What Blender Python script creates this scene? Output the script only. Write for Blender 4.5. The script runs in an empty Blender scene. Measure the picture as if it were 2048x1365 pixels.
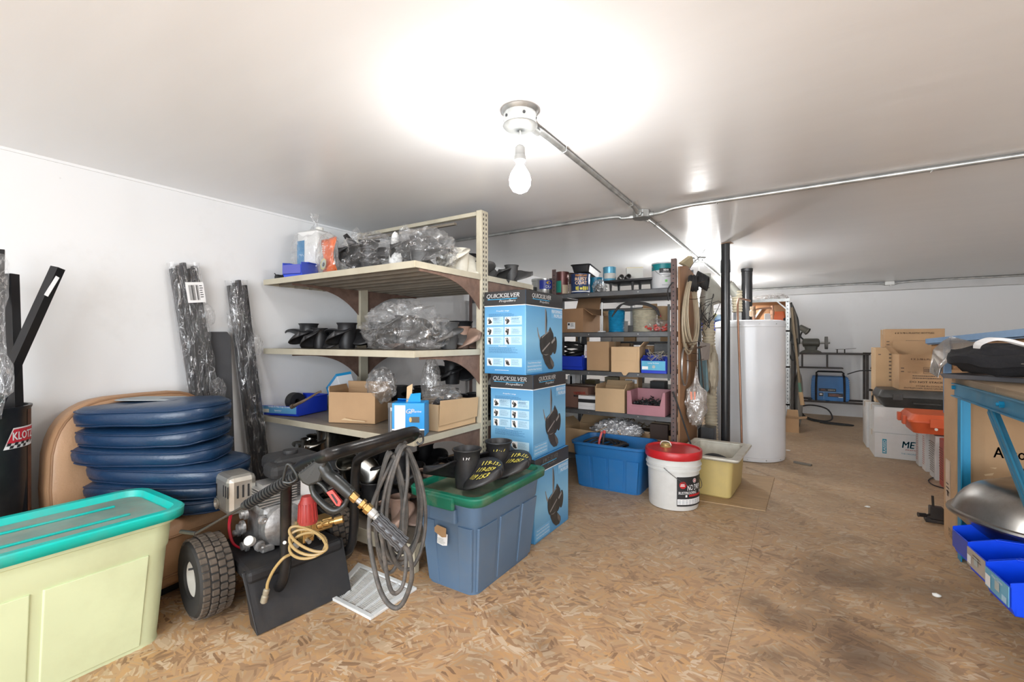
import bpy, bmesh, math, random
from mathutils import Vector, Matrix, noise
from math import sin, cos, pi, radians, sqrt, atan2
random.seed(7)
SC = bpy.context.scene
COL = SC.collection
# ------------------------------------------------------------------ camera, world, light, exposure
CAM_H = 1.05
TH = math.atan(575 / 910.0)
FW = Vector((-sin(TH), cos(TH), 0)); RT = Vector((cos(TH), sin(TH), 0))
cam_d = bpy.data.cameras.new('camera'); cam = bpy.data.objects.new('camera', cam_d); COL.objects.link(cam)
cam.location = (0, 0, CAM_H); cam.rotation_euler = (pi / 2, 0, TH)
cam_d.sensor_width = 36.0; cam_d.lens = 36.0 * 910 / 2048; cam_d.clip_start = 0.02
SC.camera = cam
SC.view_settings.view_transform = 'Standard'; SC.view_settings.look = 'None'
SC.view_settings.gamma = 1.0; SC.view_settings.use_curve_mapping = False
SC.view_settings.exposure = 0.40
WORLD_STRENGTH = 1.15
BULB_STRENGTH = 185.0
W = bpy.data.worlds.new('world'); SC.world = W; W.use_nodes = True
W.node_tree.nodes['Background'].inputs[0].default_value = (0.92, 0.96, 1.0, 1)
W.node_tree.nodes['Background'].inputs[1].default_value = WORLD_STRENGTH
try:
    SC.cycles.max_bounces = 8; SC.cycles.transparent_max_bounces = 24; SC.cycles.diffuse_bounces = 5
    SC.cycles.caustics_reflective = False; SC.cycles.caustics_refractive = False
    SC.cycles.use_denoising = True
except Exception: pass
def area_fill(name, loc, rot, sx, sy, power, col=(1, 1, 1)):
    d = bpy.data.lights.new(name, 'AREA'); d.shape = 'RECTANGLE'; d.size = sx; d.size_y = sy; d.energy = power; d.color = col
    o = bpy.data.objects.new(name, d); COL.objects.link(o); o.location = loc; o.rotation_euler = rot; return o
# added fill light, unseen behind the camera, evens out the whole room
area_fill('added_back_fill', (0.6, -2.3, 1.1), (radians(90), 0, 0), 4.2, 1.6, 135, (0.90, 0.95, 1.0))
# ------------------------------------------------------------------ placing helpers (real positions from sight lines)
def at(px, py, z=0.0):
    u = (px - 1024) / 910; v = (682.5 - py) / 910
    d = (z - CAM_H) / v
    p = (FW + RT * u) * d
    return Vector((p.x, p.y, z))
def xy(px, Y):
    u = (px - 1024) / 910; q = FW + RT * u
    return q.x / q.y * Y
def yx(px, X):
    u = (px - 1024) / 910; q = FW + RT * u
    return q.y / q.x * X
def dep(p): return p[0] * FW.x + p[1] * FW.y
def ad(px, py, d):
    p = (FW + RT * ((px - 1024) / 910)) * d
    return Vector((p.x, p.y, CAM_H + (682.5 - py) / 910 * d))
# ------------------------------------------------------------------ materials
_M = {}
def _nodes(name):
    m = bpy.data.materials.new(name); m.use_nodes = True
    nt = m.node_tree; b = nt.nodes['Principled BSDF']; return m, nt, b
def mat(name, col, rough=0.5, metal=0.0, var=0.12, scale=6.0, bump=0.0, bscale=60.0, dirt=None, dirt_amt=0.0, stretch=(1, 1, 1), spec=0.5, emit=None, estr=0.0, sheen=0.0, coat=0.0):
    if name in _M: return _M[name]
    m, nt, b = _nodes(name); N = nt.nodes; L = nt.links
    tc = N.new('ShaderNodeTexCoord'); mp = N.new('ShaderNodeMapping'); mp.inputs['Scale'].default_value = stretch
    L.new(tc.outputs['Object'], mp.inputs[0])
    nz = N.new('ShaderNodeTexNoise'); nz.inputs['Scale'].default_value = scale; nz.inputs['Detail'].default_value = 5
    L.new(mp.outputs[0], nz.inputs['Vector'])
    mx = N.new('ShaderNodeMix'); mx.data_type = 'RGBA'
    c = Vector(col)
    mx.inputs[6].default_value = (*[max(0, x * (1 - var)) for x in c], 1)
    mx.inputs[7].default_value = (*[min(1, x * (1 + var)) for x in c], 1)
    cr = N.new('ShaderNodeMapRange'); cr.inputs[1].default_value = .3; cr.inputs[2].default_value = .7
    L.new(nz.outputs[0], cr.inputs[0]); L.new(cr.outputs[0], mx.inputs[0])
    out = mx.outputs[2]
    if dirt is not None:
        n2 = N.new('ShaderNodeTexNoise'); n2.inputs['Scale'].default_value = scale * 1.7; n2.inputs['Detail'].default_value = 8
        n2.inputs['Roughness'].default_value = .65
        L.new(mp.outputs[0], n2.inputs['Vector'])
        r2 = N.new('ShaderNodeMapRange'); r2.inputs[1].default_value = .48; r2.inputs[2].default_value = .72; r2.inputs[4].default_value = dirt_amt
        L.new(n2.outputs[0], r2.inputs[0])
        m2 = N.new('ShaderNodeMix'); m2.data_type = 'RGBA'; m2.inputs[7].default_value = (*dirt, 1)
        L.new(out, m2.inputs[6]); L.new(r2.outputs[0], m2.inputs[0]); out = m2.outputs[2]
    L.new(out, b.inputs['Base Color'])
    b.inputs['Roughness'].default_value = rough; b.inputs['Metallic'].default_value = metal
    b.inputs['Specular IOR Level'].default_value = spec
    if coat: b.inputs['Coat Weight'].default_value = coat; b.inputs['Coat Roughness'].default_value = .15
    if emit is not None:
        b.inputs['Emission Color'].default_value = (*emit, 1); b.inputs['Emission Strength'].default_value = estr
    if bump:
        nb = N.new('ShaderNodeTexNoise'); nb.inputs['Scale'].default_value = bscale; nb.inputs['Detail'].default_value = 4
        L.new(mp.outputs[0], nb.inputs['Vector'])
        bp = N.new('ShaderNodeBump'); bp.inputs['Strength'].default_value = bump; bp.inputs['Distance'].default_value = .004
        L.new(nb.outputs[0], bp.inputs['Height']); L.new(bp.outputs[0], b.inputs['Normal'])
    _M[name] = m; return m
def print_grad(name, c0, c1, zlo, zhi):
    # printed ink that runs from one blue to another over the height of a carton
    if name in _M: return _M[name]
    m, nt, b = _nodes(name); N = nt.nodes; L = nt.links
    tc = N.new('ShaderNodeTexCoord'); sp = N.new('ShaderNodeSeparateXYZ'); L.new(tc.outputs['Object'], sp.inputs[0])
    mr = N.new('ShaderNodeMapRange'); mr.inputs[1].default_value = zlo; mr.inputs[2].default_value = zhi; L.new(sp.outputs[2], mr.inputs[0])
    cr = N.new('ShaderNodeValToRGB'); e = cr.color_ramp.elements
    e[0].position = 0; e[0].color = (*c0, 1); e[1].position = 1; e[1].color = (*c0, 1)
    k = e.new(.45); k.color = (*c1, 1)
    L.new(mr.outputs[0], cr.inputs[0]); L.new(cr.outputs[0], b.inputs['Base Color']); b.inputs['Roughness'].default_value = .35
    _M[name] = m; return m
def plastic(name, col=(1, 1, 1), clear=.72, rough=.12, bump=.8, bscale=18, stretch=(1, 1, 1)):
    if name in _M: return _M[name]
    m, nt, b = _nodes(name); N = nt.nodes; L = nt.links; out = N['Material Output']
    N.remove(b)
    tr = N.new('ShaderNodeBsdfTransparent'); tr.inputs[0].default_value = (.97, .97, .97, 1)
    gl = N.new('ShaderNodeBsdfGlossy'); gl.inputs['Roughness'].default_value = rough; gl.inputs[0].default_value = (1, 1, 1, 1)
    df = N.new('ShaderNodeBsdfDiffuse'); df.inputs[0].default_value = (*col, 1)
    tc = N.new('ShaderNodeTexCoord'); mp = N.new('ShaderNodeMapping'); mp.inputs['Scale'].default_value = stretch; L.new(tc.outputs['Object'], mp.inputs[0])
    nz = N.new('ShaderNodeTexNoise'); nz.inputs['Scale'].default_value = bscale; nz.inputs['Detail'].default_value = 6; nz.inputs['Distortion'].default_value = 1.2
    L.new(mp.outputs[0], nz.inputs[0])
    bp = N.new('ShaderNodeBump'); bp.inputs['Strength'].default_value = bump; bp.inputs['Distance'].default_value = .02
    L.new(nz.outputs[0], bp.inputs['Height']); L.new(bp.outputs[0], gl.inputs['Normal'])
    m1 = N.new('ShaderNodeMixShader'); m1.inputs[0].default_value = .62; L.new(df.outputs[0], m1.inputs[1]); L.new(gl.outputs[0], m1.inputs[2])
    lw = N.new('ShaderNodeLayerWeight'); lw.inputs[0].default_value = .22; L.new(bp.outputs[0], lw.inputs['Normal'])
    mr = N.new('ShaderNodeMapRange'); mr.inputs[3].default_value = 1 - clear; mr.inputs[4].default_value = min(1, 1 - clear + .30); L.new(lw.outputs['Facing'], mr.inputs[0])
    # streaky highlights painted into the film as pale, less clear crease lines
    n2 = N.new('ShaderNodeTexNoise'); n2.inputs['Scale'].default_value = bscale * .8; n2.inputs['Detail'].default_value = 2; n2.inputs['Distortion'].default_value = 2.0; L.new(mp.outputs[0], n2.inputs[0])
    sb = N.new('ShaderNodeMath'); sb.operation = 'SUBTRACT'; sb.inputs[1].default_value = .5; L.new(n2.outputs[0], sb.inputs[0])
    ab = N.new('ShaderNodeMath'); ab.operation = 'ABSOLUTE'; L.new(sb.outputs[0], ab.inputs[0])
    rg = N.new('ShaderNodeMapRange'); rg.inputs[1].default_value = 0; rg.inputs[2].default_value = .022; rg.inputs[3].default_value = .40; rg.inputs[4].default_value = 0; L.new(ab.outputs[0], rg.inputs[0])
    sm = N.new('ShaderNodeMath'); sm.operation = 'ADD'; sm.use_clamp = True; L.new(mr.outputs[0], sm.inputs[0]); L.new(rg.outputs[0], sm.inputs[1]); mr = sm
    m2 = N.new('ShaderNodeMixShader'); L.new(mr.outputs[0], m2.inputs[0]); L.new(tr.outputs[0], m2.inputs[1]); L.new(m1.outputs[0], m2.inputs[2])
    L.new(m2.outputs[0], out.inputs[0]); _M[name] = m; return m
# ------------------------------------------------------------------ mesh builder
class B:
    def __init__(s): s.v = []; s.f = []
    def add(s, vs, fs):
        o = len(s.v); s.v += [Vector(p) for p in vs]; s.f += [[i + o for i in f] for f in fs]; return s
    def box(s, a, b):
        x0, y0, z0 = a; x1, y1, z1 = b
        return s.add([(x0,y0,z0),(x1,y0,z0),(x1,y1,z0),(x0,y1,z0),(x0,y0,z1),(x1,y0,z1),(x1,y1,z1),(x0,y1,z1)],
                     [(0,3,2,1),(4,5,6,7),(0,1,5,4),(1,2,6,5),(2,3,7,6),(3,0,4,7)])
    def cbox(s, c, size, R=None):
        x, y, z = [k / 2 for k in size]; R = R or Matrix.Identity(3); c = Vector(c)
        P = [(-x,-y,-z),(x,-y,-z),(x,y,-z),(-x,y,-z),(-x,-y,z),(x,-y,z),(x,y,z),(-x,y,z)]
        return s.add([c + R @ Vector(p) for p in P], [(0,3,2,1),(4,5,6,7),(0,1,5,4),(1,2,6,5),(2,3,7,6),(3,0,4,7)])
    def bar(s, p0, p1, w, h, up=(0, 0, 1)):
        p0 = Vector(p0); p1 = Vector(p1); d = p1 - p0; L = d.length; d.normalize()
        u = Vector(up); x = d.cross(u)
        if x.length < 1e-4: x = d.cross(Vector((1, 0, 0)))
        x.normalize(); z = x.cross(d)
        R = Matrix((x, d, z)).transposed()
        return s.cbox((p0 + p1) / 2, (w, L, h), R)
    def cyl(s, p0, p1, r0, r1=None, n=16, caps=True):
        r1 = r0 if r1 is None else r1
        return s.lathe([(r0, 0), (r1, (Vector(p1) - Vector(p0)).length)], p0, Vector(p1) - Vector(p0), n, caps)
    def lathe(s, prof, org=(0, 0, 0), axis=(0, 0, 1), n=24, caps=True):
        a = Vector(axis).normalized(); t = Vector((0, 0, 1)) if abs(a.z) < .9 else Vector((1, 0, 0))
        if abs(a.z) > .999: x = Vector((1, 0, 0)); y = Vector((0, 1, 0)) * (1 if a.z > 0 else -1)
        else: x = t.cross(a).normalized(); y = a.cross(x)
        o = Vector(org); vs = []; fs = []
        for r, h in prof:
            for k in range(n):
                q = 2 * pi * k / n; vs.append(o + a * h + (x * cos(q) + y * sin(q)) * r)
        for i in range(len(prof) - 1):
            for k in range(n):
                k2 = (k + 1) % n; fs.append((i*n+k, i*n+k2, (i+1)*n+k2, (i+1)*n+k))
        if caps:
            if prof[0][0] > 1e-5: fs.append(tuple(range(n))[::-1])
            if prof[-1][0] > 1e-5: fs.append(tuple((len(prof)-1)*n + k for k in range(n)))
        return s.add(vs, fs)
    def tube(s, pts, r, n=8, smooth=0, caps=True, closed=False):
        pts = [Vector(p) for p in pts]
        if smooth: pts = cat(pts, smooth, closed)
        m = len(pts); vs = []; fs = []; up = None
        for i, p in enumerate(pts):
            if closed: d = pts[(i + 1) % m] - pts[i - 1]
            else: d = (pts[min(i + 1, m - 1)] - pts[max(i - 1, 0)])
            if d.length < 1e-9: d = Vector((0, 0, 1))
            d.normalize()
            if up is None:
                up = Vector((0, 0, 1)) if abs(d.z) < .9 else Vector((1, 0, 0))
            x = d.cross(up)
            if x.length < 1e-4: x = d.cross(Vector((.3, 1, .2)))
            x.normalize(); y = x.cross(d).normalized(); up = y
            rr = r[i * (len(r) - 1) // max(1, m - 1)] if isinstance(r, (list, tuple)) else r
            for k in range(n):
                q = 2 * pi * k / n; vs.append(p + (x * cos(q) + y * sin(q)) * rr)
        for i in range(m if closed else m - 1):
            j = (i + 1) % m
            for k in range(n):
                k2 = (k + 1) % n; fs.append((i*n+k, i*n+k2, j*n+k2, j*n+k))
        if caps and not closed: fs.append(tuple(range(n))[::-1]); fs.append(tuple((m-1)*n + k for k in range(n)))
        return s.add(vs, fs)
    def loft(s, rings, caps=(True, True)):
        n = len(rings[0]); vs = [p for r in rings for p in r]; fs = []
        for i in range(len(rings) - 1):
            for k in range(n):
                k2 = (k + 1) % n; fs.append((i*n+k, i*n+k2, (i+1)*n+k2, (i+1)*n+k))
        if caps[0]: fs.append(tuple(range(n))[::-1])
        if caps[1]: fs.append(tuple((len(rings)-1)*n + k for k in range(n)))
        return s.add(vs, fs)
    def prism(s, poly, o, a, b, n, t):
        # polygon in the (a, b) plane at o, thickness t along n
        o, a, b, n = Vector(o), Vector(a), Vector(b), Vector(n)
        lo = [o + a * p[0] + b * p[1] for p in poly]; hi = [p + n * t for p in lo]; k = len(poly)
        fs = [tuple(range(k))[::-1], tuple(range(k, 2 * k))] + [(i, (i+1) % k, k + (i+1) % k, k + i) for i in range(k)]
        return s.add(lo + hi, fs)
    def sheet(s, poly3): return s.add(poly3, [tuple(range(len(poly3)))])
    def grid(s, fn, nu, nv, wrap=False):
        vs = [fn(i / nu, j / nv) for i in range(nu + 1) for j in range(nv + 1)]
        fs = [(i*(nv+1)+j, (i+1)*(nv+1)+j, (i+1)*(nv+1)+j+1, i*(nv+1)+j+1) for i in range(nu) for j in range(nv)]
        return s.add(vs, fs)
    def mesh(s, name, m, smooth=False):
        me = bpy.data.meshes.new(name); me.from_pydata([tuple(p) for p in s.v], [], s.f)
        ms = m if isinstance(m, (list, tuple)) else [m]
        for k in ms: me.materials.append(k)
        bm = bmesh.new(); bm.from_mesh(me); bmesh.ops.recalc_face_normals(bm, faces=bm.faces); bm.to_mesh(me); bm.free()
        if smooth:
            me.polygons.foreach_set('use_smooth', [True] * len(me.polygons))
            me.set_sharp_from_angle(angle=radians(smooth if smooth is not True else 38))
        return me
    def done(s, name, m, parent=None, smooth=False, bevel=0, solid=0, world=False, sub=0, kind=None, seg=2):
        if world and parent is not None:
            r = root_loc(parent)
            for p in s.v: p -= r
        o = bpy.data.objects.new(name, s.mesh(name, m, smooth)); COL.objects.link(o)
        if parent is not None: o.parent = parent
        if solid:
            k = o.modifiers.new('solid', 'SOLIDIFY'); k.thickness = solid; k.offset = 0
        if bevel:
            k = o.modifiers.new('bevel', 'BEVEL'); k.width = bevel; k.segments = seg; k.limit_method = 'ANGLE'; k.angle_limit = radians(35); k.harden_normals = False
        if sub:
            k = o.modifiers.new('sub', 'SUBSURF'); k.levels = sub; k.render_levels = sub
        if kind: o['kind'] = kind
        return o
def each(b, name, m, parent=None, **k):
    # one object per separate piece
    p = list(range(len(b.v)))
    def f(x):
        while p[x] != x: p[x] = p[p[x]]; x = p[x]
        return x
    for fc in b.f:
        for i in fc[1:]: p[f(i)] = f(fc[0])
    gr = {}
    for fc in b.f: gr.setdefault(f(fc[0]), []).append(fc)
    out = []
    for fl_ in gr.values():
        ids = sorted({i for fc in fl_ for i in fc}); mp_ = {i: n for n, i in enumerate(ids)}
        q = B(); q.v = [b.v[i].copy() for i in ids]; q.f = [[mp_[i] for i in fc] for fc in fl_]; out.append(q.done(name, m, parent, **k))
    return out
def root_loc(o):
    v = Vector(o.location)
    while o.parent: o = o.parent; v += Vector(o.location)
    return v
def cat(pts, k, closed=False):
    out = []; n = len(pts)
    rng = range(n) if closed else range(n - 1)
    for i in rng:
        if closed: p0, p1, p2, p3 = pts[i-1], pts[i], pts[(i+1) % n], pts[(i+2) % n]
        else: p0, p1, p2, p3 = pts[max(i-1, 0)], pts[i], pts[i+1], pts[min(i+2, n-1)]
        for j in range(k):
            t = j / k
            out.append(.5 * ((2*p1) + (-p0+p2)*t + (2*p0-5*p1+4*p2-p3)*t*t + (-p0+3*p1-3*p2+p3)*t*t*t))
    if not closed: out.append(pts[-1])
    return out
def rrect(w, d, r, z, n=5, cx=0, cy=0):
    out = []
    for sx, sy, a0 in ((1, 1, 0), (-1, 1, 90), (-1, -1, 180), (1, -1, 270)):
        for k in range(n + 1):
            a = radians(a0 + 90 * k / n)
            out.append(Vector((cx + sx * (w/2 - r) + r * cos(a), cy + sy * (d/2 - r) + r * sin(a), z)))
    return out
def tag(o, label, cat_, group=None, kind=None):
    o['label'] = label
    if cat_: o['category'] = cat_
    if group: o['group'] = group
    if kind: o['kind'] = kind
    return o
def thing(name, label, cat_, loc=(0, 0, 0), rz=0.0, group=None):
    o = bpy.data.objects.new(name, None); COL.objects.link(o); o.empty_display_size = .05
    o.location = loc; o.rotation_euler = (0, 0, radians(rz)); return tag(o, label, cat_, group)
# ------------------------------------------------------------------ print: text, rectangles and shapes lying on a face
_TX = {}
def text_mesh(s, bold=0.0, shear=0.0):
    key = (s, bold, shear)
    if key in _TX: return _TX[key]
    c = bpy.data.curves.new('print', 'FONT'); c.body = s; c.align_x = 'CENTER'; c.align_y = 'CENTER'; c.shear = shear;  c.resolution_u = 2
    o = bpy.data.objects.new('print', c); COL.objects.link(o)
    dg = bpy.context.evaluated_depsgraph_get(); dg.update(); me = o.evaluated_get(dg).to_mesh()
    vs = [Vector(v.co) for v in me.vertices]; fs = [tuple(p.vertices) for p in me.polygons]
    if bold:   # heavier strokes: the same glyphs laid down again a hair to each side
        n0 = len(vs); f0 = list(fs); v0 = list(vs)
        for dx, dy in ((bold, 0), (-bold, 0), (0, bold * .5), (0, -bold * .5)):
            k = len(vs); vs += [v + Vector((dx, dy, 0)) for v in v0]; fs += [tuple(i + k for i in f) for f in f0]
    o.to_mesh_clear() if hasattr(o, 'to_mesh_clear') else None
    bpy.data.objects.remove(o); bpy.data.curves.remove(c)
    if vs:
        x0 = min(v.x for v in vs); x1 = max(v.x for v in vs); y0 = min(v.y for v in vs); y1 = max(v.y for v in vs)
        for v in vs: v.x -= (x0 + x1) / 2; v.y -= (y0 + y1) / 2
    else: x0 = x1 = y0 = y1 = 0
    _TX[key] = (vs, fs, max(1e-6, x1 - x0), max(1e-6, y1 - y0)); return _TX[key]
class Decal:
    """print on a flat face: o = lower left corner, a = along, b = up, in the parent's local space"""
    def __init__(s, o, a, b, parent, eps=.0008):
        s.o = Vector(o); s.a = Vector(a).normalized(); s.b = Vector(b).normalized(); s.n = s.a.cross(s.b); s.p = parent; s.e = eps; s.k = {}; s.lv = 0
    def P(s, x, y, l=0): return s.o + s.a * x + s.b * y + s.n * (s.e * (1 + l))
    def _b(s, m): return s.k.setdefault(m.name, (m, B()))[1]
    def rect(s, x, y, w, h, m, l=0): s._b(m).sheet([s.P(x, y, l), s.P(x+w, y, l), s.P(x+w, y+h, l), s.P(x, y+h, l)]); return s
    def poly(s, pts, m, l=0): s._b(m).sheet([s.P(x, y, l) for x, y in pts]); return s
    def blob(s, cx, cy, rx, ry, ang, m, l=0, n=20, f=None):
        c, t = cos(radians(ang)), sin(radians(ang)); pts = []
        for k in range(n):
            q = 2*pi*k/n; x = rx*cos(q); y = ry*sin(q) * (f(q) if f else 1)
            pts.append((cx + x*c - y*t, cy + x*t + y*c))
        return s.poly(pts, m, l)
    def text(s, t, cx, cy, m, w=None, h=None, l=1, bold=0, shear=0, rot=0):
        vs, fs, tw, th = text_mesh(t, bold, shear)
        kx = w / tw if w else h / th; ky = h / th if h else kx
        c, q = cos(radians(rot)), sin(radians(rot))
        s._b(m).add([s.P(cx + v.x*kx*c - v.y*ky*q, cy + v.x*kx*q + v.y*ky*c, l) for v in vs], fs); return s
    def lines(s, x, y, w, n, dy, m, hh=.35, l=1, seed=1):
        r = random.Random(seed)
        for i in range(n):
            xx = x; end = x + w * r.uniform(.7, 1)
            while xx < end:
                ww = r.uniform(.02, .07) * w + .002; s.rect(xx, y - i*dy, min(ww, end-xx), dy*hh, m, l); xx += ww + .012*w
        return s
    def bars(s, x, y, w, h, m, l=1, seed=2, n=26):
        r = random.Random(seed); xx = x
        for i in range(n):
            ww = w / n * r.uniform(.25, .8); s.rect(x + i*w/n, y, ww, h, m, l)
        return s
    def done(s, name='print'):
        for m, b in s.k.values(): b.done(name, m, s.p)
# ------------------------------------------------------------------ shared materials
INK = mat('black_ink', (.02, .02, .022), .5, var=.1)
WHT = mat('white_ink', (.86, .86, .86), .5, var=.03)
M_BLK = mat('black_plastic', (.018, .018, .02), .38, var=.3, bump=.15)
M_RUB = mat('black_rubber', (.022, .022, .023), .6, var=.3, bump=.3)
M_BLUEBIN = mat('bin_blue', (.012, .045, .52), .34, var=.1, scale=4)
M_CARD = mat('cardboard', (.47, .30, .165), .85, var=.1, scale=4, bump=.12, bscale=90)
M_CARDL = mat('cardboard_pale', (.58, .40, .23), .85, var=.08, scale=4, bump=.1, bscale=90)
M_CARDD = mat('cardboard_brown', (.33, .19, .10), .85, var=.12, scale=4, bump=.1, bscale=90)
M_STEEL = mat('bare_steel', (.5, .5, .49), .35, .9, var=.2)
M_GALV = mat('galvanised', (.46, .47, .46), .42, .75, var=.25, scale=18)
M_WPL = mat('white_plastic', (.78, .77, .72), .4, var=.04)
M_BAG = plastic('clear_bag', (.80, .80, .81), .93, .07, 1.0, 11)
M_BAG2 = plastic('cloudy_bag', (.72, .70, .68), .82, .10, 1.0, 13)
M_WRAP = plastic('stretch_wrap', (.85, .85, .87), .95, .05, 1.0, 24, (1, 1, .3))
M_BROWNST = mat('rust_bracket', (.20, .125, .095), .7, .2, var=.25, scale=14, dirt=(.11, .06, .04), dirt_amt=.6)
M_BRASS = mat('brass', (.62, .40, .15), .3, .9, var=.15)
M_COPPER = mat('dull_copper', (.36, .20, .13), .45, .7, var=.2)
# ------------------------------------------------------------------ the room
CEIL = 1.835; WL = -2.72; FAR = 7.85; WR = 3.5; BACK = -2.5
def wall_mat(name, col, dirt):
    m, nt, b = _nodes(name); N = nt.nodes; L = nt.links
    tc = N.new('ShaderNodeTexCoord')
    n1 = N.new('ShaderNodeTexNoise'); n1.inputs['Scale'].default_value = 2.2; n1.inputs['Detail'].default_value = 9; n1.inputs['Roughness'].default_value = .7
    L.new(tc.outputs['Object'], n1.inputs[0])
    mr = N.new('ShaderNodeMapRange'); mr.inputs[1].default_value = .56; mr.inputs[2].default_value = .8; mr.inputs[4].default_value = .35; L.new(n1.outputs[0], mr.inputs[0])
    vo = N.new('ShaderNodeTexVoronoi'); vo.inputs['Scale'].default_value = 7; L.new(tc.outputs['Object'], vo.inputs[0])
    m3 = N.new('ShaderNodeMapRange'); m3.inputs[1].default_value = .03; m3.inputs[2].default_value = .015; m3.inputs[4].default_value = .5; L.new(vo.outputs[0], m3.inputs[0])
    ad_ = N.new('ShaderNodeMath'); ad_.operation = 'MAXIMUM'; L.new(mr.outputs[0], ad_.inputs[0]); L.new(m3.outputs[0], ad_.inputs[1])
    mx = N.new('ShaderNodeMix'); mx.data_type = 'RGBA'; mx.inputs[6].default_value = (*col, 1); mx.inputs[7].default_value = (*dirt, 1); L.new(ad_.outputs[0], mx.inputs[0])
    L.new(mx.outputs[2], b.inputs['Base Color']); b.inputs['Roughness'].default_value = .55
    bp = N.new('ShaderNodeBump'); bp.inputs['Strength'].default_value = .12; bp.inputs['Distance'].default_value = .01; L.new(n1.outputs[0], bp.inputs['Height']); L.new(bp.outputs[0], b.inputs['Normal'])
    return m
M_WALL = wall_mat('painted_wall', (.80, .81, .82), (.63, .62, .60))
def ceil_mat():
    m, nt, b = _nodes('satin_ceiling'); N = nt.nodes; L = nt.links
    tc = N.new('ShaderNodeTexCoord'); mp = N.new('ShaderNodeMapping'); mp.inputs['Scale'].default_value = (1.0, 5, 1); L.new(tc.outputs['Object'], mp.inputs[0])
    n1 = N.new('ShaderNodeTexNoise'); n1.inputs['Scale'].default_value = 1.6; n1.inputs['Detail'].default_value = 6; L.new(mp.outputs[0], n1.inputs[0])
    mx = N.new('ShaderNodeMix'); mx.data_type = 'RGBA'; mx.inputs[6].default_value = (.80, .815, .83, 1); mx.inputs[7].default_value = (.85, .865, .88, 1); L.new(n1.outputs[0], mx.inputs[0])
    L.new(mx.outputs[2], b.inputs['Base Color']); b.inputs['Roughness'].default_value = .28; b.inputs['Specular IOR Level'].default_value = .38
    bp = N.new('ShaderNodeBump'); bp.inputs['Strength'].default_value = .10; bp.inputs['Distance'].default_value = .02; L.new(n1.outputs[0], bp.inputs['Height']); L.new(bp.outputs[0], b.inputs['Normal'])
    return m
M_CEIL = ceil_mat()
def osb_mat(name='osb', far=False):
    m, nt, b = _nodes(name); N = nt.nodes; L = nt.links
    tc = N.new('ShaderNodeTexCoord')
    geo = N.new('ShaderNodeNewGeometry')
    def fnode(op, a, b_=None, c=None):
        k = N.new('ShaderNodeMath'); k.operation = op
        for i_, q in enumerate((a, b_, c)):
            if q is None: continue
            if isinstance(q, (int, float)): k.inputs[i_].default_value = q
            else: L.new(q, k.inputs[i_])
        return k.outputs[0]
    def layer(cscale, lng, wid, seed):
        # every coarse chip gets its own direction; inside it lie long thin strands
        nd = N.new('ShaderNodeTexNoise'); nd.inputs['Scale'].default_value = 16; nd.inputs['Detail'].default_value = 3; L.new(geo.outputs['Position'], nd.inputs[0])
        sc = N.new('ShaderNodeVectorMath'); sc.operation = 'MULTIPLY_ADD'; sc.inputs[1].default_value = (.018, .018, 0); L.new(nd.outputs[1], sc.inputs[0]); L.new(geo.outputs['Position'], sc.inputs[2])
        of = N.new('ShaderNodeVectorMath'); of.operation = 'ADD'; of.inputs[1].default_value = (seed, seed * 1.7, 0); L.new(sc.outputs[0], of.inputs[0])
        co = N.new('ShaderNodeTexVoronoi'); co.voronoi_dimensions = '2D'; co.inputs['Scale'].default_value = cscale; L.new(of.outputs[0], co.inputs[0])
        cs = N.new('ShaderNodeSeparateColor'); L.new(co.outputs['Color'], cs.inputs[0])
        vr = N.new('ShaderNodeVectorRotate'); vr.rotation_type = 'Z_AXIS'; L.new(of.outputs[0], vr.inputs['Vector'])
        L.new(fnode('MULTIPLY_ADD', cs.outputs[0], 2.4, -1.45), vr.inputs['Angle'])
        mp = N.new('ShaderNodeMapping'); mp.inputs['Scale'].default_value = (lng, wid, 1); L.new(vr.outputs[0], mp.inputs[0])
        vo = N.new('ShaderNodeTexVoronoi'); vo.voronoi_dimensions = '2D'; vo.inputs['Scale'].default_value = 1; L.new(mp.outputs[0], vo.inputs[0])
        sp = N.new('ShaderNodeSeparateColor'); L.new(vo.outputs['Color'], sp.inputs[0])
        return fnode('ADD', fnode('MULTIPLY', sp.outputs[0], .55), fnode('MULTIPLY', cs.outputs[1], .45)), sp.outputs[1]
    l1, g1 = layer(8, 7, 44, 0); l2, g2 = layer(12, 12, 70, 3.3); l3, g3 = layer(20, 22, 130, 7.7)
    r = N.new('ShaderNodeValToRGB'); e = r.color_ramp.elements
    e[0].position = .06; e[0].color = (.27, .155, .085, 1); e[1].position = .95; e[1].color = (.68, .53, .38, 1)
    for p, c in ((.25, (.40, .24, .135)), (.42, (.53, .33, .185)), (.56, (.60, .35, .16)), (.68, (.50, .345, .21)), (.82, (.64, .48, .32))):
        k = e.new(p); k.color = (*c, 1)
    def mixv(a, b_, f):
        k = N.new('ShaderNodeMix'); k.data_type = 'FLOAT'
        L.new(f, k.inputs[0]); L.new(a, k.inputs[2]); L.new(b_, k.inputs[3]); return k.outputs[0]
    def gate(src, lo):
        g = N.new('ShaderNodeMath'); g.operation = 'GREATER_THAN'; g.inputs[1].default_value = lo; L.new(src, g.inputs[0]); return g.outputs[0]
    a = mixv(l1, l2, gate(g2, .5)); a = mixv(a, l3, gate(g3, .62))
    L.new(a, r.inputs[0])
    # trodden dirt: broad grey-brown wear, heavier down the aisle, plus oily stains
    n1 = N.new('ShaderNodeTexNoise'); n1.inputs['Scale'].default_value = 1.1; n1.inputs['Detail'].default_value = 8; n1.inputs['Roughness'].default_value = .62; L.new(geo.outputs['Position'], n1.inputs[0])
    sx = N.new('ShaderNodeSeparateXYZ'); L.new(geo.outputs['Position'], sx.inputs[0])
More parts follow.
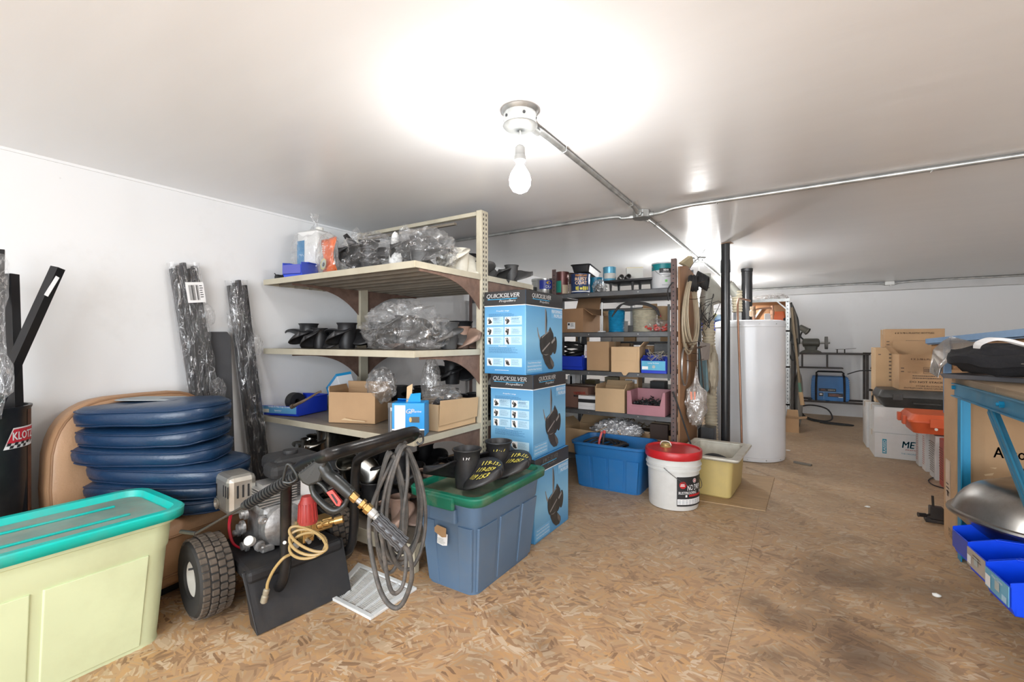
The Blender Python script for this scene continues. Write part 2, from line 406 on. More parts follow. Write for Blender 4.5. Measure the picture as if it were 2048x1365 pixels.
    mr = N.new('ShaderNodeMapRange'); mr.inputs[1].default_value = 1.2; mr.inputs[2].default_value = 3.8; mr.inputs[3].default_value = -.06; mr.inputs[4].default_value = .50; L.new(sx.outputs[1], mr.inputs[0])
    ad1 = N.new('ShaderNodeMath'); ad1.operation = 'MULTIPLY_ADD'; ad1.inputs[1].default_value = 1.3; ad1.inputs[2].default_value = -.50; L.new(n1.outputs[0], ad1.inputs[0])
    ad2 = N.new('ShaderNodeMath'); ad2.operation = 'ADD'; ad2.use_clamp = True; L.new(ad1.outputs[0], ad2.inputs[0]); L.new(mr.outputs[0], ad2.inputs[1])
    m1 = N.new('ShaderNodeMix'); m1.data_type = 'RGBA'; m1.inputs[7].default_value = (.37, .29, .20, 1); L.new(r.outputs[0], m1.inputs[6]); 
    cl = N.new('ShaderNodeMath'); cl.operation = 'MINIMUM'; cl.inputs[1].default_value = .66; L.new(ad2.outputs[0], cl.inputs[0]); L.new(cl.outputs[0], m1.inputs[0])
    out = m1.outputs[2]
    nz = N.new('ShaderNodeTexNoise'); nz.inputs['Scale'].default_value = 5; nz.inputs['Detail'].default_value = 6; L.new(geo.outputs['Position'], nz.inputs[0])
    stains = [((1660, 1150), .26, .8), ((1550, 1235), .13, .7), ((1500, 1200), .11, .55), ((1700, 1290), .3, .8), ((1080, 1290), .10, .7), ((1010, 1230), .10, .5), ((1740, 1320), .3, .7), ((1530, 1310), .07, .5), ((1620, 1200), .14, .5), ((1700, 1075), .09, .5), ((1660, 1120), .10, .5), ((950, 1330), .14, .4), ((1830, 1180), .3, .55)]
    for (px, py), rad, st in stains:
        p = at(px, py)
        vd = N.new('ShaderNodeVectorMath'); vd.operation = 'DISTANCE'; vd.inputs[1].default_value = (p.x, p.y, 0); L.new(geo.outputs['Position'], vd.inputs[0])
        a1 = N.new('ShaderNodeMath'); a1.operation = 'MULTIPLY_ADD'; a1.inputs[1].default_value = rad * 1.6; L.new(nz.outputs[0], a1.inputs[0]); L.new(vd.outputs['Value'], a1.inputs[2])
        mm = N.new('ShaderNodeMapRange'); mm.inputs[1].default_value = rad * 1.9; mm.inputs[2].default_value = rad * .7; mm.inputs[3].default_value = 0; mm.inputs[4].default_value = st * .72; mm.interpolation_type = 'SMOOTHSTEP'; L.new(a1.outputs[0], mm.inputs[0])
        k = N.new('ShaderNodeMix'); k.data_type = 'RGBA'; k.inputs[7].default_value = (.105, .068, .048, 1); L.new(out, k.inputs[6]); L.new(mm.outputs[0], k.inputs[0]); out = k.outputs[2]
    L.new(out, b.inputs['Base Color']); b.inputs['Roughness'].default_value = .5; b.inputs['Specular IOR Level'].default_value = .3
    bp = N.new('ShaderNodeBump'); bp.inputs['Strength'].default_value = .25; bp.inputs['Distance'].default_value = .003; L.new(a, bp.inputs['Height']); L.new(bp.outputs[0], b.inputs['Normal'])
    return m
M_OSB = osb_mat()
fl = B().box((WL - .1, BACK, -.06), (WR + .1, FAR + .1, -.016)).done('floor', mat('subfloor', (.10, .07, .05), .8)); fl['kind'] = 'structure'
g = .00035
for ci, (x0, x1) in enumerate(((-2.72, -1.427), (-1.427, -.207), (-.207, 1.013), (1.013, 2.233), (2.233, 3.5))):
    off = (.722, -.5, 2.17 - 2.44, .95, -.3)[ci]
    ys = [BACK]; y = off - 2.44 * 3
    while y < FAR:
        if y > BACK + .05: ys.append(y)
        y += 2.44
    ys.append(FAR)
    for y0, y1 in zip(ys, ys[1:]):
        B().box((x0 + g, y0 + g, -.016), (x1 - g, y1 - g, 0)).done('floor_panel', M_OSB, fl)
for nm, a, b_ in (('wall_left', (WL - .1, BACK, 0), (WL, FAR, CEIL)), ('wall_far', (WL - .1, FAR, 0), (WR + .1, FAR + .1, CEIL)),
                  ('wall_right', (WR, BACK, 0), (WR + .1, FAR, CEIL))):
    B().box(a, b_).done(nm, M_WALL)['kind'] = 'structure'
B().box((WL - .1, BACK, CEIL), (WR + .1, FAR + .1, CEIL + .06)).done('ceiling', M_CEIL)['kind'] = 'structure'
# far bulkhead strip under the ceiling, thin bead along the left wall joint
B().box((WL, FAR - .10, 1.722), (WR, FAR, CEIL)).done('trim_1', mat('bulkhead_paint', (.60, .60, .60), .5, var=.05), bevel=.004)['kind'] = 'structure'
B().box((WL, BACK, CEIL - .012), (WL + .008, FAR - .1, CEIL)).done('trim_2', M_WALL)['kind'] = 'structure'
# unseen back wall, left wide open to let the world light in
wb = B(); wb.box((WL - .1, BACK - .1, 0), (-1.6, BACK, CEIL)); wb.box((2.8, BACK - .1, 0), (WR + .1, BACK, CEIL)); wb.box((-1.6, BACK - .1, 1.95), (2.8, BACK, 2.0))
wb.done('wall_back', M_WALL)['kind'] = 'structure'
# ------------------------------------------------------------------ ceiling boxes, conduits, bulbs
XA = -.805
M_BULBF = mat('lit_bulb_brighter', (1, 1, 1), .4, emit=(1.0, .985, .965), estr=BULB_STRENGTH * 2.1)
M_BULB = mat('lit_bulb', (1, 1, 1), .4, emit=(1.0, .985, .965), estr=BULB_STRENGTH)
def octbox(b, c, r, z0, z1, n=8, rot=pi / 8):
    b.loft([[Vector((c[0] + r * cos(2*pi*k/n + rot), c[1] + r * sin(2*pi*k/n + rot), z)) for k in range(n)] for z in (z0, z1)])
def lamp(y, label, lbl, cord=.05, power=1):
    t = thing('hanging_bulb_lamp', label, 'ceiling lamp', (XA, y, CEIL), 0, 'bare bulbs hanging from ceiling boxes')
    b = B().lathe([(.060, -.052), (.056, -.05), (.055, -.012), (.062, -.004), (.064, -.0005)], n=28); b.done('box', M_GALV, t, smooth=35)
    b = B().lathe([(.008, -.068), (.035, -.066), (.055, -.058), (.0585, -.053)], n=28); b.done('cover', M_GALV, t, smooth=35)
    b = B()
    for q in (.4, 1.2, 2.5, 3.5, 4.3, 5.5): b.cyl((.0555 * cos(q), .0555 * sin(q), -.03), (.0575 * cos(q), .0575 * sin(q), -.03), .005, n=8)
    b.done('knockout', INK, t, kind='stuff')
    B().tube([(0, 0, -.066), (.004, 0, -.066 - cord * .5), (.002, 0, -.07 - cord)], .0028, 8, 4).done('cord', M_WPL, t, smooth=True)
    z = -.07 - cord
    B().lathe([(.004, z + .004), (.012, z), (.0165, z - .006), (.0165, z - .032), (.019, z - .036), (.0195, z - .05), (.016, z - .052)], n=24).done('socket', mat('grey_socket', (.30, .30, .29), .5), t, smooth=30)
    z -= .05
    o = B().lathe([(.0135, z), (.014, z - .016), (.021, z - .028), (.032, z - .046), (.037, z - .066), (.035, z - .086), (.025, z - .102), (.009, z - .110), (.0001, z - .111)], n=28).done('bulb', M_BULB if y < 2 else M_BULBF, t, smooth=True)
    return t
lamp(1.325, 'bare bulb hanging from a grey ceiling box, nearest and largest in view', 0)
lamp(4.57, 'bare bulb on a grey ceiling box above the wood-sided shelving end', 0, .06)
lamp(6.55, 'bare bulb on a ceiling box far back, hidden behind the black pipe', 0, .12)
lamp(-1.5, 'added fill bulb hanging behind the photographer, out of view', 0, .06)  # extra bulb put in out of view to even out the light
t_ = lamp(2.0, 'added fill bulb hanging over the workbench at right, out of view', 0, .06); t_.location = (2.35, 2.05, CEIL)  # extra bulb added beyond the frame to brighten the right side
jb = thing('junction_box', 'octagonal grey junction box where four conduits meet on the ceiling', 'junction box', (XA, 2.74, CEIL))
b = B(); octbox(b, (0, 0), .052, -.042, -.0005); b.done('box', M_GALV, jb, bevel=.002)
b = B(); octbox(b, (0, 0), .0545, -.046, -.042); b.done('cover', mat('dark_steel', (.25, .25, .24), .45, .7), jb, bevel=.001)
b = B()
for q in (pi/8*1, pi/8*3, pi/8*13, pi/8*11): b.cyl((.045 * cos(q), .045 * sin(q), -.024), (.0515 * cos(q), .0515 * sin(q), -.024), .0045, n=8)
b.done('knockout', INK, jb, kind='stuff')
zc = CEIL - .0125; zl = CEIL - .028
def strap(par, p, side):
    b = B(); d = Vector(side); b.tube([p + Vector((0, 0, -.0125)) - d * .012, p + Vector((0, 0, -.0135)), p + Vector((0, 0, -.011)) + d * .013, p + Vector((0, 0, .0105)) + d * .015, p + Vector((0, 0, .0105)) + d * .04], .0022, 6)
    b.done('strap', M_GALV, par, world=True)
def conduit(label, pts, straps, side, r=.0117):
    t = thing('conduit', label, 'conduit', pts[0])
    B().tube(pts, r, 12, 5).done('tube', M_GALV, t, smooth=True, world=True)
    b = B()
    for e, f in ((pts[0], pts[1]), (pts[-1], pts[-2])):
        d = (Vector(f) - Vector(e)).normalized(); b.cyl(Vector(e), Vector(e) + d * .022, r * 1.35, n=12)
    each(b, 'connector', M_GALV, t, smooth=30, world=True)
    for s in straps: strap(t, Vector(s), side)
conduit('grey conduit running from nearest bulb box to the octagonal junction box', [(XA, 1.387, zl), (XA, 1.45, zl), (XA, 1.55, zc), (XA, 2.5, zc), (XA, 2.58, zc), (XA, 2.64, zl), (XA, 2.69, zl)], [(XA, 1.66, zc), (XA, 2.52, zc)], (1, 0, 0))
conduit('grey conduit running from octagonal junction box back past the shelving', [(XA, 2.79, zl), (XA, 2.85, zl), (XA, 2.95, zc), (XA, 4.3, zc), (XA, 4.42, zc), (XA, 4.51, zl)], [(XA, 3.05, zc)], (1, 0, 0))
conduit('grey conduit running from second bulb box to the far one', [(XA, 4.63, zl), (XA, 4.75, zc), (XA, 6.3, zc), (XA, 6.49, zl)], [(XA, 4.95, zc)], (1, 0, 0))
YB = 2.73
conduit('grey conduit running right from octagonal junction box across the ceiling', [(XA + .05, 2.74, zl), (XA + .12, 2.735, zl), (XA + .25, YB, zc), (XA + .8, YB, zc), (WR - .01, YB, zc)], [(XA + .42, YB, zc), (.5, YB, zc)], (0, 1, 0))
conduit('grey conduit running left from octagonal junction box behind the beige post', [(XA - .05, 2.74, zl), (XA - .12, 2.735, zl), (XA - .25, YB, zc), (-2.0, YB, zc), (WL + .01, YB, zc)], [(-1.75, YB, zc)], (0, 1, 0))
YC = FAR - .13
cb = xy(1779, YC)
conduit('thin far conduit running left from white box to the plywood shelf', [(cb - .05, YC, zl), (cb - .3, YC, zc), (.4, YC, zc), (-.6, YC, zc - .002)], [(.25, YC, zc)], (0, -1, 0))
conduit('thin far conduit running right from white box along the far wall', [(cb + .05, YC, zl), (cb + .3, YC, zc), (2.2, YC, zc), (WR - .01, YC, zc)], [(cb + .34, YC, zc)], (0, -1, 0))
t = thing('switch_box', 'small rectangular pale metal box between two far conduits on ceiling', 'junction box', (cb, YC, CEIL))
B().box((-.05, -.03, -.05), (.05, .03, -.0005)).done('box', mat('pale_galv', (.6, .6, .58), .5, .5, bump=.3), t, bevel=.004)
B().cyl((.01, 0, -.06), (.01, 0, -.05), .006, n=10).done('knob', M_STEEL, t)
# ------------------------------------------------------------------ builders
def tote_body(name, m, par, w, d, h, r=.045, taper=.035, wall=.005, band=.3, rim=.014, pads_x=(), pads_y=(), inner=True):
    """w along x, d along y (outer size at rim), open top; pads: (t0, t1) fractions of a side that stand proud"""
    def ring(z, off): 
        k = taper * (1 - z / h); return rrect(w - 2*k - 2*off, d - 2*k - 2*off, max(.008, r - off*.5), z)
    zb = h * (1 - band)
    rg = [rrect(w - 2*taper - .03, d - 2*taper - .03, r * .8, 0), ring(.012, .004 + rim), ring(zb - .004, .004 + rim), ring(zb + .006, rim), ring(h - .024, rim), ring(h - .018, 0), ring(h, 0)]
    if inner: rg += [ring(h, rim + wall), ring(.02, rim + wall + .006)]
    b = B().loft(rg, (True, True)); o = b.done(name, m, par, smooth=32)
    for pads, L, horiz in ((pads_x, w, True), (pads_y, d, False)):
        for t0, t1 in pads:
            for s in (1, -1):
                b = B()
                P = []
                for z in (.012, zb - .006):
                    k = taper * (1 - z / h) + rim + .004
                    half = (L / 2 - k)
                    for off in (-.004, .006 if z > .05 else .004):
                        e = ((d if horiz else w) / 2 - k + off) * s
                        ins = .004 if off > 0 else 0
                        a0 = -half + 2 * half * t0 + ins; a1 = -half + 2 * half * t1 - ins
                        P += [(a0, e, z) if horiz else (e, a0, z), (a1, e, z) if horiz else (e, a1, z)]
                b.add(P, [(0,1,3,2), (4,6,7,5), (2,3,7,6), (0,4,5,1), (0,2,6,4), (1,5,7,3)]); b.done('side_panel', m, par, bevel=.002)
    return o
def tote_lid(name, m, par, w, d, z, r=.05, lip=.025, sink=.022, ribs=0, handle=0, z0=None):
    rg = [rrect(w, d, r, z - lip), rrect(w + .004, d + .004, r, z - .004), rrect(w - .004, d - .004, r, z), rrect(w - .05, d - .05, r * .8, z), rrect(w - .064, d - .064, r * .75, z - sink)]
    o = B().loft(rg, (False, True)).done(name, m, par, smooth=30, solid=.002)
    if ribs:
        b = B()
        for i in range(ribs):
            x = -w * .22 + w * .44 * i / max(1, ribs - 1)
            b.box((x - .008, -d * .36, z - sink), (x + .008, d * .36, z - sink + .005))
        b.done('rib', m, o, bevel=.002)
    if handle:
        b = B()
        for s in (1, -1): b.box((-handle / 2, s * d / 2 - .01, z - lip - .028), (handle / 2, s * (d / 2 + .014), z - .006))
        each(b, 'handle', m, o, bevel=.006)
    return o
_PM = {}
def prop_meshes(style, m):
    key = (style, m.name)
    if key in _PM: return _PM[key]
    R, rh, h, nb, pit, rake, chord = {'a': (.175, .052, .155, 3, .065, .0, 1.0), 'b': (.16, .046, .145, 3, .085, .01, 1.1), 'c': (.16, .05, .13, 4, .065, .01, .8), 's': (.15, .044, .14, 3, .08, .01, .95)}[style]
    prof = [(rh*.30, .012), (rh*.30, 0), (rh*.86, 0), (rh*.90, h*.1), (rh*.98, h*.45), (rh, h*.72), (rh*1.02, h*.9), (rh*1.17, h*.985), (rh*1.16, h), (rh*1.08, h), (rh*.93, h*.88), (rh*.88, h*.3), (rh*.4, h*.3), (rh*.4, h*.55), (rh*.001, h*.55)]
    hub = B().lathe(prof, n=28, caps=False).mesh('hub', m, 35)
    def fn(s, t):
        tt = 2 * t - 1; r = rh * .93 + (R - rh * .93) * s
        c = chord * (.78 * (sin(pi * min(1, .30 + .66 * s)) ** .55) if s < 1 else 0)
        c = c * sqrt(max(0.0, 1 - max(0, (s - .55) / .45) ** 2.2)) if s > .55 else c
        th = tt * c + s * .30
        z = h * .46 + pit * tt * c * .95 - rake * s * s + .03 * s * (1 - tt * tt)
        return Vector((r * cos(th), r * sin(th), max(z, .004)))
    bl = B().grid(fn, 12, 10).mesh('blade', m, 60)
    _PM[key] = (hub, bl, nb); return _PM[key]
def propeller(label, m, loc, rz=0, style='a', tilt=(0, 0), scale=1.0, group=None, bag=None):
    hub, bl, nb = prop_meshes(style, m)
    t = thing('propeller', label, 'boat propeller', loc, rz, group); t.rotation_euler = (radians(tilt[0]), radians(tilt[1]), radians(rz)); t.scale = (scale,) * 3
    o = bpy.data.objects.new('hub', hub); COL.objects.link(o); o.parent = t
    for k in range(nb):
        o = bpy.data.objects.new('blade', bl); COL.objects.link(o); o.parent = t; o.rotation_euler = (0, 0, 2 * pi * k / nb)
        s = o.modifiers.new('solid', 'SOLIDIFY'); s.thickness = .005; s.offset = 0
    return t
def crumple(name, m, par, size, seed=0, amp=.16, sub=4, c=(0, 0, 0), floor=None, freq=3.0, knot=None, world=False, smooth=60, box=0):
    bm = bmesh.new(); bmesh.ops.create_icosphere(bm, subdivisions=sub, radius=1)
    vs = []
    for v in bm.verts:
        p = v.co.copy(); n = p.normalized()
        if box:
            k = 1 / max(abs(p.x), abs(p.y), abs(p.z)); p = p.lerp(p * k, box)
        q = n * freq + Vector((seed * 3.1, seed * 1.7, seed))
        rdg = abs(noise.noise(q)) * 1.4 + abs(noise.noise(q * 2.3)) * .7 + abs(noise.noise(q * 5)) * .3
        p = p * (1 + amp * (.55 - rdg))
        x, y, z = p.x * size[0], p.y * size[1], p.z * size[2]
        if knot and n.z > .55:
            k = (n.z - .55) / .45; k2 = k ** .6; x *= 1 - .88 * k2; y *= 1 - .88 * k2; z += knot * k ** 2.5
        x += c[0]; y += c[1]; z += c[2]
        if floor is not None: z = max(z, floor + .001 * (1 + noise.noise(q * 4)))
        vs.append(Vector((x, y, z)))
    fs = [[v.index for v in f.verts] for f in bm.faces]; bm.free()
    return B().add(vs, fs).done(name, m, par, smooth=smooth, world=world)
def carton(t, w, d, h, m=M_CARD, open_=False, tape=True, flaps=(), wall=.004, name='box_body', lean=0):
    """origin bottom centre; flaps: (side, length, angle) side in 'xXyY', angle from vertical outward"""
    if not open_:
        B().box((-w/2, -d/2, 0), (w/2, d/2, h)).done(name, m, t, bevel=.003)
        if tape: B().box((-w/2 - .0006, -.024, h - .05), (w/2 + .0006, .024, h + .0008)).done('tape', mat('parcel_tape', (.50, .36, .20), .3, var=.05), t)
        B().box((-w/2, -.0008, h + .0002), (w/2, .0008, h + .0012)).done('seam', mat('card_edge', (.22, .14, .08), .9), t)
    else:
        rc = lambda k, z: [Vector((sx*(w/2 - k), sy*(d/2 - k), z)) for sx, sy in ((1, 1), (-1, 1), (-1, -1), (1, -1))]
        B().loft([rc(0, 0), rc(0, h), rc(wall, h), rc(wall, wall)]).done(name, m, t)
    for side, L, ang in flaps:
        a = radians(ang); s, c = sin(a), cos(a); q = wall / 2
        if side in 'xX':
            sg = 1 if side == 'X' else -1; p0 = Vector((sg * w/2, 0, h)); dr = Vector((sg * s, 0, c)); al = Vector((0, 1, 0)); ln = d
        else:
            sg = 1 if side == 'Y' else -1; p0 = Vector((0, sg * d/2, h)); dr = Vector((0, sg * s, c)); al = Vector((1, 0, 0)); ln = w
        nn = al.cross(dr).normalized()
        B().prism([(-ln/2 + .003, 0), (ln/2 - .003, 0), (ln/2 - .012, L), (-ln/2 + .012, L)], p0 - nn * q, al, dr, nn, wall).done('flap', m, t)
def parts_bin(t, w, d, h, m=M_BLUEBIN, label=None, fh=.45, face=None):
    """hopper-front bin, front faces -y, origin bottom centre"""
    k = .004; side = [(-d/2, 0), (d/2, 0), (d/2, h), (-d/2 + d*.28, h), (-d/2 - .012, h*fh + .012), (-d/2 - .012, h*fh*.3)]
    b = B()
    for s in (-1, 1):
        x = s * w/2 - (k if s > 0 else 0)
        b.prism([(p[0], p[1]) for p in side], (x, 0, 0), (0, 1, 0), (0, 0, 1), (1, 0, 0), k)
    b.box((-w/2, -d/2, 0), (w/2, d/2, k)); b.box((-w/2, d/2 - k, 0), (w/2, d/2, h))
    b.prism([(-w/2, h*fh*.25), (w/2, h*fh*.25), (w/2, h*fh), (-w/2, h*fh)], (0, -d/2 - .012 + k, 0), (1, 0, 0), (0, 0, 1), (0, -1, 0), k)
    b.prism([(-w/2, 0), (w/2, 0), (w/2, h*fh*.25), (-w/2, h*fh*.25)], (0, -d/2 + k*.5, 0), (1, 0, 0), (0, 0, 1), (0, -1, 0), k)
    b.done('bin_body', m, t, bevel=.0012, seg=1)
    b = B(); r = .006
    y0 = -d/2 + d*.28; W_ = w/2
    b.prism([(-W_-r, y0), (-W_+r, y0), (-W_+r, d/2-r), (W_-r, d/2-r), (W_-r, y0), (W_+r, y0), (W_+r, d/2+r), (-W_-r, d/2+r)], (0, 0, h - r), (1, 0, 0), (0, 1, 0), (0, 0, 1), r + .001); b.done('rim', m, t, bevel=.002)
    if label:
        e = -d/2 - .012
        B().box((-w/2 + .006, e - .0025, h*fh*.25), (w/2 - .006, e - .0005, h*fh - .002)).done('card_holder', label, t)
        return Decal((-w/2 + .006, e - .0028, h*fh*.25), (1, 0, 0), (0, 0, 1), t)
def paint_can(t, r, h, m_body, m_lid=M_STEEL, bail=True, label=None, lz=(.1, .9), lang=(-110, 110)):
    prof = [(r*.96, 0), (r*1.02, .002), (r*1.02, .008), (r, .011), (r, h - .012), (r*1.02, h - .009), (r*1.02, h - .001), (r*.97, h), (r*.93, h - .004), (r*.6, h - .004), (0.0001, h - .004)]
    B().lathe(prof, n=32).done('can_body', m_body, t, smooth=35)
    B().lathe([(r*.90, h - .004), (r*.90, h), (r*.80, h + .001), (r*.78, h - .003), (.0001, h - .003)], n=32, caps=False).done('lid', m_lid, t, smooth=35)
    if label: wrap_band(t, label, r + .0006, h*lz[0], h*lz[1], lang)
    if bail:
        b = B(); b.tube([(r*cos(q), -r*.25 - r*.95*sin(q), h*.86 - h*.42*sin(q)) for q in [pi*k/14 for k in range(15)]], .0016, 6)
        for s in (-1, 1): b.cyl((s*r, -r*.2, h*.86), (s*(r + .006), -r*.2, h*.86), .006, n=10)
        b.done('bail', M_STEEL, t, smooth=True)
def wrap_band(t, m, r, z0, z1, ang=(-180, 180), name='label'):
    n = max(6, int((ang[1] - ang[0]) / 8)); c0 = -90
    B().grid(lambda i, j: Vector((r*cos(radians(c0 + ang[0] + (ang[1]-ang[0])*i)), r*sin(radians(c0 + ang[0] + (ang[1]-ang[0])*i)), z0 + (z1-z0)*j)), n, 1).done(name, m, t, smooth=True)
def wrap_text(t, s, m, r, z, h=None, w=None, ang=0, bold=0, rot0=-90, name='lettering', r2=None):
    vs, fs, tw, th = text_mesh(s, bold); k = (w / tw) if w else h / th; ky = (h / th) if h else k
    B().add([Vector(((r + .0008) * cos(radians(rot0 + ang) + v.x*k/r), (r + .0008) * sin(radians(rot0 + ang) + v.x*k/r), z + v.y*ky)) for v in vs], fs).done(name, m, t)
def hose_coil(name, m, par, c, rx, rz, n, r, ax, seed=0, spread=.02, jit=.08, world=True, sag=0, k=26):
    """n loops hanging in the plane spanned by ax (horizontal unit) and z, joined as one running hose"""
    rd = random.Random(seed); ax = Vector(ax).normalized(); nn = ax.cross(Vector((0, 0, 1))); c = Vector(c); pts = []
    for i in range(n):
        a = rx * (1 + rd.uniform(-jit, jit)); b_ = rz * (1 + rd.uniform(-jit, jit)); off = spread * (i / max(1, n-1) - .5) * 2 + rd.uniform(-.2, .2) * spread; sx = rd.uniform(-.25, .25) * rx * (1 if n > 1 else 0)
        for j in range(k):
            q = 2*pi*j/k + pi/2
            z = sin(q) * b_; top = (z / b_ + 1) / 2
            pts.append(c + ax * (cos(q) * a * (1 - .55 * top ** 3) + sx * (1 - top)) + Vector((0, 0, z + (rz - b_))) + nn * (off * (1 - .3 * top)))
    return B().tube(pts, r, 7, 2).done(name, m, par, smooth=True, world=world)
# ------------------------------------------------------------------ double-sided beige gondola shelving
GX0, GX1, GY0, GYM, GY1 = -2.685, -1.465, 1.497, 2.03, 2.57
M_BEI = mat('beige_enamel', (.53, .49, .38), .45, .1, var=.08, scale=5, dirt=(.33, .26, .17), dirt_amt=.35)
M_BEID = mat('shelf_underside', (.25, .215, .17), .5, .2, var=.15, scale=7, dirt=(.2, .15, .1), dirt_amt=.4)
gon = thing('gondola_shelving', 'beige metal double-sided shelving full of propellers against the left wall', 'shelving', (GX0, GYM, 0))
SH = [1.411, 1.004, .605, .128]
for x in (GX1 - .012, -2.46):
    pst = B().box((x - .018, GYM - .032, 0), (x + .018, GYM + .032, 1.764)).done('post', M_BEI, gon, bevel=.003, world=True)
    b = B()
    if x > -2:
        z = .16
        while z < 1.75:
            for yy in (-.012, .012): b.box((x + .0175, GYM + yy - .0035 - .0, z), (x + .0187, GYM + yy + .0035, z + .013))
            z += .0254
        b.done('slot', INK, pst, world=True, kind='stuff')
B().box((-2.46, GYM - .016, 1.742), (GX1 - .03, GYM + .016, 1.764)).done('top_rail', M_BEI, gon, bevel=.002, world=True)
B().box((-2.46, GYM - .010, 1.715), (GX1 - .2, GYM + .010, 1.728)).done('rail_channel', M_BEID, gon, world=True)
for zi, z in enumerate(SH):
    for sgn, ya, yb in ((-1, GY0, GYM - .035), (1, GYM + .035, GY1)):
        n = 5; L = yb - ya
        for i in range(n):
            y0 = ya + L * i / n; y1 = ya + L * (i + 1) / n
            # channel-shaped shelf plank with turned-down edges
            ya_, yb_ = y0 + .0015, y1 - .0015; b = B().prism([(ya_, z), (ya_, z - .030), (ya_ + .006, z - .030), (ya_ + .006, z - .004), (yb_ - .006, z - .004), (yb_ - .006, z - .030), (yb_, z - .030), (yb_, z)], (GX0, 0, 0), (0, 1, 0), (0, 0, 1), (1, 0, 0), GX1 - GX0)
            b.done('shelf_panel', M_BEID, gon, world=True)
        ye = ya if sgn < 0 else yb
        b = B(); b.box((GX0 - .002, ye - .004 if sgn < 0 else ye, z - .030), (GX1 + .002, ye if sgn < 0 else ye + .004, z + .002)); b.done('shelf_lip', M_BEI, gon, bevel=.001, world=True)
        b = B(); b.box((GX1, ya, z - .028), (GX1 + .004, yb, z + .002)); b.box((GX0 - .004, ya, z - .028), (GX0, yb, z + .002)); each(b, 'end_cap', M_BEI, gon, world=True)
        if zi < 3:
            for x in (GX1 - .006, -2.46, GX0 + .004 if False else GX1 - .61):
                if x == GX1 - .61: continue
                yp = GYM + sgn * .034; Lb = L * .93; hh = .15; poly = [(0, -.028), (Lb, -.028), (Lb, -.040)]
                for k in range(1, 13):
                    q = k / 12; poly.append((Lb * (1 - q), -.040 - (hh) * (q ** 3.2)))
                b = B().prism(poly, (x - .002, yp, z), (0, sgn, 0), (0, 0, 1), (1, 0, 0), .004); b.done('bracket', M_BROWNST, gon, world=True)
b = B()
for x in (GX1 - .02, GX0 + .02):
    for y in (GY0 + .015, GY1 - .015): b.box((x - .02, y - .015, 0), (x + .02, y + .015, SH[3] - .004))
for y in (GY0 + .004, GY1 - .004): b.box((GX0, y - .003, SH[3] - .07), (GX1, y + .003, SH[3] - .004))
each(b, 'base_leg', M_BEI, gon, world=True, bevel=.002)

M_PBLK = mat('prop_black', (.02, .02, .022), .42, .1, var=.3, dirt=(.09, .085, .08), dirt_amt=.3, spec=.5)
M_PGLS = mat('prop_gloss', (.012, .012, .013), .22, .0, var=.2)
M_PGRY = mat('prop_grey', (.085, .085, .085), .55, .3, var=.25, dirt=(.2, .19, .18), dirt_amt=.4)
M_PWHT = mat('prop_white', (.72, .69, .60), .5, 0, var=.06, dirt=(.38, .33, .24), dirt_amt=.35)
M_PSTL = mat('prop_stainless', (.42, .41, .38), .24, 1.0, var=.25)
M_PBRN = mat('prop_pinkish', (.30, .20, .155), .5, .2, var=.2, dirt=(.12, .08, .06), dirt_amt=.5)
def pr(label, m, px, Y, z, rz=0, style='a', tilt=(0, 0), sc=1.0, group=None): 
    lim = GX1 - .125 * sc; X = xy(px, Y)
    if X > lim: X = lim; Y = min(yx(px, X), GY1 - .1)
    X = max(X, GX0 + .10)
    if Y < GY0 + .125 * sc: Y = GY0 + .125 * sc
    return propeller(label, m, (X, Y, z), rz, style, tilt, sc, group)
z1, z2, z3, z4 = [z + .003 for z in SH]
# ---- middle shelf row
pr('black propeller at the left end of the middle shelf, blade pointing left', M_PBLK, 587, 1.72, z2, 172, 'a', sc=.98)
pr('second black propeller from the left on middle shelf', M_PBLK, 640, 1.66, z2, 150, 'b', sc=.82)
pr('third black propeller from the left on middle shelf, beside the bagged one', M_PBLK, 694, 1.70, z2, 163, 'a', sc=.95)
pr('glossy black propeller standing tall behind the middle shelf row, near far post', M_PGLS, 752, 2.2, z2 + .0, 20, 'a', sc=1.12)
pr('glossy black propeller behind it, half hidden by the clear bag', M_PGLS, 745, 1.86, z2, 75, 'c', sc=.8)
pr('black propeller with pinkish blade at right end of middle shelf', M_PGRY, 898, 1.66, z2, 60, 'a', sc=.92)
pr('pink-brown blade propeller against the beige post on middle shelf', M_PBRN, 925, 1.84, z2, -30, 'b', sc=.85)
pr('black propeller on middle shelf behind right end, above the others', M_PBLK, 922, 2.16, z2 + .0, 10, 'c', sc=1.25)
pr('black propeller on middle shelf just behind the beige end post', M_PBLK, 985, 2.35, z2, 45, 'a', sc=.9)
pr('brown-edged propeller lying low on middle shelf beneath the clear bag', M_PBRN, 800, 1.80, z2, 200, 'b', sc=.7)
# bagged propeller on the middle shelf
t = thing('bagged_propeller', 'propeller wrapped in a big clear bag on the middle shelf', 'bagged propeller', (-1.73, 1.70, z2))
hub, bl, nb = prop_meshes('b', M_PGRY)
for i in range(4):
    o = bpy.data.objects.new('hub' if i == 0 else 'blade', hub if i == 0 else bl); COL.objects.link(o); o.parent = t; o.rotation_euler = (0, 0, 2.1 * i); o.location = (0, 0, .03)
    if i: s_ = o.modifiers.new('s', 'SOLIDIFY'); s_.thickness = .005
crumple('bag', M_BAG, t, (.25, .17, .145), 5, .30, 5, (0, 0, .10), 0.001, 2.6)
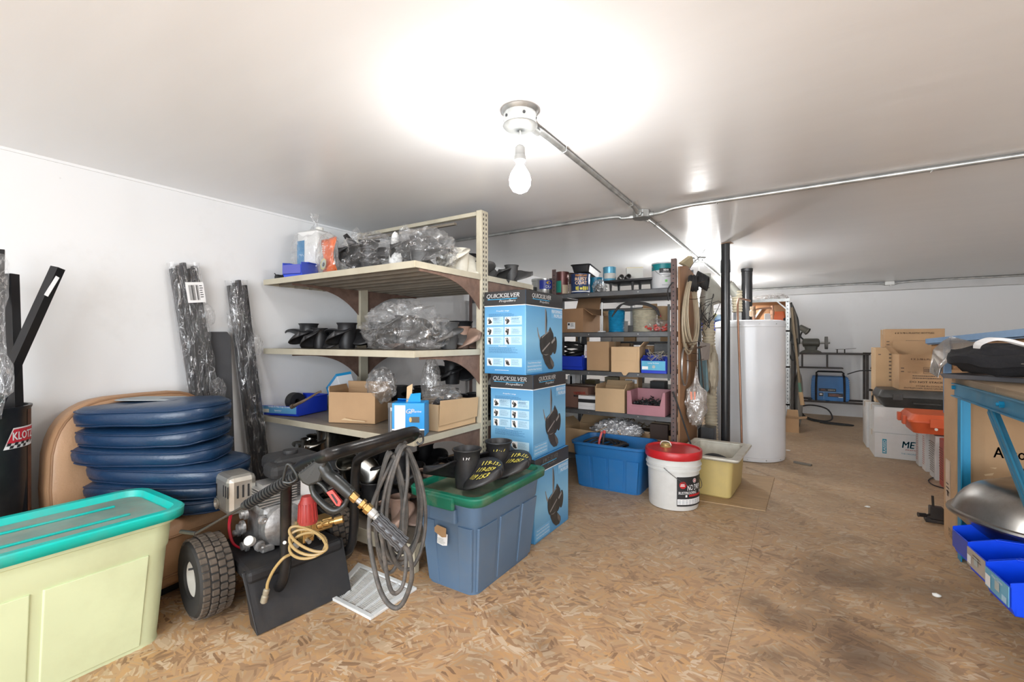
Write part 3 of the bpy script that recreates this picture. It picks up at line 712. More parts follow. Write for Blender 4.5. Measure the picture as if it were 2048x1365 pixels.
# ---- top shelf row
t = thing('rubber_exhaust_boot', 'black rubber boot lying at the far left end of the top shelf', 'rubber part', (xy(553, 1.62), 1.62, z1))
B().lathe([(.045, 0), (.05, .01), (.04, .06), (.032, .09), (.036, .10), (.03, .10), (.026, .08), (.033, .05), (.0001, .045)], (-.05, 0, .05), (.8, -.1, .15), n=20, caps=False).done('boot', M_RUB, t, smooth=True)
B().box((-.06, -.04, 0), (.07, .05, .045)).done('flange', M_RUB, t, bevel=.012)
t = thing('parts_bin', 'small blue plastic bin at left end of the top shelf, beside orange bag', 'storage bin', (xy(598, 1.56), 1.575, z1), 14)
d = parts_bin(t, .135, .12, .085, mat('bin_blue_light', (.04, .09, .62), .3, var=.08), mat('blue_card', (.10, .11, .45), .35, var=.05), fh=.8)
Y = 1.70; X = xy(632, Y)
t = thing('jug_in_bag', 'tall white jug with blue label inside a knotted clear bag, top shelf', 'jug', (X, Y, z1), 8)
B().loft([rrect(.17, .14, .02, z) for z in (0, .275, .285)] + [rrect(.12, .10, .02, .30)]).done('jug', mat('jug_white', (.80, .80, .78), .45, var=.03), t, smooth=30)
B().lathe([(.022, .30), (.022, .32), (.018, .322), (.0001, .322)], (.03, 0, 0), n=20).done('cap', M_WPL, t, smooth=30)
dd = Decal((-.0858, .06, .01), (0, -1, 0), (0, 0, 1), t); dd.rect(.012, 0, .095, .235, mat('label_blue', (.05, .26, .52), .4, var=.15)); dd.done('label')
dd = Decal((-.078, -.0705, .01), (1, 0, 0), (0, 0, 1), t); dd.rect(.002, 0, .06, .225, mat('label_blue', (.05, .26, .52), .4)).rect(.068, .0, .085, .19, WHT); dd.done('label')
crumple('bag', M_BAG, t, (.125, .105, .165), 9, .14, 5, (0, 0, .150), 0.001, 2.4, knot=.055, box=.45)
b = B()
for k in range(7):
    q = k * .9; b.add([(0, 0, .355), (.012*cos(q), .012*sin(q), .355), (.03*cos(q) - .012, .03*sin(q), .405 + .006*(k % 3)), (.03*cos(q+.7) - .012, .03*sin(q+.7), .40)], [(0, 1, 2, 3)])
b.done('bag_tail', M_BAG, t, solid=.0005, kind='stuff')
Y = 1.57; X = xy(655, Y)
t = thing('orange_bag', 'crumpled clear bag with an orange and black card inside, top shelf', 'bag', (X, Y, z1), -10)
M_ORG = mat('orange_print', (.78, .16, .04), .4, var=.2, scale=14)
b = B(); b.grid(lambda i, j: Vector(((i - .5) * (.165 - .04 * j), .012 * sin(9*i + 5*j) + .008, .012 + .185 * j + .006 * sin(8*i))), 8, 10); b.done('card', M_ORG, t, smooth=True, solid=.002)
dd = Decal((-.05, -.018, .01), (1, 0, .05), (0, 0, 1), t); dd.blob(.04, .045, .035, .03, 20, mat('yellow_print', (.62, .56, .22), .4)).blob(.045, .045, .026, .022, 10, mat('grey_print', (.45, .5, .48), .4), 1).blob(.045, .042, .014, .011, 10, INK, 2)
dd.text('WITH', .03, .125, WHT, h=.02, rot=80).text('THE', .055, .12, WHT, h=.018, rot=80); dd.done('print')
crumple('bag', M_BAG, t, (.105, .045, .12), 3, .25, 4, (0, 0, .105), 0.001, 3.0)
pr('matte black propeller lying on its side between orange bag and bagged propeller', M_PBLK, 705, 1.68, z1 + .085, 100, 'b', (62, 14), .85)
t = thing('white_bottle', 'white bottle with white cap behind the black propeller, top shelf', 'bottle', (xy(694, 1.9), 1.9, z1), 0)
B().lathe([(.036, 0), (.038, .01), (.038, .16), (.03, .2), (.018, .235), (.016, .25)], n=24).done('bottle', M_WPL, t, smooth=40)
B().lathe([(.021, .245), (.021, .28), (.018, .283), (.0001, .283)], n=20).done('cap', M_WPL, t, smooth=30)
B().tube([(.035, 0, .1), (.07, 0, .13), (.075, 0, .19), (.03, 0, .21)], .009, 8, 5).done('handle', M_WPL, t, smooth=True)
for px, lab, sd, m_, w in ((742, 'large bag holding a black propeller, left of the two big top-shelf bags', 11, M_PBLK, .19), (850, 'large clear bag holding a grey propeller at top shelf front corner', 14, M_PGRY, .20)):
    Y = 1.68; t = thing('bagged_propeller', lab, 'bagged propeller', (xy(px, Y), Y, z1) if px < 800 else (-1.67, 1.76, z1), 0)
    hub, bl, nb = prop_meshes('a', m_)
    for i in range(4):
        o = bpy.data.objects.new('hub' if i == 0 else 'blade', hub if i == 0 else bl); COL.objects.link(o); o.parent = t; o.rotation_euler = (.12, .1, 2.1 * i); o.location = (-.01, 0, .035); o.scale = (.95,) * 3
        if i: s_ = o.modifiers.new('s', 'SOLIDIFY'); s_.thickness = .005
    crumple('bag', M_BAG, t, (w, .14, .115), sd, .34, 5, (0, 0, .10), 0.001, 2.8)
    crumple('bag_neck', M_BAG, t, (.03, .03, .06), sd + 2, .5, 3, (-w * .62, 0, .20), None, 4)
    if sd == 14:
        crumple('foam_wrap', mat('white_foam', (.82, .82, .8), .6), t, (.035, .03, .055), 2, .3, 3, (-w * .50, -.09, .06), .002, 4)
        crumple('foam_wrap', mat('white_foam', (.82, .82, .8), .6), t, (.02, .02, .06), 6, .3, 3, (-w * .62, -.07, .15), .002, 4)
pr('white propeller with chipped hub at right end of the top shelf', M_PWHT, 921, 1.95, z1, 42, 'b', (0, 0), 1.0)
pr('dark propeller on the top shelf behind the white one', M_PBLK, 940, 2.15, z1, 70, 'a', sc=.95)
pr('grey propeller standing on its edge behind the beige post, top shelf', M_PGRY, 985, 2.28, z1 + .06, 30, 'b', (150, 20), .8)
pr('grey propeller with upright hub at the right end of the top shelf', M_PGRY, 1023, 2.42, z1, 130, 'a', sc=.78)
pr('dark propeller low on the top shelf behind the post', M_PBLK, 968, 2.44, z1, 95, 'c', sc=.85)
# ---- box shelf
t = thing('parts_bin', 'large blue plastic bin with black roll at left end of the box shelf', 'storage bin', (xy(588, 1.66), 1.665, z3), 16)
d = parts_bin(t, .28, .25, .105, M_BLUEBIN, mat('bin_label_blue', (.10, .30, .52), .4), fh=.55)
d.text('Grade 8 Hex Cap Screws', .15, .038, WHT, w=.16).rect(.02, .004, .055, .02, mat('label_cream', (.7, .7, .6), .5), 1).text('Spaenaur', .14, .016, WHT, w=.05); d.done()
t = thing('rubber_roll', 'thick black rubber roll lying in large blue bin', 'rubber roll', (xy(583, 1.70), 1.70, z3 + .062), 10)
B().lathe([(.018, -.07), (.052, -.07), (.054, -.066), (.054, .066), (.052, .07), (.018, .07), (.018, -.07)], (0, 0, 0.0), (1, -.2, 0), n=28, caps=False).done('roll', M_RUB, t, smooth=35)
t = thing('wrench', 'rusty steel rod wrench resting across rim of large blue bin', 'wrench', (xy(610, 1.57), 1.57, z3 + .13))
B().tube([ad(588, 812, 2.42), ad(612, 800, 2.42), ad(634, 787, 2.46), ad(643, 783, 2.47)], [.008, .006, .006, .007], 8, 5).done('shaft', mat('rusty_steel', (.16, .12, .09), .5, .7, dirt=(.2, .1, .05), dirt_amt=.5), t, smooth=True, world=True)
p_ = ad(586, 813, 2.42); B().lathe([(.007, -.006), (.012, -.006), (.012, .012), (.007, .012), (.007, -.006)], p_, (-1, -.3, -.4), n=16, caps=False).done('socket', mat('rusty_steel', (.16, .12, .09), .5, .7), t, world=True)
t = thing('display_box', 'white and blue printed box leaning in the brown carton, box shelf', 'box', (xy(692, 1.82), 1.80, z3 + .115), -22); t.rotation_euler = (radians(8), radians(-28), radians(-18))
B().box((-.10, -.045, -.07), (.10, .045, .10)).done('box_body', mat('box_white', (.68, .72, .76), .4, var=.04), t, bevel=.003)
b = B(); b.box((-.101, -.047, .085), (.101, .046, .1015)); b.box((-.102, -.047, -.07), (-.085, .046, .1015)); each(b, 'blue_edge', mat('box_blue', (.02, .30, .62), .4, var=.05), t)
Decal((-.1, -.0455, -.07), (1, 0, 0), (0, 0, 1), t).lines(.04, .09, .07, 4, .008, mat('grey_print', (.4, .45, .5), .4)).bars(.08, .02, .02, .04, INK, 1, 5, 7).done()
t = thing('open_carton', 'open brown cardboard carton with torn corner, middle of the box shelf', 'carton', (xy(722, 1.70), 1.70, z3), 22)
carton(t, .27, .20, .165, M_CARD, True, flaps=(('x', .03, 12), ('Y', .05, -25)))
Decal((-.15, -.12, 0), (1, 0, 0), (0, 0, 1), t).poly([(.10, .02), (.24, .012), (.235, .018), (.17, .022), (.12, .03)], mat('card_tear', (.62, .46, .28), .9)).done('torn_edge')
crumple('bag', M_BAG2, thing('crumpled_bag', 'dark-looking clear bag puffing out of the open brown carton', 'bag', (xy(763, 1.72), 1.72, z3 + .20), 0), (.085, .07, .09), 21, .35, 4, (0, 0, 0), None, 3)
t = thing('torn_box', 'narrow black and white printed box beside the blue carton, box shelf', 'box', (xy(792, 1.55), 1.555, z3), 25)
B().box((-.026, -.045, 0), (.026, .045, .15)).done('box_body', mat('dark_card', (.06, .06, .065), .5), t, bevel=.002)
Decal((-.026, -.045, 0), (1, 0, 0), (0, 0, 1), t).rect(.012, .01, .03, .12, mat('faded_white', (.6, .6, .58), .6)).bars(.014, .012, .026, .1, INK, 1, 3, 12).rect(.0, .128, .052, .022, mat('dark_card2', (.12, .11, .10), .5)).done()
t = thing('blue_carton', 'bright blue torn carton with a white insert, front of box shelf', 'carton', (-1.555, 1.565, z3), 32)
M_CY = mat('carton_cyan', (.01, .28, .68), .35, var=.06); b = B().box((-.075, -.055, 0), (.075, .055, .155)); b.done('box_body', M_CY, t, bevel=.002)
dd = Decal((-.075, -.055, 0), (1, 0, 0), (0, 0, 1), t); dd.rect(.0, 0, .15, .03, INK).rect(.0, .03, .15, .006, WHT).rect(.012, .02, .05, .125, mat('insert_white', (.78, .78, .8), .4), 1)
dd.text('GP', .085, .118, WHT, h=.022, bold=.03, shear=.3, l=2).text('marine', .115, .117, WHT, h=.01, shear=.3, l=2).rect(.085, .066, .042, .026, mat('dark_part', (.07, .07, .06), .4), 2).blob(.086, .079, .006, .012, 0, M_BRASS, 3).text('Cylinder', .11, .02, WHT, h=.012, l=2); dd.done()
b = B(); b.prism([(-.03, 0), (.03, 0), (.026, .05), (-.02, .045)], (.02, -.02, .155), (1, 0, 0), (0, .5, .8), (0, -.8, .5), .002); b.prism([(-.05, 0), (.03, 0), (.02, .035), (-.04, .05)], (-.02, .03, .155), (1, 0, 0), (0, -.8, .3), (0, .3, .8), .002); each(b, 'torn_flap', M_CY, t)
B().prism([(-.012, 0), (.012, 0), (.014, .10), (-.012, .085)], (-.01, .0, .14), (1, 0, 0), (0, .2, .98), (0, -1, 0), .003).done('card_tongue', M_CARDL, t)
t = thing('open_carton', 'pale cardboard carton with large front flap, right end of box shelf', 'carton', (-1.595, 1.83, z3), 90)
carton(t, .30, .22, .13, M_CARDL, True)
B().prism([(-.15, 0), (.155, .005), (.15, .112), (-.158, .125)], (0, -.113, .028), (1, 0, 0), (0, -.12, 1), (0, -1, 0), .003).done('flap', M_CARDL, t)
b = B()
for k, (x, y) in enumerate(((-.07, -.03), (-.02, .02), (.04, -.02), (.08, .03))): b.cbox((x, y, .11), (.05, .03, .07), Matrix.Rotation(.5 * k, 3, 'Z') @ Matrix.Rotation(.6, 3, 'X'))
b.done('small_parts', mat('dark_parts', (.05, .05, .055), .4), t, bevel=.004, kind='stuff')
crumple('bag', M_BAG2, t, (.10, .09, .06), 33, .4, 4, (.02, .01, .145), None, 3.4)
for i, (px, Y, m_, s_, st) in enumerate(((800, 2.2, M_PGRY, .9, 'a'), (845, 2.15, M_PGLS, 1.0, 'a'), (900, 2.3, M_PBLK, 1.0, 'c'), (905, 2.32, M_PBLK, 1.0, 'a'), (950, 2.2, M_PBLK, .9, 'b'), (985, 2.4, M_PBLK, 1.0, 'a'), (1000, 2.2, M_PBLK, .8, 'c'))):
    if i == 3: pr('black propeller stacked on another at the back of box shelf', m_, px, Y, z3 + .16, 50, st, sc=s_); continue
    pr(('grey-hubbed propeller at the back of box shelf behind brown carton', 'glossy black propeller at the back of box shelf behind blue carton', 'black propeller at the bottom of a stack, back of box shelf', '', 'black propeller on the box shelf beside the beige post', 'black propeller on box shelf behind the propeller cartons', 'small black propeller right of beige post on box shelf')[i], m_, px, Y, z3, i * 37, st, sc=s_)
crumple('bag', M_BAG2, thing('hanging_bag', 'tall thin clear bag standing behind the pale carton, box shelf', 'bag', (xy(862, 1.93), 1.93, z3 + .18), 0), (.055, .05, .17), 25, .3, 4, (0, 0, 0), None, 3)
# ---- bottom deck
pr('short stainless propeller hub at left end of the bottom deck', M_PSTL, 578, 1.72, z4 + .18, 40, 's', sc=.95)
pr('shiny stainless propeller with green tag on bottom deck', M_PSTL, 655, 1.70, z4 + .23, 150, 'a', (0, 0), 1.1)
pr('stainless propeller blade-up behind the machine handle, bottom deck', M_PSTL, 700, 1.62, z4 + .16, 20, 's', (35, 10), 1.1)
for i, (px, Y, z, m_, s_, st, lab) in enumerate((
    (612, 1.62, 0, M_PGRY, .9, 'a', 'grey propeller low on the bottom deck under stainless ones'), (655, 1.72, 0, M_PBLK, 1, 'c', 'black propeller on the bottom deck under the tagged stainless one'),
    (745, 1.66, 0, M_PBLK, 1.1, 'a', 'black propeller on the bottom deck right of the machine upright'), (742, 1.84, .15, M_PBLK, 1, 'a', 'black propeller stacked second high on the bottom deck, centre'),
    (800, 1.62, 0, M_PBRN, 1, 'b', 'rust-ringed propeller at front right of the bottom deck'), (800, 1.80, .14, M_PBLK, 1, 'a', 'black propeller stacked behind the hose coil, bottom deck'),
    (870, 1.66, .14, M_PBRN, .9, 'b', 'brown propeller stacked above green-lidded tote, bottom deck'), (870, 1.66, 0, M_PBLK, 1, 'a', 'black propeller at right corner of the bottom deck'),
    (915, 1.85, .14, M_PBLK, 1, 'c', 'four-blade black propeller near the beige post, bottom deck'), (700, 1.72, .0, M_PGLS, .95, 'b', 'glossy black propeller behind the machine engine, bottom deck'),
    (930, 2.2, .1, M_PBLK, 1, 'a', 'black propeller at the rear half of bottom deck'), (850, 2.2, .1, M_PBLK, 1, 'a', 'black propeller at rear left half of bottom deck'), (990, 2.25, .2, M_PGRY, 1, 'b', 'grey propeller right of the beige post, lowest level'))):
    pr(lab, m_, px, Y, z4 + z, i * 41 + 15, st, sc=s_)
tg = [o for o in COL.objects if o.get('label', '').startswith('shiny stainless propeller with green tag')][0]
B().add([(.03, -.13, .10), (.055, -.12, .10), (.075, -.145, .07), (.05, -.155, .07)], [(0, 1, 2, 3)]).done('green_tag', mat('tag_green', (.02, .35, .18), .4), tg, solid=.001)
# ------------------------------------------------------------------ lime tote with teal lid
M_LIME = mat('lime_plastic', (.62, .69, .44), .42, var=.06, scale=2.5, dirt=(.42, .42, .24), dirt_amt=.25)
M_TEAL = mat('teal_lid', (.0, .52, .46), .38, var=.05, scale=3, dirt=(.22, .26, .22), dirt_amt=.45)
t = thing('storage_tote', 'large lime green plastic tote with teal lid in the foreground', 'storage tote', (-2.045, .27, 0), 0)
tote_body('tote_body', M_LIME, t, .38, .95, .432, .07, .03, band=.25, rim=.012, pads_y=((.02, .17), (.20, .385), (.41, .61), (.635, .925)), pads_x=((.25, .75),))
td = tote_lid('lid', M_TEAL, t, .415, .985, .462, .075, .032, .022)
M_DUST = mat('dusty_teal', (.22, .34, .30), .7, var=.3, scale=5, dirt=(.30, .28, .23), dirt_amt=.9)
B().loft([rrect(.345, .915, .05, .4405), rrect(.33, .90, .05, .4425)]).done('lid_panel', M_DUST, td, smooth=20)
b = B()
for x in (-.07, .07): b.box((x - .006, -.40, .4425), (x + .006, .36, .449))
each(b, 'rib', M_TEAL, td, bevel=.002)
# ------------------------------------------------------------------ black barrel with rails
M_TAR = mat('tar_black', (.012, .012, .013), .35, var=.4, dirt=(.05, .045, .04), dirt_amt=.35)
c = ad(-49, 1000, 1.67); t = thing('open_barrel', 'black rusty open cylinder with red racing logo at far left', 'barrel', (c.x, c.y, 0)); BR = .14
B().lathe([(BR, 0), (BR + .004, .01), (BR, .02), (BR, .79), (BR + .005, .80), (BR + .005, .806), (BR - .006, .806), (BR - .006, .02), (.0001, .02)], n=48, caps=False).done('barrel_body', M_TAR, t, smooth=35)
M_RUST = mat('rust_side', (.14, .055, .03), .75, var=.3, scale=16, dirt=(.03, .02, .02), dirt_amt=.5)
vd = (Vector((0, 0)) - Vector((c.x, c.y))); a0 = math.degrees(atan2(vd.y, vd.x)) + 90
wrap_band(t, M_RUST, BR + .0008, .02, .79, (a0 + 66, a0 + 110), 'rust')
def bcurve(poly, m, l=1):
    # polygon with (angle-offset-metres, z) wrapped round the barrel
    B().add([Vector(((BR + .0008*(l+1)) * cos(radians(a0 - 90) + x/BR), (BR + .0008*(l+1)) * sin(radians(a0 - 90) + x/BR), z)) for x, z in poly], [tuple(range(len(poly)))]).done('logo', m, t)
M_RED = mat('logo_red', (.62, .03, .05), .4, var=.05)
def strip(x0, x1, za, zb, sh, m, l, n=8):
    for i in range(n):
        u0 = i / n; u1 = (i + 1) / n
        bcurve([(x0+(x1-x0)*u0 , za), (x0+(x1-x0)*u1, za), (x0+(x1-x0)*u1 + sh, zb), (x0+(x1-x0)*u0 + sh, zb)], m, l)
lx = .066; lz = .655
strip(lx, lx + .125, lz, lz + .075, .03, WHT, 1, 6); strip(lx + .01, lx + .12, lz + .020, lz + .07, .022, M_RED, 2, 6)
for i in range(7):
    for j in range(2):
        if (i + j) % 2: bcurve([(lx + .004 + i*.012 + j*.004, lz + .002 + j*.010), (lx + .016 + i*.012 + j*.004, lz + .002 + j*.010), (lx + .020 + i*.012 + j*.004, lz + .012 + j*.010), (lx + .008 + i*.012 + j*.004, lz + .012 + j*.010)], INK, 3)
wrap_text(t, 'KLOTZ', WHT, BR + .0035, lz + .045, h=.030, w=.095, ang=0, bold=.03, rot0=a0 - 90 + math.degrees((lx + .072)/BR), name='lettering')
M_RAIL = mat('black_rail', (.018, .018, .02), .3, .3, var=.2)
def rail(lab, p0, p1, w, dpt, m=M_RAIL, slots=2, group=None, name='rail', grooves=True, up=None):
    t = thing(name, lab, 'rail', p0, 0, group); p0 = Vector(p0); p1 = Vector(p1); d = (p1 - p0).normalized()
    side = up if up is not None else RT; side = (Vector(side) - d * d.dot(Vector(side))).normalized(); nn = side.cross(d)
    # channel section
    k = w * .18; sec = [(-w/2, -dpt/2), (w/2, -dpt/2), (w/2, dpt/2), (w/2 - k, dpt/2), (w/2 - k, -dpt/2 + k), (k/2, -dpt/2 + k), (k/2, dpt*.2), (-k/2, dpt*.2), (-k/2, -dpt/2 + k), (-w/2 + k, -dpt/2 + k), (-w/2 + k, dpt/2), (-w/2, dpt/2)]
    B().loft([[p + side * a + nn * -b_ for a, b_ in sec] for p in (p0, p1)]).done('channel', m, t, world=True)
    return t, side, nn, d
b0 = ad(38, 905, 1.70); rail('black channel rail standing upright in barrel, rightmost', (b0.x, b0.y, .03), ad(16, 549, 1.72), .055, .03)
b0 = ad(-5, 905, 1.66); rail('black rail standing upright at the photo left edge, in barrel', (b0.x, b0.y, .03), ad(-12, 552, 1.72), .04, .03)
t, sd, nn, dv = rail('slanted black rail leaning out of the barrel to the right', ad(-36, 870, 1.6), ad(116, 536, 1.74), .03, .03)
q = ad(98, 574, 1.722); B().cbox(q - nn * .0 + Vector((0, 0, 0)), (.002, .085, .014), None) if False else None
B().add([ad(88, 590, 1.69), ad(112, 552, 1.70), ad(119, 556, 1.70), ad(96, 594, 1.69)], [(0, 1, 2, 3)]).done('sticker', mat('grey_sticker', (.5, .5, .5), .5), t, world=True, solid=.001)
t = thing('wrapped_rail', 'plastic-wrapped rail end poking in at the photo left edge', 'rail', ad(-10, 800, 1.6))
B().bar(ad(-8, 840, 1.62), ad(-2, 500, 1.7), .03, .02).done('rail', M_RAIL, t, world=True); B().tube([ad(-6, 830, 1.6), ad(4, 770, 1.6), ad(-2, 640, 1.62), ad(0, 510, 1.68)], [.012, .03, .015, .024, .012], 8, 6).done('wrap', M_WRAP, t, smooth=True, world=True)
# ------------------------------------------------------------------ wrapped rail bundles leaning on the left wall
def bundle(lab, top, bot, w, n, lab_t=None, seed=0):
    top = Vector(top); bot = Vector(bot); d = (top - bot).normalized(); t = thing('rail_bundle', lab, 'rail bundle', bot)
    side = Vector((0, 1, 0)); side = (side - d * d.dot(side)).normalized(); nn = side.cross(d)
    if nn.x < 0: nn = -nn
    for i in range(n):
        o = side * (w * (i + .5) / n - w / 2) + nn * (.012 * (i % 2))
        B().bar(bot + o, top + o + d * (.015 * ((i * 7) % 3 - 1)), w / n * .78, .035, nn).done('rail', M_RAIL, t, world=True, bevel=.003)
    rd = random.Random(seed); L = (top - bot).length
    def ring(s):
        p = bot + d * (L * s); out = []
        for k in range(16):
            q = 2*pi*k/16; nz = noise.noise(Vector((s * 22 + seed, cos(q) * 2, sin(q) * 2)))
            a = (w/2 + .008 + .006 * nz) * (1 if cos(q) > 0 else -1) * abs(cos(q)) ** .6; b_ = (.030 + .010 * nz) * (1 if sin(q) > 0 else -1) * abs(sin(q)) ** .6
            out.append(p + side * a + nn * (b_ + .006))
        return out
    B().loft([ring(.02 + .99 * i / 60) for i in range(61)], (False, False)).done('stretch_wrap', M_WRAP, t, smooth=50, world=True)
    for k in range(3):
        s = rd.uniform(.4, .95); crumple('loose_wrap', M_WRAP, t, (.03, .04, .06), seed + k, .5, 3, bot + d * L * s + nn * .03 + side * rd.choice((-1, 1)) * w * .45, None, 4, world=True)
    if lab_t:
        s, hh, off = lab_t; o = bot + d * L * s + nn * .043 + side * off
        dd = Decal(o - bot - side * .042, side, d, t); dd.rect(0, 0, .084, hh, WHT).bars(.012, hh * .12, .03, hh * .74, INK, 1, 4, 14).bars(.046, hh * .12, .012, hh * .74, INK, 1, 6, 6)
        dd.lines(.062, hh * .8, .018, 6, hh * .11, INK).done('label')
    return t
tp = ad(366, 532, 2.34); bundle('wide bundle of black rails in shiny wrap with a barcode label', tp, ad(452, 1068, 2.455), .125, 5, (.865, .105, .02), 1)
tp = ad(472, 566, 2.56); bundle('narrow bundle of black rails in stretch wrap, nearer the shelving', tp, ad(532, 1040, 2.66), .095, 4, None, 5)
t = thing('foam_panel', 'dark grey padded panel leaning on wall between two rail bundles', 'panel', ad(434, 900, 2.45))
A = [ad(404, 672, 2.44), ad(412, 664, 2.44), ad(455, 664, 2.50), ad(462, 673, 2.51), ad(476, 1075, 2.44), ad(412, 1095, 2.36)]
b = B(); b.add(A + [p + Vector((-.03, 0, 0)) for p in A], [(0,1,2,3,4,5), (11,10,9,8,7,6)] + [(i, (i+1) % 6, 6 + (i+1) % 6, 6 + i) for i in range(6)]); b.done('panel', mat('charcoal_fabric', (.045, .045, .048), .85, bump=.3, bscale=300), t, world=True, bevel=.004)
# ------------------------------------------------------------------ tan boat seat
M_TAN = mat('tan_vinyl', (.42, .245, .135), .42, var=.08, scale=3, bump=.25, bscale=120)
M_PIPE = mat('tan_piping', (.30, .16, .08), .5)
SC_ = Vector((-2.40, .93, 0)); t = thing('boat_seat', 'tan vinyl boat seat with curved back, against wall under blue cushions', 'seat', SC_, 8)
def back_ring(s, off, sh=0):
    # outline of the seat back in (y, z)
    pts = []
    for k in range(40):
        q = 2*pi*k/40; c_, s_ = cos(q), sin(q)
        y = -.045 + (.335 - off) * (1 if c_ > 0 else -1) * abs(c_) ** (.5); z = .46 + (.35 - off) * (1 if s_ > 0 else -1) * abs(s_) ** (.5)
        y *= 1 - .10 * max(0, (z - .45) / .33) ** 2
        pts.append(Vector((s + .03 - .08 * (z - .3), y, z)))
    return pts
B().loft([back_ring(-.26, .03), back_ring(-.25, .005), back_ring(-.20, 0), back_ring(-.175, .0), back_ring(-.155, .02), back_ring(-.15, .06)]).done('backrest', M_TAN, t, smooth=60); bk = COL.objects[-1]
B().tube([p + Vector((.004, 0, 0)) for p in back_ring(-.17, .012)], .006, 8, closed=True).done('piping', M_PIPE, bk, smooth=True)
B().tube([Vector((-.153 - .10 * (z - .3), -.14 - .02 * sin(z * 6), z)) for z in (.30, .4, .5, .6, .7)], .004, 6).done('piping', M_PIPE, bk, smooth=True)
b = B().loft([rrect(.38, .66, .09, .06, cx=.04), rrect(.42, .70, .10, .09, cx=.04), rrect(.44, .72, .11, .24, cx=.04), rrect(.43, .71, .11, .29, cx=.04), rrect(.38, .66, .09, .318, cx=.04), rrect(.2, .4, .05, .322, cx=.04)]); sk = b.done('seat_cushion', M_TAN, t, smooth=60)
B().tube(rrect(.445, .725, .11, .265, cx=.04), .005, 8, closed=True).done('piping', M_PIPE, sk, smooth=True)
B().tube(rrect(.43, .71, .11, .11, cx=.04), .005, 8, closed=True).done('piping', M_PIPE, sk, smooth=True)
B().box((-.12, -.24, 0), (.17, .24, .07)).done('seat_base', M_BLK, t, bevel=.01)
# ------------------------------------------------------------------ stack of navy cushions
M_NAVY = mat('navy_vinyl', (.008, .034, .088), .36, var=.15, scale=4, dirt=(.045, .07, .095), dirt_amt=.25, bump=.3, bscale=90, coat=.15)
M_NAVP = mat('navy_piping', (.008, .03, .08), .4)
def cushion(lab, px, py_b, py_t, wpx, rz, d0, seed, dd=.36, bare=False):
    c = ad(px, py_b, d0); h = max(.028, (py_b - py_t + 5.5) / 910 * (d0 - .05)); w = wpx / 910 * d0 * .84
    t = thing('seat_cushion', lab, 'cushion', (c.x + .012, c.y + .018, c.z), math.degrees(TH) + rz, 'navy cushions stacked on the tan seat')
    def rg(off, z):
        out = []
        for k in range(48):
            q = 2*pi*k/48; cx_, sy_ = cos(q), sin(q)
            x = (w/2 - off) * (1 if cx_ > 0 else -1) * abs(cx_) ** .62
            y = (dd/2 - off) * (1 if sy_ > 0 else -1) * abs(sy_) ** (.62 if sy_ < 0 else .8)
            zz = z + .006 * noise.noise(Vector((cx_ * 2.2 + seed, sy_ * 2.2, z * 9))) + .010 * cos(q * 1 + seed) * (z > .001)
            out.append(Vector((x, y, zz)))
        return out
    B().loft([rg(.07, 0), rg(.02, .003), rg(.003, h * .25), rg(0, h * .55), rg(.008, h * .80), rg(.03, h * .94), rg(.09, h), rg(.15, h * 1.02)]).done('cushion_body', M_NAVY, t, smooth=70); cb_ = COL.objects[-1]
    B().tube([p for p in rg(.004, h * .74)], .0042, 6, closed=True).done('piping', M_NAVP, cb_, smooth=True)
    B().tube([p for p in rg(.010, h * .12)], .0035, 6, closed=True).done('piping', M_NAVP, cb_, smooth=True)
    if bare: B().loft([rrect(w * .48, dd * .4, .05, h * 1.015, cx=-w*.10, cy=dd*.12), rrect(w * .46, dd * .38, .05, h * 1.05, cx=-w*.10, cy=dd*.12)]).done('backing', mat('pale_backing', (.36, .40, .42), .8), t)
    return t
cushion('dark underside cushion at the very bottom of the stack', 349, 1012, 984, 292, 0, 2.02, 1)
cushion('navy cushion second from the bottom of the stack', 334, 984, 953, 338, 3, 2.01, 2)
cushion('navy cushion third from bottom, wide one with rounded right end', 335, 951, 917, 336, -2, 2.0, 3)
cushion('navy cushion third from the top of the stack', 302, 914, 881, 322, 2, 1.99, 4)
cushion('navy cushion second from the top of the stack', 304, 878, 845, 312, -2, 1.99, 5)
cushion('topmost navy cushion with pale backing showing on top', 304, 842, 806, 308, 1, 1.98, 6, bare=True)
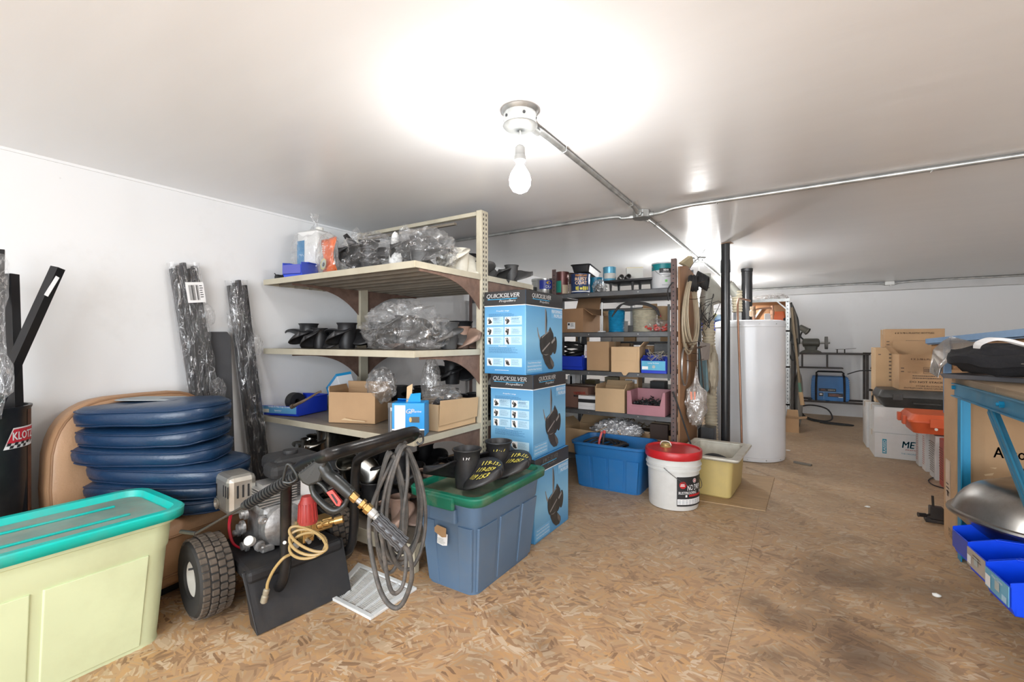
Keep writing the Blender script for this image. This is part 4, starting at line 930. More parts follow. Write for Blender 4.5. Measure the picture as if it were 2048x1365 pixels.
# ------------------------------------------------------------------ pressure washer
PW = Vector((-1.90, 1.10, 0)); pw = thing('pressure_washer', 'petrol pressure washer with black tube frame and silver engine', 'pressure washer', PW)
AX = Vector((.12, .99, 0)).normalized(); FX = Vector((.99, -.12, 0)).normalized()
def wl(x, y, z): return PW + FX * x + AX * y + Vector((0, 0, z))
M_FRM = mat('black_tube', (.02, .02, .021), .3, .4, var=.3, dirt=(.10, .07, .05), dirt_amt=.3)
M_TIRE = mat('dusty_tyre', (.10, .078, .06), .85, var=.35, scale=12, dirt=(.03, .028, .026), dirt_amt=.8)
M_TIRS = mat('tyre_side', (.025, .024, .023), .7, var=.3)
R_W = .148
for s, nm in ((-1, 0), (1, 1)):
    ctr = wl(0, s * .25, R_W + .004); out = AX * s; w2 = .058
    prof = [(.062, -w2*.7), (.07, -w2*.95), (.10, -w2*1.05), (.128, -w2), (.141, -w2*.75), (R_W - .004, -w2*.3), (R_W - .004, w2*.3), (.141, w2*.75), (.128, w2), (.10, w2*1.05), (.07, w2*.95), (.062, w2*.7)]
    ty = B().lathe(prof, ctr, out, 40, False).done('tyre', M_TIRS, pw, smooth=35, world=True)
    b = B(); x = Vector((0, 0, 1)); y = out.cross(x)
    for k in range(34):
        for j, (o, wd) in enumerate(((-.040, .024), (-.0135, .024), (.0135, .024), (.040, .024))):
            q = 2*pi*(k + .5*(j % 2)) / 34; rr = R_W - .001 - (.006 if abs(o) > .03 else 0)
            rad = x*cos(q) + y*sin(q); tan = -x*sin(q) + y*cos(q)
            b.cbox(ctr + rad*rr + out*o, (wd, .0215, .009), Matrix((out, tan, rad)).transposed())
    b.done('tread', M_TIRE, ty, world=True, kind='stuff', bevel=.0025, seg=1)
    h = B().lathe([(.066, w2*.72), (.064, w2*.80), (.058, w2*.62), (.05, w2*.45), (.03, w2*.42), (.022, w2*.6), (.0001, w2*.6)], ctr, out, 32, False).done('wheel_rim', mat('rim_white', (.68, .66, .60), .4, var=.06), pw, smooth=35, world=True)
    B().tube([ctr + out*w2*.45 + Vector((0, 0, .035)), ctr + out*w2*.95 + Vector((0, 0, .035)) - FX*.012], .004, 8).done('valve', M_RUB, h, world=True)
B().cyl(wl(0, -.24, R_W), wl(0, .24, R_W), .009, n=12).done('axle', M_STEEL, pw, world=True)
# bed: moulded deck + front skid plate
M_DECK = mat('deck_black', (.016, .016, .018), .55, var=.25, dirt=(.05, .04, .032), dirt_amt=.5)
b = B()
P = [wl(-.14, -.17, .215), wl(.23, -.19, .205), wl(.23, .19, .205), wl(-.14, .17, .215)]
b.add(P + [p - Vector((0, 0, .05)) for p in P], [(0,1,2,3), (7,6,5,4)] + [(i, (i+1) % 4, 4 + (i+1) % 4, 4 + i) for i in range(4)]); b.done('deck', M_DECK, pw, world=True, bevel=.015)
A = [wl(.205, -.20, .20), wl(.205, .20, .20), wl(.30, .185, .004), wl(.30, -.185, .004)]
b = B(); b.add(A + [p - FX*.006 for p in A], [(0,1,2,3), (7,6,5,4)] + [(i, (i+1) % 4, 4 + (i+1) % 4, 4 + i) for i in range(4)])
for s in (-1, 1):
    e = s * .192; S = [wl(.19, e, .20), wl(.205, e, .20), wl(.30, e*.965, .004), wl(.24, e*.96, .02)]; b.add(S + [p - AX*s*.006 for p in S], [(0,1,2,3), (7,6,5,4)] + [(i, (i+1) % 4, 4 + (i+1) % 4, 4 + i) for i in range(4)])
each(b, 'skid_plate', M_DECK, pw, world=True, bevel=.002)
# frame tube: base -> near upright -> crossbar -> far upright -> base
nb_ = ad(571, 1150, 1.70); fb_ = ad(703, 1085, 1.98)
NP = [ad(545, 1180, 1.78), ad(560, 1172, 1.72), ad(570, 1140, 1.70), ad(571, 1080, 1.70), ad(572, 1000, 1.68), ad(575, 965, 1.64), ad(600, 935, 1.52), ad(648, 913, 1.37), ad(665, 908, 1.36)]
CB = [ad(700, 898, 1.42), ad(760, 882, 1.50), ad(808, 868, 1.60)]
FP = [ad(826, 864, 1.66), ad(829, 868, 1.69), ad(815, 878, 1.71), ad(760, 897, 1.76), ad(722, 915, 1.88), ad(712, 935, 1.95), ad(709, 1000, 1.97), ad(707, 1065, 1.98), ad(699, 1098, 1.99), ad(676, 1108, 1.99)]
B().tube(NP + CB + FP, .0195, 14, 6).done('frame_tube', M_FRM, pw, smooth=True, world=True)
B().cyl(ad(571, 1086, 1.682), ad(569, 1086, 1.665), .006, n=12).done('bolt', M_WPL, pw, world=True)
B().tube([ad(838, 866, 1.66), ad(845, 872, 1.64), ad(846, 884, 1.63), ad(838, 889, 1.63), ad(834, 884, 1.63)], .0035, 8, 5).done('hose_hook', M_FRM, pw, smooth=True, world=True)
# engine
M_ENG = mat('cast_aluminium', (.36, .36, .36), .42, .75, var=.3, scale=22, dirt=(.12, .10, .08), dirt_amt=.5, bump=.3)
M_MUF = mat('muffler_steel', (.50, .48, .43), .36, .75, var=.12, dirt=(.3, .22, .14), dirt_amt=.4)
R8 = Matrix((AX, -FX, Vector((0, 0, 1)))).transposed()  # local x->axle dir, y->back, z up
EO = AX*.028 + FX*.005
def eb(name, m, x, y, z, sx, sy, sz, bev=.006, rot=None): return B().cbox(wl(x, y, z) + EO, (sx, sy, sz), Matrix((FX, AX, Vector((0, 0, 1)))).transposed() @ (rot or Matrix.Identity(3))).done(name, m, pw, world=True, bevel=bev)
eb('crankcase', M_ENG, .02, -.02, .30, .17, .20, .17, .03)
B().lathe([(.075, 0), (.085, .01), (.08, .03), (.05, .045), (.03, .05), (.0001, .05)], wl(.10, -.01, .30), FX, 28, True).done('crankcase_cover', M_ENG, pw, smooth=35, world=True)
b = B()
for k in range(7): b.cbox(wl(.03, -.02, .385 + k*.011), (.13, .15, .004), Matrix((FX, AX, Vector((0, 0, 1)))).transposed())
b.cbox(wl(.03, -.02, .42), (.09, .11, .09), Matrix((FX, AX, Vector((0, 0, 1)))).transposed()); each(b, 'cooling_fin', mat('fin_alu', (.55, .55, .54), .4, .8), pw, world=True)
mf = eb('muffler_guard', M_MUF, -.06, -.155, .43, .15, .11, .155, .022)
b = B()
R0 = Matrix((FX, AX, Vector((0, 0, 1)))).transposed()
for k in range(3): b.cbox(EO + wl(-.03 + k*.022, -.2105, .45), (.007, .002, .045), R0); b.cbox(EO + wl(-.105 + 0*k, -.2105, .44), (.007, .002, .05), R0); b.cbox(EO + wl(.0155, -.175 + k*.02, .445), (.002, .007, .05), R0)
b.done('vent_slot', INK, mf, world=True, kind='stuff')
B().lathe([(.022, 0), (.024, .004), (.016, .006), (.014, -.004), (.0001, -.004)], EO + wl(-.10, -.2115, .385), -AX, 24, False).done('exhaust_ring', M_MUF, mf, smooth=35, world=True)
ft = eb('fuel_tank', M_RUB, -.04, .06, .515, .17, .20, .075, .028); B().lathe([(.03, 0), (.032, .006), (.03, .016), (.0001, .018)], wl(-.02, .08, .552), (0, 0, 1), 20).done('fuel_cap', M_RUB, ft, smooth=30, world=True)
eb('air_filter', M_RUB, .03, -.02, .505, .11, .10, .06, .02)
eb('blower_housing', mat('housing_grey', (.30, .30, .31), .4, .3, var=.2), -.09, .03, .33, .05, .22, .19, .03)
b = B()
for x, y, z, a, r in ((.105, -.09, .34, FX, .012), (.105, .03, .35, FX, .014), (.11, .01, .25, FX, .012), (.05, -.125, .36, -AX, .014), (.02, -.125, .30, -AX, .018), (-.02, -.125, .27, -AX, .012), (.06, -.125, .24, -AX, .016), (.105, -.10, .24, FX, .014)):
    b.lathe([(r*1.5, 0), (r*1.5, .01), (r, .012), (r, .024), (r*.5, .024), (.0001, .02)], wl(x, y, z), a, 12, True)
b.done('engine_boss', M_ENG, pw, smooth=30, world=True, kind='stuff')
eb('engine_foot', M_ENG, .07, -.10, .225, .10, .05, .03, .006); eb('engine_foot', M_ENG, -.06, -.10, .225, .08, .04, .03, .006)
B().lathe([(.016, 0), (.018, .004), (.018, .028), (.012, .03), (.0001, .03)], wl(.10, -.125, .262), (FX*.5 - AX*.6 + Vector((0, 0, .5))), 14).done('oil_cap', M_WPL, pw, smooth=30, world=True)
eb('spec_label', WHT, .052, .085, .40, .002, .05, .085, 0)
Decal(wl(.0535, .065, .362) - PW, AX, (0, 0, 1), pw).lines(.004, .07, .036, 8, .008, INK).bars(.004, .004, .03, .012, INK).done('label_print')
for k in range(2):
    B().tube([wl(-.05, -.14 - .006*k, .36), wl(-.055, -.15 - .004*k, .29), wl(-.02, -.15 - .003*k, .235), wl(.03, -.14, .222), wl(.045, -.13, .225)], .004, 8, 5).done('red_wire', mat('wire_red', (.50, .01, .03), .4), pw, smooth=True, world=True)
# pump with red cap, brass body, yellowed hose coil
B().lathe([(.026, 0), (.034, .008), (.036, .02), (.036, .055), (.030, .07)], wl(.16, .06, .235), (0, 0, 1), 20).done('pump_body', M_BRASS, pw, smooth=35, world=True)
eb('pump_block', M_BRASS, .155, .085, .275, .07, .10, .05, .008); eb('pump_head', M_BRASS, .16, .03, .25, .05, .05, .06, .006)
b = B()
for y in (0, .05, .10): b.cyl(wl(.19, y, .235), wl(.212, y, .232), .009, n=8)
each(b, 'pump_bolt', M_STEEL, pw, world=True)
cp = ad(616, 1046, 1.70); axc = (ad(614, 985, 1.70) - cp).normalized()
rc_ = B().lathe([(.033, 0), (.034, .006), (.032, .05), (.027, .08), (.019, .10), (.0001, .102)], cp, axc, 24).done('regulator_cap', mat('red_cap', (.36, .035, .03), .45, var=.15, dirt=(.25, .1, .07), dirt_amt=.3), pw, smooth=35, world=True)
b = B(); x_ = axc.cross(Vector((1, 0, 0))).normalized(); y_ = axc.cross(x_)
for k in range(16):
    q = 2*pi*k/16; rd_ = x_*cos(q) + y_*sin(q); b.bar(cp + rd_*.034 + axc*.01, cp + rd_*.029 + axc*.075, .003, .004)
b.done('cap_rib', mat('red_cap_rib', (.42, .04, .035), .45), rc_, world=True, kind='stuff')
M_YH = mat('yellowed_hose', (.42, .29, .12), .3, var=.15)
b = B(); cc = ad(616, 1086, 1.66)
pts = []
for i in range(3):
    for j in range(16):
        q = 2*pi*j/16; pts.append(cc + RT*(.066 + .006*i)*cos(q + .4*i) + FW*(.03)*sin(q) + Vector((0, 0, .034*sin(q) + .012*i - .01)))
b.tube(pts, .0052, 8, 2); b.done('thin_hose', M_YH, pw, smooth=True, world=True)
B().tube([ad(580, 1110, 1.68), ad(566, 1118, 1.66), ad(548, 1140, 1.66), ad(536, 1165, 1.66), ad(534, 1180, 1.66)], .0055, 8, 5).done('thin_hose', M_YH, pw, smooth=True, world=True)
B().lathe([(.008, 0), (.011, .004), (.011, .02), (.009, .024), (.012, .028), (.012, .05), (.009, .053)], ad(534, 1178, 1.66), ad(526, 1210, 1.66) - ad(534, 1178, 1.66), 12).done('hose_nozzle', mat('aged_fitting', (.36, .32, .24), .5, .4), pw, smooth=35, world=True)
B().lathe([(.012, 0), (.016, .005), (.016, .02), (.012, .025), (.014, .03), (.014, .045), (.009, .05), (.009, .065), (.015, .068), (.015, .10)], ad(634, 1052, 1.78), ad(700, 1035, 1.80) - ad(634, 1052, 1.78), 14).done('outlet_fitting', M_BRASS, pw, smooth=35, world=True)
eb('wheel_peg', M_FRM, -.115, -.20, .23, .012, .012, .07, .003)
# ---- spray gun lying over the frame (its own thing)
gn = thing('spray_gun', 'black pressure washer gun with red trigger lock resting on the handle', 'spray gun', ad(640, 950, 1.40))
def gt(name, m, pts, r, n=12, s=4, **k): return B().tube(pts, r, n, s).done(name, m, gn, smooth=True, world=True, **k)
gt('lance', mat('lance_steel', (.09, .08, .075), .4, .7), [ad(392, 1068, 1.52), ad(430, 1046, 1.50), ad(488, 1013, 1.46)], .0042)
gt('lance_tip', mat('lance_steel', (.09, .08, .075), .4, .7), [ad(362, 1064, 1.56), ad(392, 1068, 1.52)], .0065)
a_, b_ = ad(487, 1014, 1.46), ad(594, 951, 1.40)
prof = [(.010, 0), (.014, .004), (.014, .014)]; L = (b_ - a_).length
nr = 17
for k in range(nr):
    u = .016 + (L - .02) * k / nr; r = .0165 + .0035 * k / nr; st = (L - .02) / nr
    prof += [(r, u + st*.12), (r, u + st*.55), (r - .004, u + st*.62), (r - .004, u + st*.98)]
B().lathe(prof, a_, b_ - a_, 20).done('ribbed_foregrip', mat('grip_black', (.025, .026, .027), .4, var=.2), gn, smooth=30, world=True)
M_GUN = mat('gun_black', (.022, .024, .023), .32, var=.2)
# body plate
def plate(name, m, pix, dd_, th, bev=.004):
    f = [ad(x, y, dd_) for x, y in pix]; k = len(f)
    B().add(f + [p + FW*th for p in f], [tuple(range(k)), tuple(range(k, 2*k))[::-1]] + [(i, (i+1) % k, k + (i+1) % k, k + i) for i in range(k)]).done(name, m, gn, world=True, bevel=bev)
plate('gun_body', M_GUN, [(592, 950), (640, 914), (652, 922), (648, 940), (640, 965), (616, 975), (603, 968)], 1.375, .034, .007)
gt('gun_head', M_GUN, [ad(634, 922, 1.40), ad(645, 932, 1.395), ad(654, 948, 1.395), ad(676, 966, 1.395), ad(697, 985, 1.395), ad(703, 990, 1.395)], [.018, .021, .020, .0195, .019, .016], 16)
gt('grip_collar', M_GUN, [ad(690, 985, 1.395), ad(705, 978, 1.395)], .012)
gt('trigger_guard', M_GUN, [ad(622, 966, 1.39), ad(626, 985, 1.39), ad(640, 1003, 1.39), ad(662, 1020, 1.39), ad(678, 1020, 1.39), ad(690, 1008, 1.39), ad(696, 995, 1.39)], [.008, .010, .011, .010, .008, .007], 10)
gt('trigger', M_GUN, [ad(622, 967, 1.385), ad(634, 965, 1.385), ad(645, 972, 1.385), ad(655, 985, 1.385)], .0058)
M_TR = mat('trigger_red', (.62, .08, .07), .4)
plate('safety_lock', M_TR, [(652, 986), (664, 981), (683, 1005), (679, 1014), (672, 1013)], 1.375, .012, .002)
plate('lock_recess', INK, [(661, 989), (665, 989), (675, 1004), (674, 1010)], 1.3735, .002, 0)
gt('hanger_loop', M_GUN, [ad(566, 963, 1.39), ad(572, 935, 1.39), ad(578, 930, 1.39), ad(590, 945, 1.39), ad(594, 958, 1.39), ad(580, 966, 1.39), ad(567, 964, 1.39)], .0042, 8)
b = B()
for k in range(5): b.bar(ad(612 + 2*k, 958 - 4*k, 1.374), ad(622 + 2*k, 950 - 4*k, 1.374), .001, .001)
for k in range(6): b.bar(ad(598 + 6*k, 944 - 5*k, 1.374), ad(600 + 6*k, 948 - 5*k, 1.374), .001, .001)
b.done('grip_rib', mat('rib_grey', (.06, .065, .06), .4), gn, world=True, kind='stuff')
def fit(name, m, p, q, prof, n=6): L_ = (q - p).length; B().lathe([(r, h * L_) for r, h in prof], p, q - p, n).done(name, m, gn, world=True, smooth=25, bevel=.0008)
fp = [ad(700, 988, 1.395), ad(714, 1000, 1.395), ad(722, 1006, 1.395), ad(740, 1022, 1.395), ad(750, 1031, 1.395), ad(758, 1040, 1.395)]
fit('brass_nut', M_BRASS, fp[0], fp[1], [(.013, 0), (.0145, .1), (.0145, .9), (.013, 1)])
fit('threaded_nipple', M_STEEL, fp[1], fp[2], [(.009, 0), (.009, 1)], 16)
fit('brass_nut', M_BRASS, fp[2], fp[3], [(.016, 0), (.016, .3), (.011, .32), (.011, .5), (.016, .52), (.016, 1)])
fit('hose_ferrule', mat('grey_ferrule', (.5, .5, .48), .4, .5), fp[3], fp[5], [(.013, 0), (.014, .1), (.014, .5), (.012, .55), (.012, 1)], 16)
a_, b_ = ad(752, 1037, 1.395), ad(806, 1090, 1.395); L = (b_ - a_).length
prof = []
for k in range(17):
    u = k/16; prof.append((.0185 + .0028*abs(cos(u*pi*4)) + .003*u, L*u))
b = B(); b.lathe(prof, a_, b_ - a_, 18); o = b.done('coupling_sleeve', mat('sleeve_dark', (.05, .052, .058), .25, .3), gn, smooth=25, world=True)
b = B(); dv = (b_ - a_).normalized(); x_ = dv.cross(Vector((0, 0, 1))).normalized(); y_ = dv.cross(x_)
for k in range(18):
    q = 2*pi*k/18; b.tube([a_ + dv*L*u + (x_*cos(q) + y_*sin(q))*(.0188 + .0028*abs(cos(u*pi*4)) + .003*u) for u in [i/8 for i in range(9)]], .0014, 5)
b.done('sleeve_rib', mat('sleeve_rib', (.16, .165, .175), .3, .3), o, world=True, smooth=True, kind='stuff')
# ---- hose
M_HOS = mat('grey_hose', (.075, .072, .068), .6, var=.3, scale=20, dirt=(.22, .18, .15), dirt_amt=.5)
ho = thing('hose', 'long dirty grey pressure hose coiled over the machine handle hook', 'hose', ad(800, 900, 1.55))
hose_coil('coil', M_HOS, ho, ad(806, 1008, 1.60), .075, .205, 5, .0066, (.35, .94, 0), 3, .022, .07)
hose_coil('coil', M_HOS, ho, ad(780, 1015, 1.58), .055, .19, 3, .0066, (.5, .86, 0), 8, .02, .14)
B().tube([ad(806, 1090, 1.395), ad(820, 1112, 1.40), ad(823, 1160, 1.41), ad(805, 1208, 1.42), ad(785, 1215, 1.42), ad(762, 1185, 1.43), ad(745, 1120, 1.46), ad(738, 1060, 1.5), ad(745, 1010, 1.53), ad(770, 950, 1.56), ad(795, 905, 1.60), ad(812, 885, 1.63)], .0075, 10, 6).done('hose_end', M_HOS, ho, smooth=True, world=True)
B().tube([ad(760, 1045, 1.42), ad(768, 1110, 1.44), ad(778, 1170, 1.45), ad(790, 1188, 1.46), ad(806, 1170, 1.48), ad(812, 1120, 1.5), ad(806, 1040, 1.54), ad(815, 960, 1.58), ad(814, 895, 1.62)], .0066, 10, 6).done('hose_loop', M_HOS, ho, smooth=True, world=True)
# ------------------------------------------------------------------ white vent grille on the floor
cs = [at(657, 1199), at(741, 1243), at(834, 1181), at(716, 1130)]
t = thing('vent_grille', 'white slatted vent grille lying flat on the floor beside the hose', 'vent grille', cs[0]); q0 = cs[0]
def gq(u, v, z): return (cs[0]*(1-u)*(1-v) + cs[1]*(1-v)*u + cs[2]*u*v + cs[3]*(1-u)*v) + Vector((0, 0, z))
M_GW = mat('grille_white', (.74, .76, .76), .4, var=.08)
b = B()
def gb(u0, v0, u1, v1, z0, z1): b.add([gq(u0,v0,z0), gq(u1,v0,z0), gq(u1,v1,z0), gq(u0,v1,z0), gq(u0,v0,z1), gq(u1,v0,z1), gq(u1,v1,z1), gq(u0,v1,z1)], [(0,3,2,1),(4,5,6,7),(0,1,5,4),(1,2,6,5),(2,3,7,6),(3,0,4,7)])
gb(0, 0, 1, .08, .001, .012); gb(0, .92, 1, 1, .001, .012); gb(0, .08, .08, .92, .001, .012); gb(.92, .08, 1, .92, .001, .012); each(b, 'frame', M_GW, t, world=True, bevel=.002)
b = B()
for k in range(1, 5): gb(.08 + .84*k/5 - .012, .08, .08 + .84*k/5 + .012, .92, .001, .011)
each(b, 'bar', M_GW, t, world=True)
for k in range(26):
    b = B(); v = .09 + .82*k/26; gb(.08, v, .92, v + .010, .003, .007); b.done('slat', M_GW, t, world=True)
# ------------------------------------------------------------------ blue-grey tote with green lid
M_SLT = mat('slate_plastic', (.095, .165, .265), .42, var=.1, scale=3, dirt=(.16, .19, .22), dirt_amt=.35)
M_GRN = mat('green_lid', (.005, .16, .095), .4, var=.1, dirt=(.20, .22, .14), dirt_amt=.55)
t = thing('storage_tote', 'slate blue plastic tote with green lid carrying two black propellers', 'storage tote', (-1.255, 1.725, 0), 0)
tote_body('tote_body', M_SLT, t, .36, .565, .395, .05, .035, band=.26, rim=.012, pads_y=((.03, .3), (.34, .66), (.7, .97)), pads_x=((.05, .30), (.70, .95)))
gd = tote_lid('lid', M_GRN, t, .385, .59, .42, .055, .032, .02)
B().box((-.075, -.305, .36), (.075, -.285, .415)).done('handle', M_GRN, gd, bevel=.008)
B().box((-.07, -.285, .30), (.07, -.262, .36)).done('handle_recess', M_SLT, t, bevel=.006)
B().loft([rrect(.32, .52, .04, .4005), rrect(.31, .51, .04, .402)]).done('lid_panel', mat('dusty_green', (.11, .155, .10), .7, var=.3, dirt=(.22, .19, .13), dirt_amt=.9), gd)
dd = Decal((-.035, -.2685, .20), (1, 0, 0), (0, .09, 1), t, .006); dd.poly([(0, .0), (.03, -.005), (.055, .0), (.055, .045), (.0, .05)], WHT).poly([(-.012, .045), (.03, .03), (.052, .035), (.05, .07), (.0, .075), (-.014, .062)], mat('peeled_tape', (.36, .22, .11), .6), 1).lines(.005, .022, .045, 4, .006, mat('grey_print', (.4, .45, .5), .4), l=1).done('sticker')
M_YEL = mat('yellow_marker', (.72, .62, .10), .6)
def bp(lab, px, Y, rz, sc, words, wm, hubw):
    t = propeller(lab, M_PBLK, (xy(px, Y), Y, .4035), rz, 'a', (0, 0), sc * 1.1)
    hub = .052 * .98
    wrap_text(t, hubw, wm, hub + .0006, .128, h=.017, rot0=-90 - rz + math.degrees(TH) + 6 - 0, name='marker_text')
    return t
p1 = bp('black propeller with 19P written on hub, front of the green lid', 934, 1.60, -22, 1.0, (), WHT, '19P')
p2 = bp('black propeller with yellow 19-19 on hub, back of green lid', 997, 1.80, -30, 1.0, (), M_YEL, '19-19')
for pp, rows in ((p1, ('119-151', '119-059', '119 153')), (p2, ('119-151', '119-057'))):
    # marker lettering drawn on the blade that points right of the hub: follow the blade surface
    R, rh, h, nb, pit, rake, chord = (.175, .052, .155, 3, .065, .0, 1.0)
    for i, s_ in enumerate(rows):
        vs, fs, tw, th_ = text_mesh(s_, .01); out = []
        for v in vs:
            s = .22 + .60 * (v.x / tw + .5); tt = .52 - .46 * i + v.y / th_ * .30
            r = rh*.93 + (R - rh*.93)*s; c = chord*.78*(sin(pi*min(1, .30+.66*s))**.55); c *= sqrt(max(0, 1 - max(0, (s-.55)/.45)**2.2)) if s > .55 else 1
            q = tt*c + s*.30; z = h*.46 + pit*tt*c*.95 - rake*s*s + .03*s*(1-tt*tt)
            nrm = Vector((sin(q) * .85, -cos(q) * .85, .8)).normalized() * .0045
            out.append(Vector((r*cos(q), r*sin(q), z)) + nrm)
        B().add(out, fs).done('marker_text', M_YEL, pp)
# ------------------------------------------------------------------ stack of three propeller cartons
M_QB = print_grad('carton_sky_blue', (.06, .26, .52), (.22, .48, .70), 0, .40)
M_QS = mat('carton_side_blue', (.13, .40, .66), .35, var=.15, scale=2); M_QK = mat('carton_black', (.03, .03, .032), .4, var=.05); M_CYL = mat('cyan_line', (.05, .42, .75), .4)
M_LB = mat('pale_blue_print', (.45, .68, .84), .4, var=.04); M_PD = mat('print_prop_dark', (.035, .034, .033), .4, var=.3, scale=20); M_PG = mat('print_prop_grey', (.26, .25, .24), .4, var=.1)
def qbox(lab, x, y, z, rz=0, w=.262, d=.40, h=.436):
    t = thing('propeller_carton', lab, 'carton', (x, y, z), rz, 'stacked blue and black propeller cartons')
    B().box((-w, 0, 0), (0, d, h)).done('box_body', M_QB, t, bevel=.003)
    for (o, a, ww) in (((-w, 0, 0), (1, 0, 0), w), ((0, 0, 0), (0, 1, 0), d)):
        dd = Decal(o, a, (0, 0, 1), t, .0006)
        dd.rect(0, h - .075, ww, .075, M_QK).rect(0, h - .079, ww, .004, WHT, 1)
        cx = ww * (.46 if ww < .3 else .40); tw = ww * .80 if ww < .3 else ww * .50
        dd.text('QUICKSILVER', cx, h - .026, WHT, w=tw, h=.027, bold=.016, shear=.25, l=2).rect(cx - tw*.47, h - .0435, tw*.9, .003, M_CYL, 1).text('Propellers', cx + tw*.14, h - .054, WHT, w=tw*.50, h=.016, bold=.015, shear=.25, l=2)
        if ww < .3:
            dd.text('Propeller range', ww*.46, h - .105, WHT, w=.08, h=.008); dd.lines(.03, h - .12, .19, 7, .0052, mat('print_navy', (.04, .16, .34), .4), seed=3)
            dd.text('Features', ww*.46, .148, WHT, w=.05, h=.007); dd.lines(.03, .138, .19, 6, .0052, mat('print_navy', (.04, .16, .34), .4), seed=5)
            k = 0
            for yy in (.262, .208, .158, .045):
                for xx in (.018, .132):
                    dd.rect(xx, yy - .004, .108, .044, M_LB, 1).rect(xx + .002, yy, .036, .036, WHT, 2); k += 1
                    dd.blob(xx + .018, yy + .02, .008, .013, 30 + 25*k, M_PD, 3).blob(xx + .022, yy + .010, .013, .006, 20*k, M_PD, 4).blob(xx + .015, yy + .026, .010, .004, 60 + 15*k, M_PG, 5); dd.lines(xx + .044, yy + .030, .055, 5, .006, mat('print_navy', (.04, .16, .34), .4), seed=k)
            dd.lines(.07, .02, .12, 1, .006, WHT)
        else:
            dd.rect(ww*.66, h - .135, ww*.33, .05, mat('band_blue', (.16, .42, .68), .4, var=.03), 1).text('PERFORMANCE', ww*.825, h - .098, WHT, w=ww*.30, h=.018, l=2).text('PROPELLER', ww*.86, h - .122, WHT, w=ww*.24, h=.018, l=2)
            dd.rect(.004, .012, .16, .062, mat('band_blue', (.16, .42, .68), .4), 1)
            for i, s_ in enumerate(('Proven Performance Designs', 'Engineered and Built by the World', 'Leading Marine Engine Manufacturer')): dd.text(s_, .085, .060 - i*.017, WHT, w=.14 - .012*(i == 0), h=.010, l=2)
            # printed propeller picture
            dd.poly([(.196, .345), (.203, .352), (.212, .33), (.218, .285), (.214, .235), (.206, .205), (.197, .215), (.195, .27)], M_PG, 1).poly([(.203, .352), (.212, .33), (.218, .285), (.214, .235), (.209, .215), (.206, .28)], M_PD, 2)
            dd.poly([(.11, .245), (.116, .247), (.128, .215), (.155, .178), (.16, .168), (.140, .175), (.122, .20)], M_PG, 1)
            dd.blob(.168, .150, .052, .030, 100, M_PD, 2); dd.blob(.305, .150, .050, .024, 84, M_PD, 2)
            dd.poly([(.135, .178), (.17, .205), (.225, .222), (.250, .252), (.285, .215), (.300, .165), (.292, .12), (.262, .095), (.20, .09), (.155, .115)], M_PD, 3)
            dd.poly([(.155, .195), (.235, .232), (.238, .226), (.158, .188)], M_PG, 4).poly([(.16, .122), (.245, .168), (.248, .162), (.165, .114)], M_PG, 4).poly([(.262, .168), (.300, .195), (.306, .18), (.27, .158)], M_PG, 4)
            dd.poly([(.165, .105), (.245, .095), (.290, .055), (.295, .035), (.275, .018), (.235, .02), (.195, .05), (.170, .085)], M_PD, 4).poly([(.245, .09), (.285, .058), (.292, .038), (.278, .026), (.255, .05)], mat('print_prop_mid', (.11, .095, .085), .4), 5).poly([(.165, .104), (.20, .096), (.235, .102), (.20, .100)], M_PG, 5)
        dd.done('print')
    return t
qbox('bottom blue and black propeller carton, partly hidden by slate tote', -1.150, 2.04, 0)
qbox('middle blue and black propeller carton of the stack of three', -1.158, 2.035, .438, 1.0)
qbox('top blue and black propeller carton of the stack of three', -1.172, 1.985, .876, -1.5)
# ------------------------------------------------------------------ grey angle-post shelving (middle of the room)
MX0, MX1, MY0, MY1 = -1.775, -.762, 3.45, 4.10
M_GSH = mat('grey_shelf', (.13, .135, .14), .5, .4, var=.2, scale=10, dirt=(.12, .08, .06), dirt_amt=.35)
M_APO = mat('angle_post', (.15, .105, .10), .6, .3, var=.25, scale=14, dirt=(.26, .13, .09), dirt_amt=.5)
M_APG = mat('angle_post_grey', (.22, .23, .24), .5, .4, var=.2)
MS = [1.444, 1.121, .809, .49, .12]
ms = thing('metal_shelving', 'grey metal shelving with rusty perforated posts and plywood end panel', 'shelving', (MX0, MY0, 0))
def angle_post(par, x, y, sx, sy, z1, m, holes=True):
    w = .036; b = B(); k = .0025; b.prism([(0, 0), (sx*w, 0), (sx*w, sy*k), (sx*k, sy*k), (sx*k, sy*w), (0, sy*w)], (x, y, 0), (1, 0, 0), (0, 1, 0), (0, 0, 1), z1); po = b.done('post', m, par, world=True)
    if holes:
        b = B(); z = .1
        while z < z1 - .02:
            b.cyl((x + sx*w*.5, y - .002, z), (x + sx*w*.5, y - .0012, z), .0055, n=8); z += .032
        b.done('hole', INK, po, world=True, kind='stuff')
angle_post(ms, MX1, MY0 - .004, -1, 1, 1.655, M_APO); angle_post(ms, MX0, MY0 - .004, 1, 1, 1.655, M_APO)
angle_post(ms, MX1, MY1 + .004, -1, -1, 1.655, M_APG, False); angle_post(ms, MX0, MY1 + .004, 1, -1, 1.655, M_APG, False); 
for z in MS:
    B().box((MX0, MY0, z - .003), (MX1, MY1, z)).done('shelf_board', M_GSH, ms, world=True)
    for ya in (MY0, MY1 - .003): B().box((MX0, ya, z - .036), (MX1, ya + .003, z - .0005)).done('shelf_edge', M_GSH, ms, world=True)
    b = B()
    for x in (MX0 + .33, MX1 - .28): b.cyl((x, MY0 - .002, z - .018), (x, MY0, z - .018), .005, n=8)
    each(b, 'bolt', M_STEEL, ms, world=True)
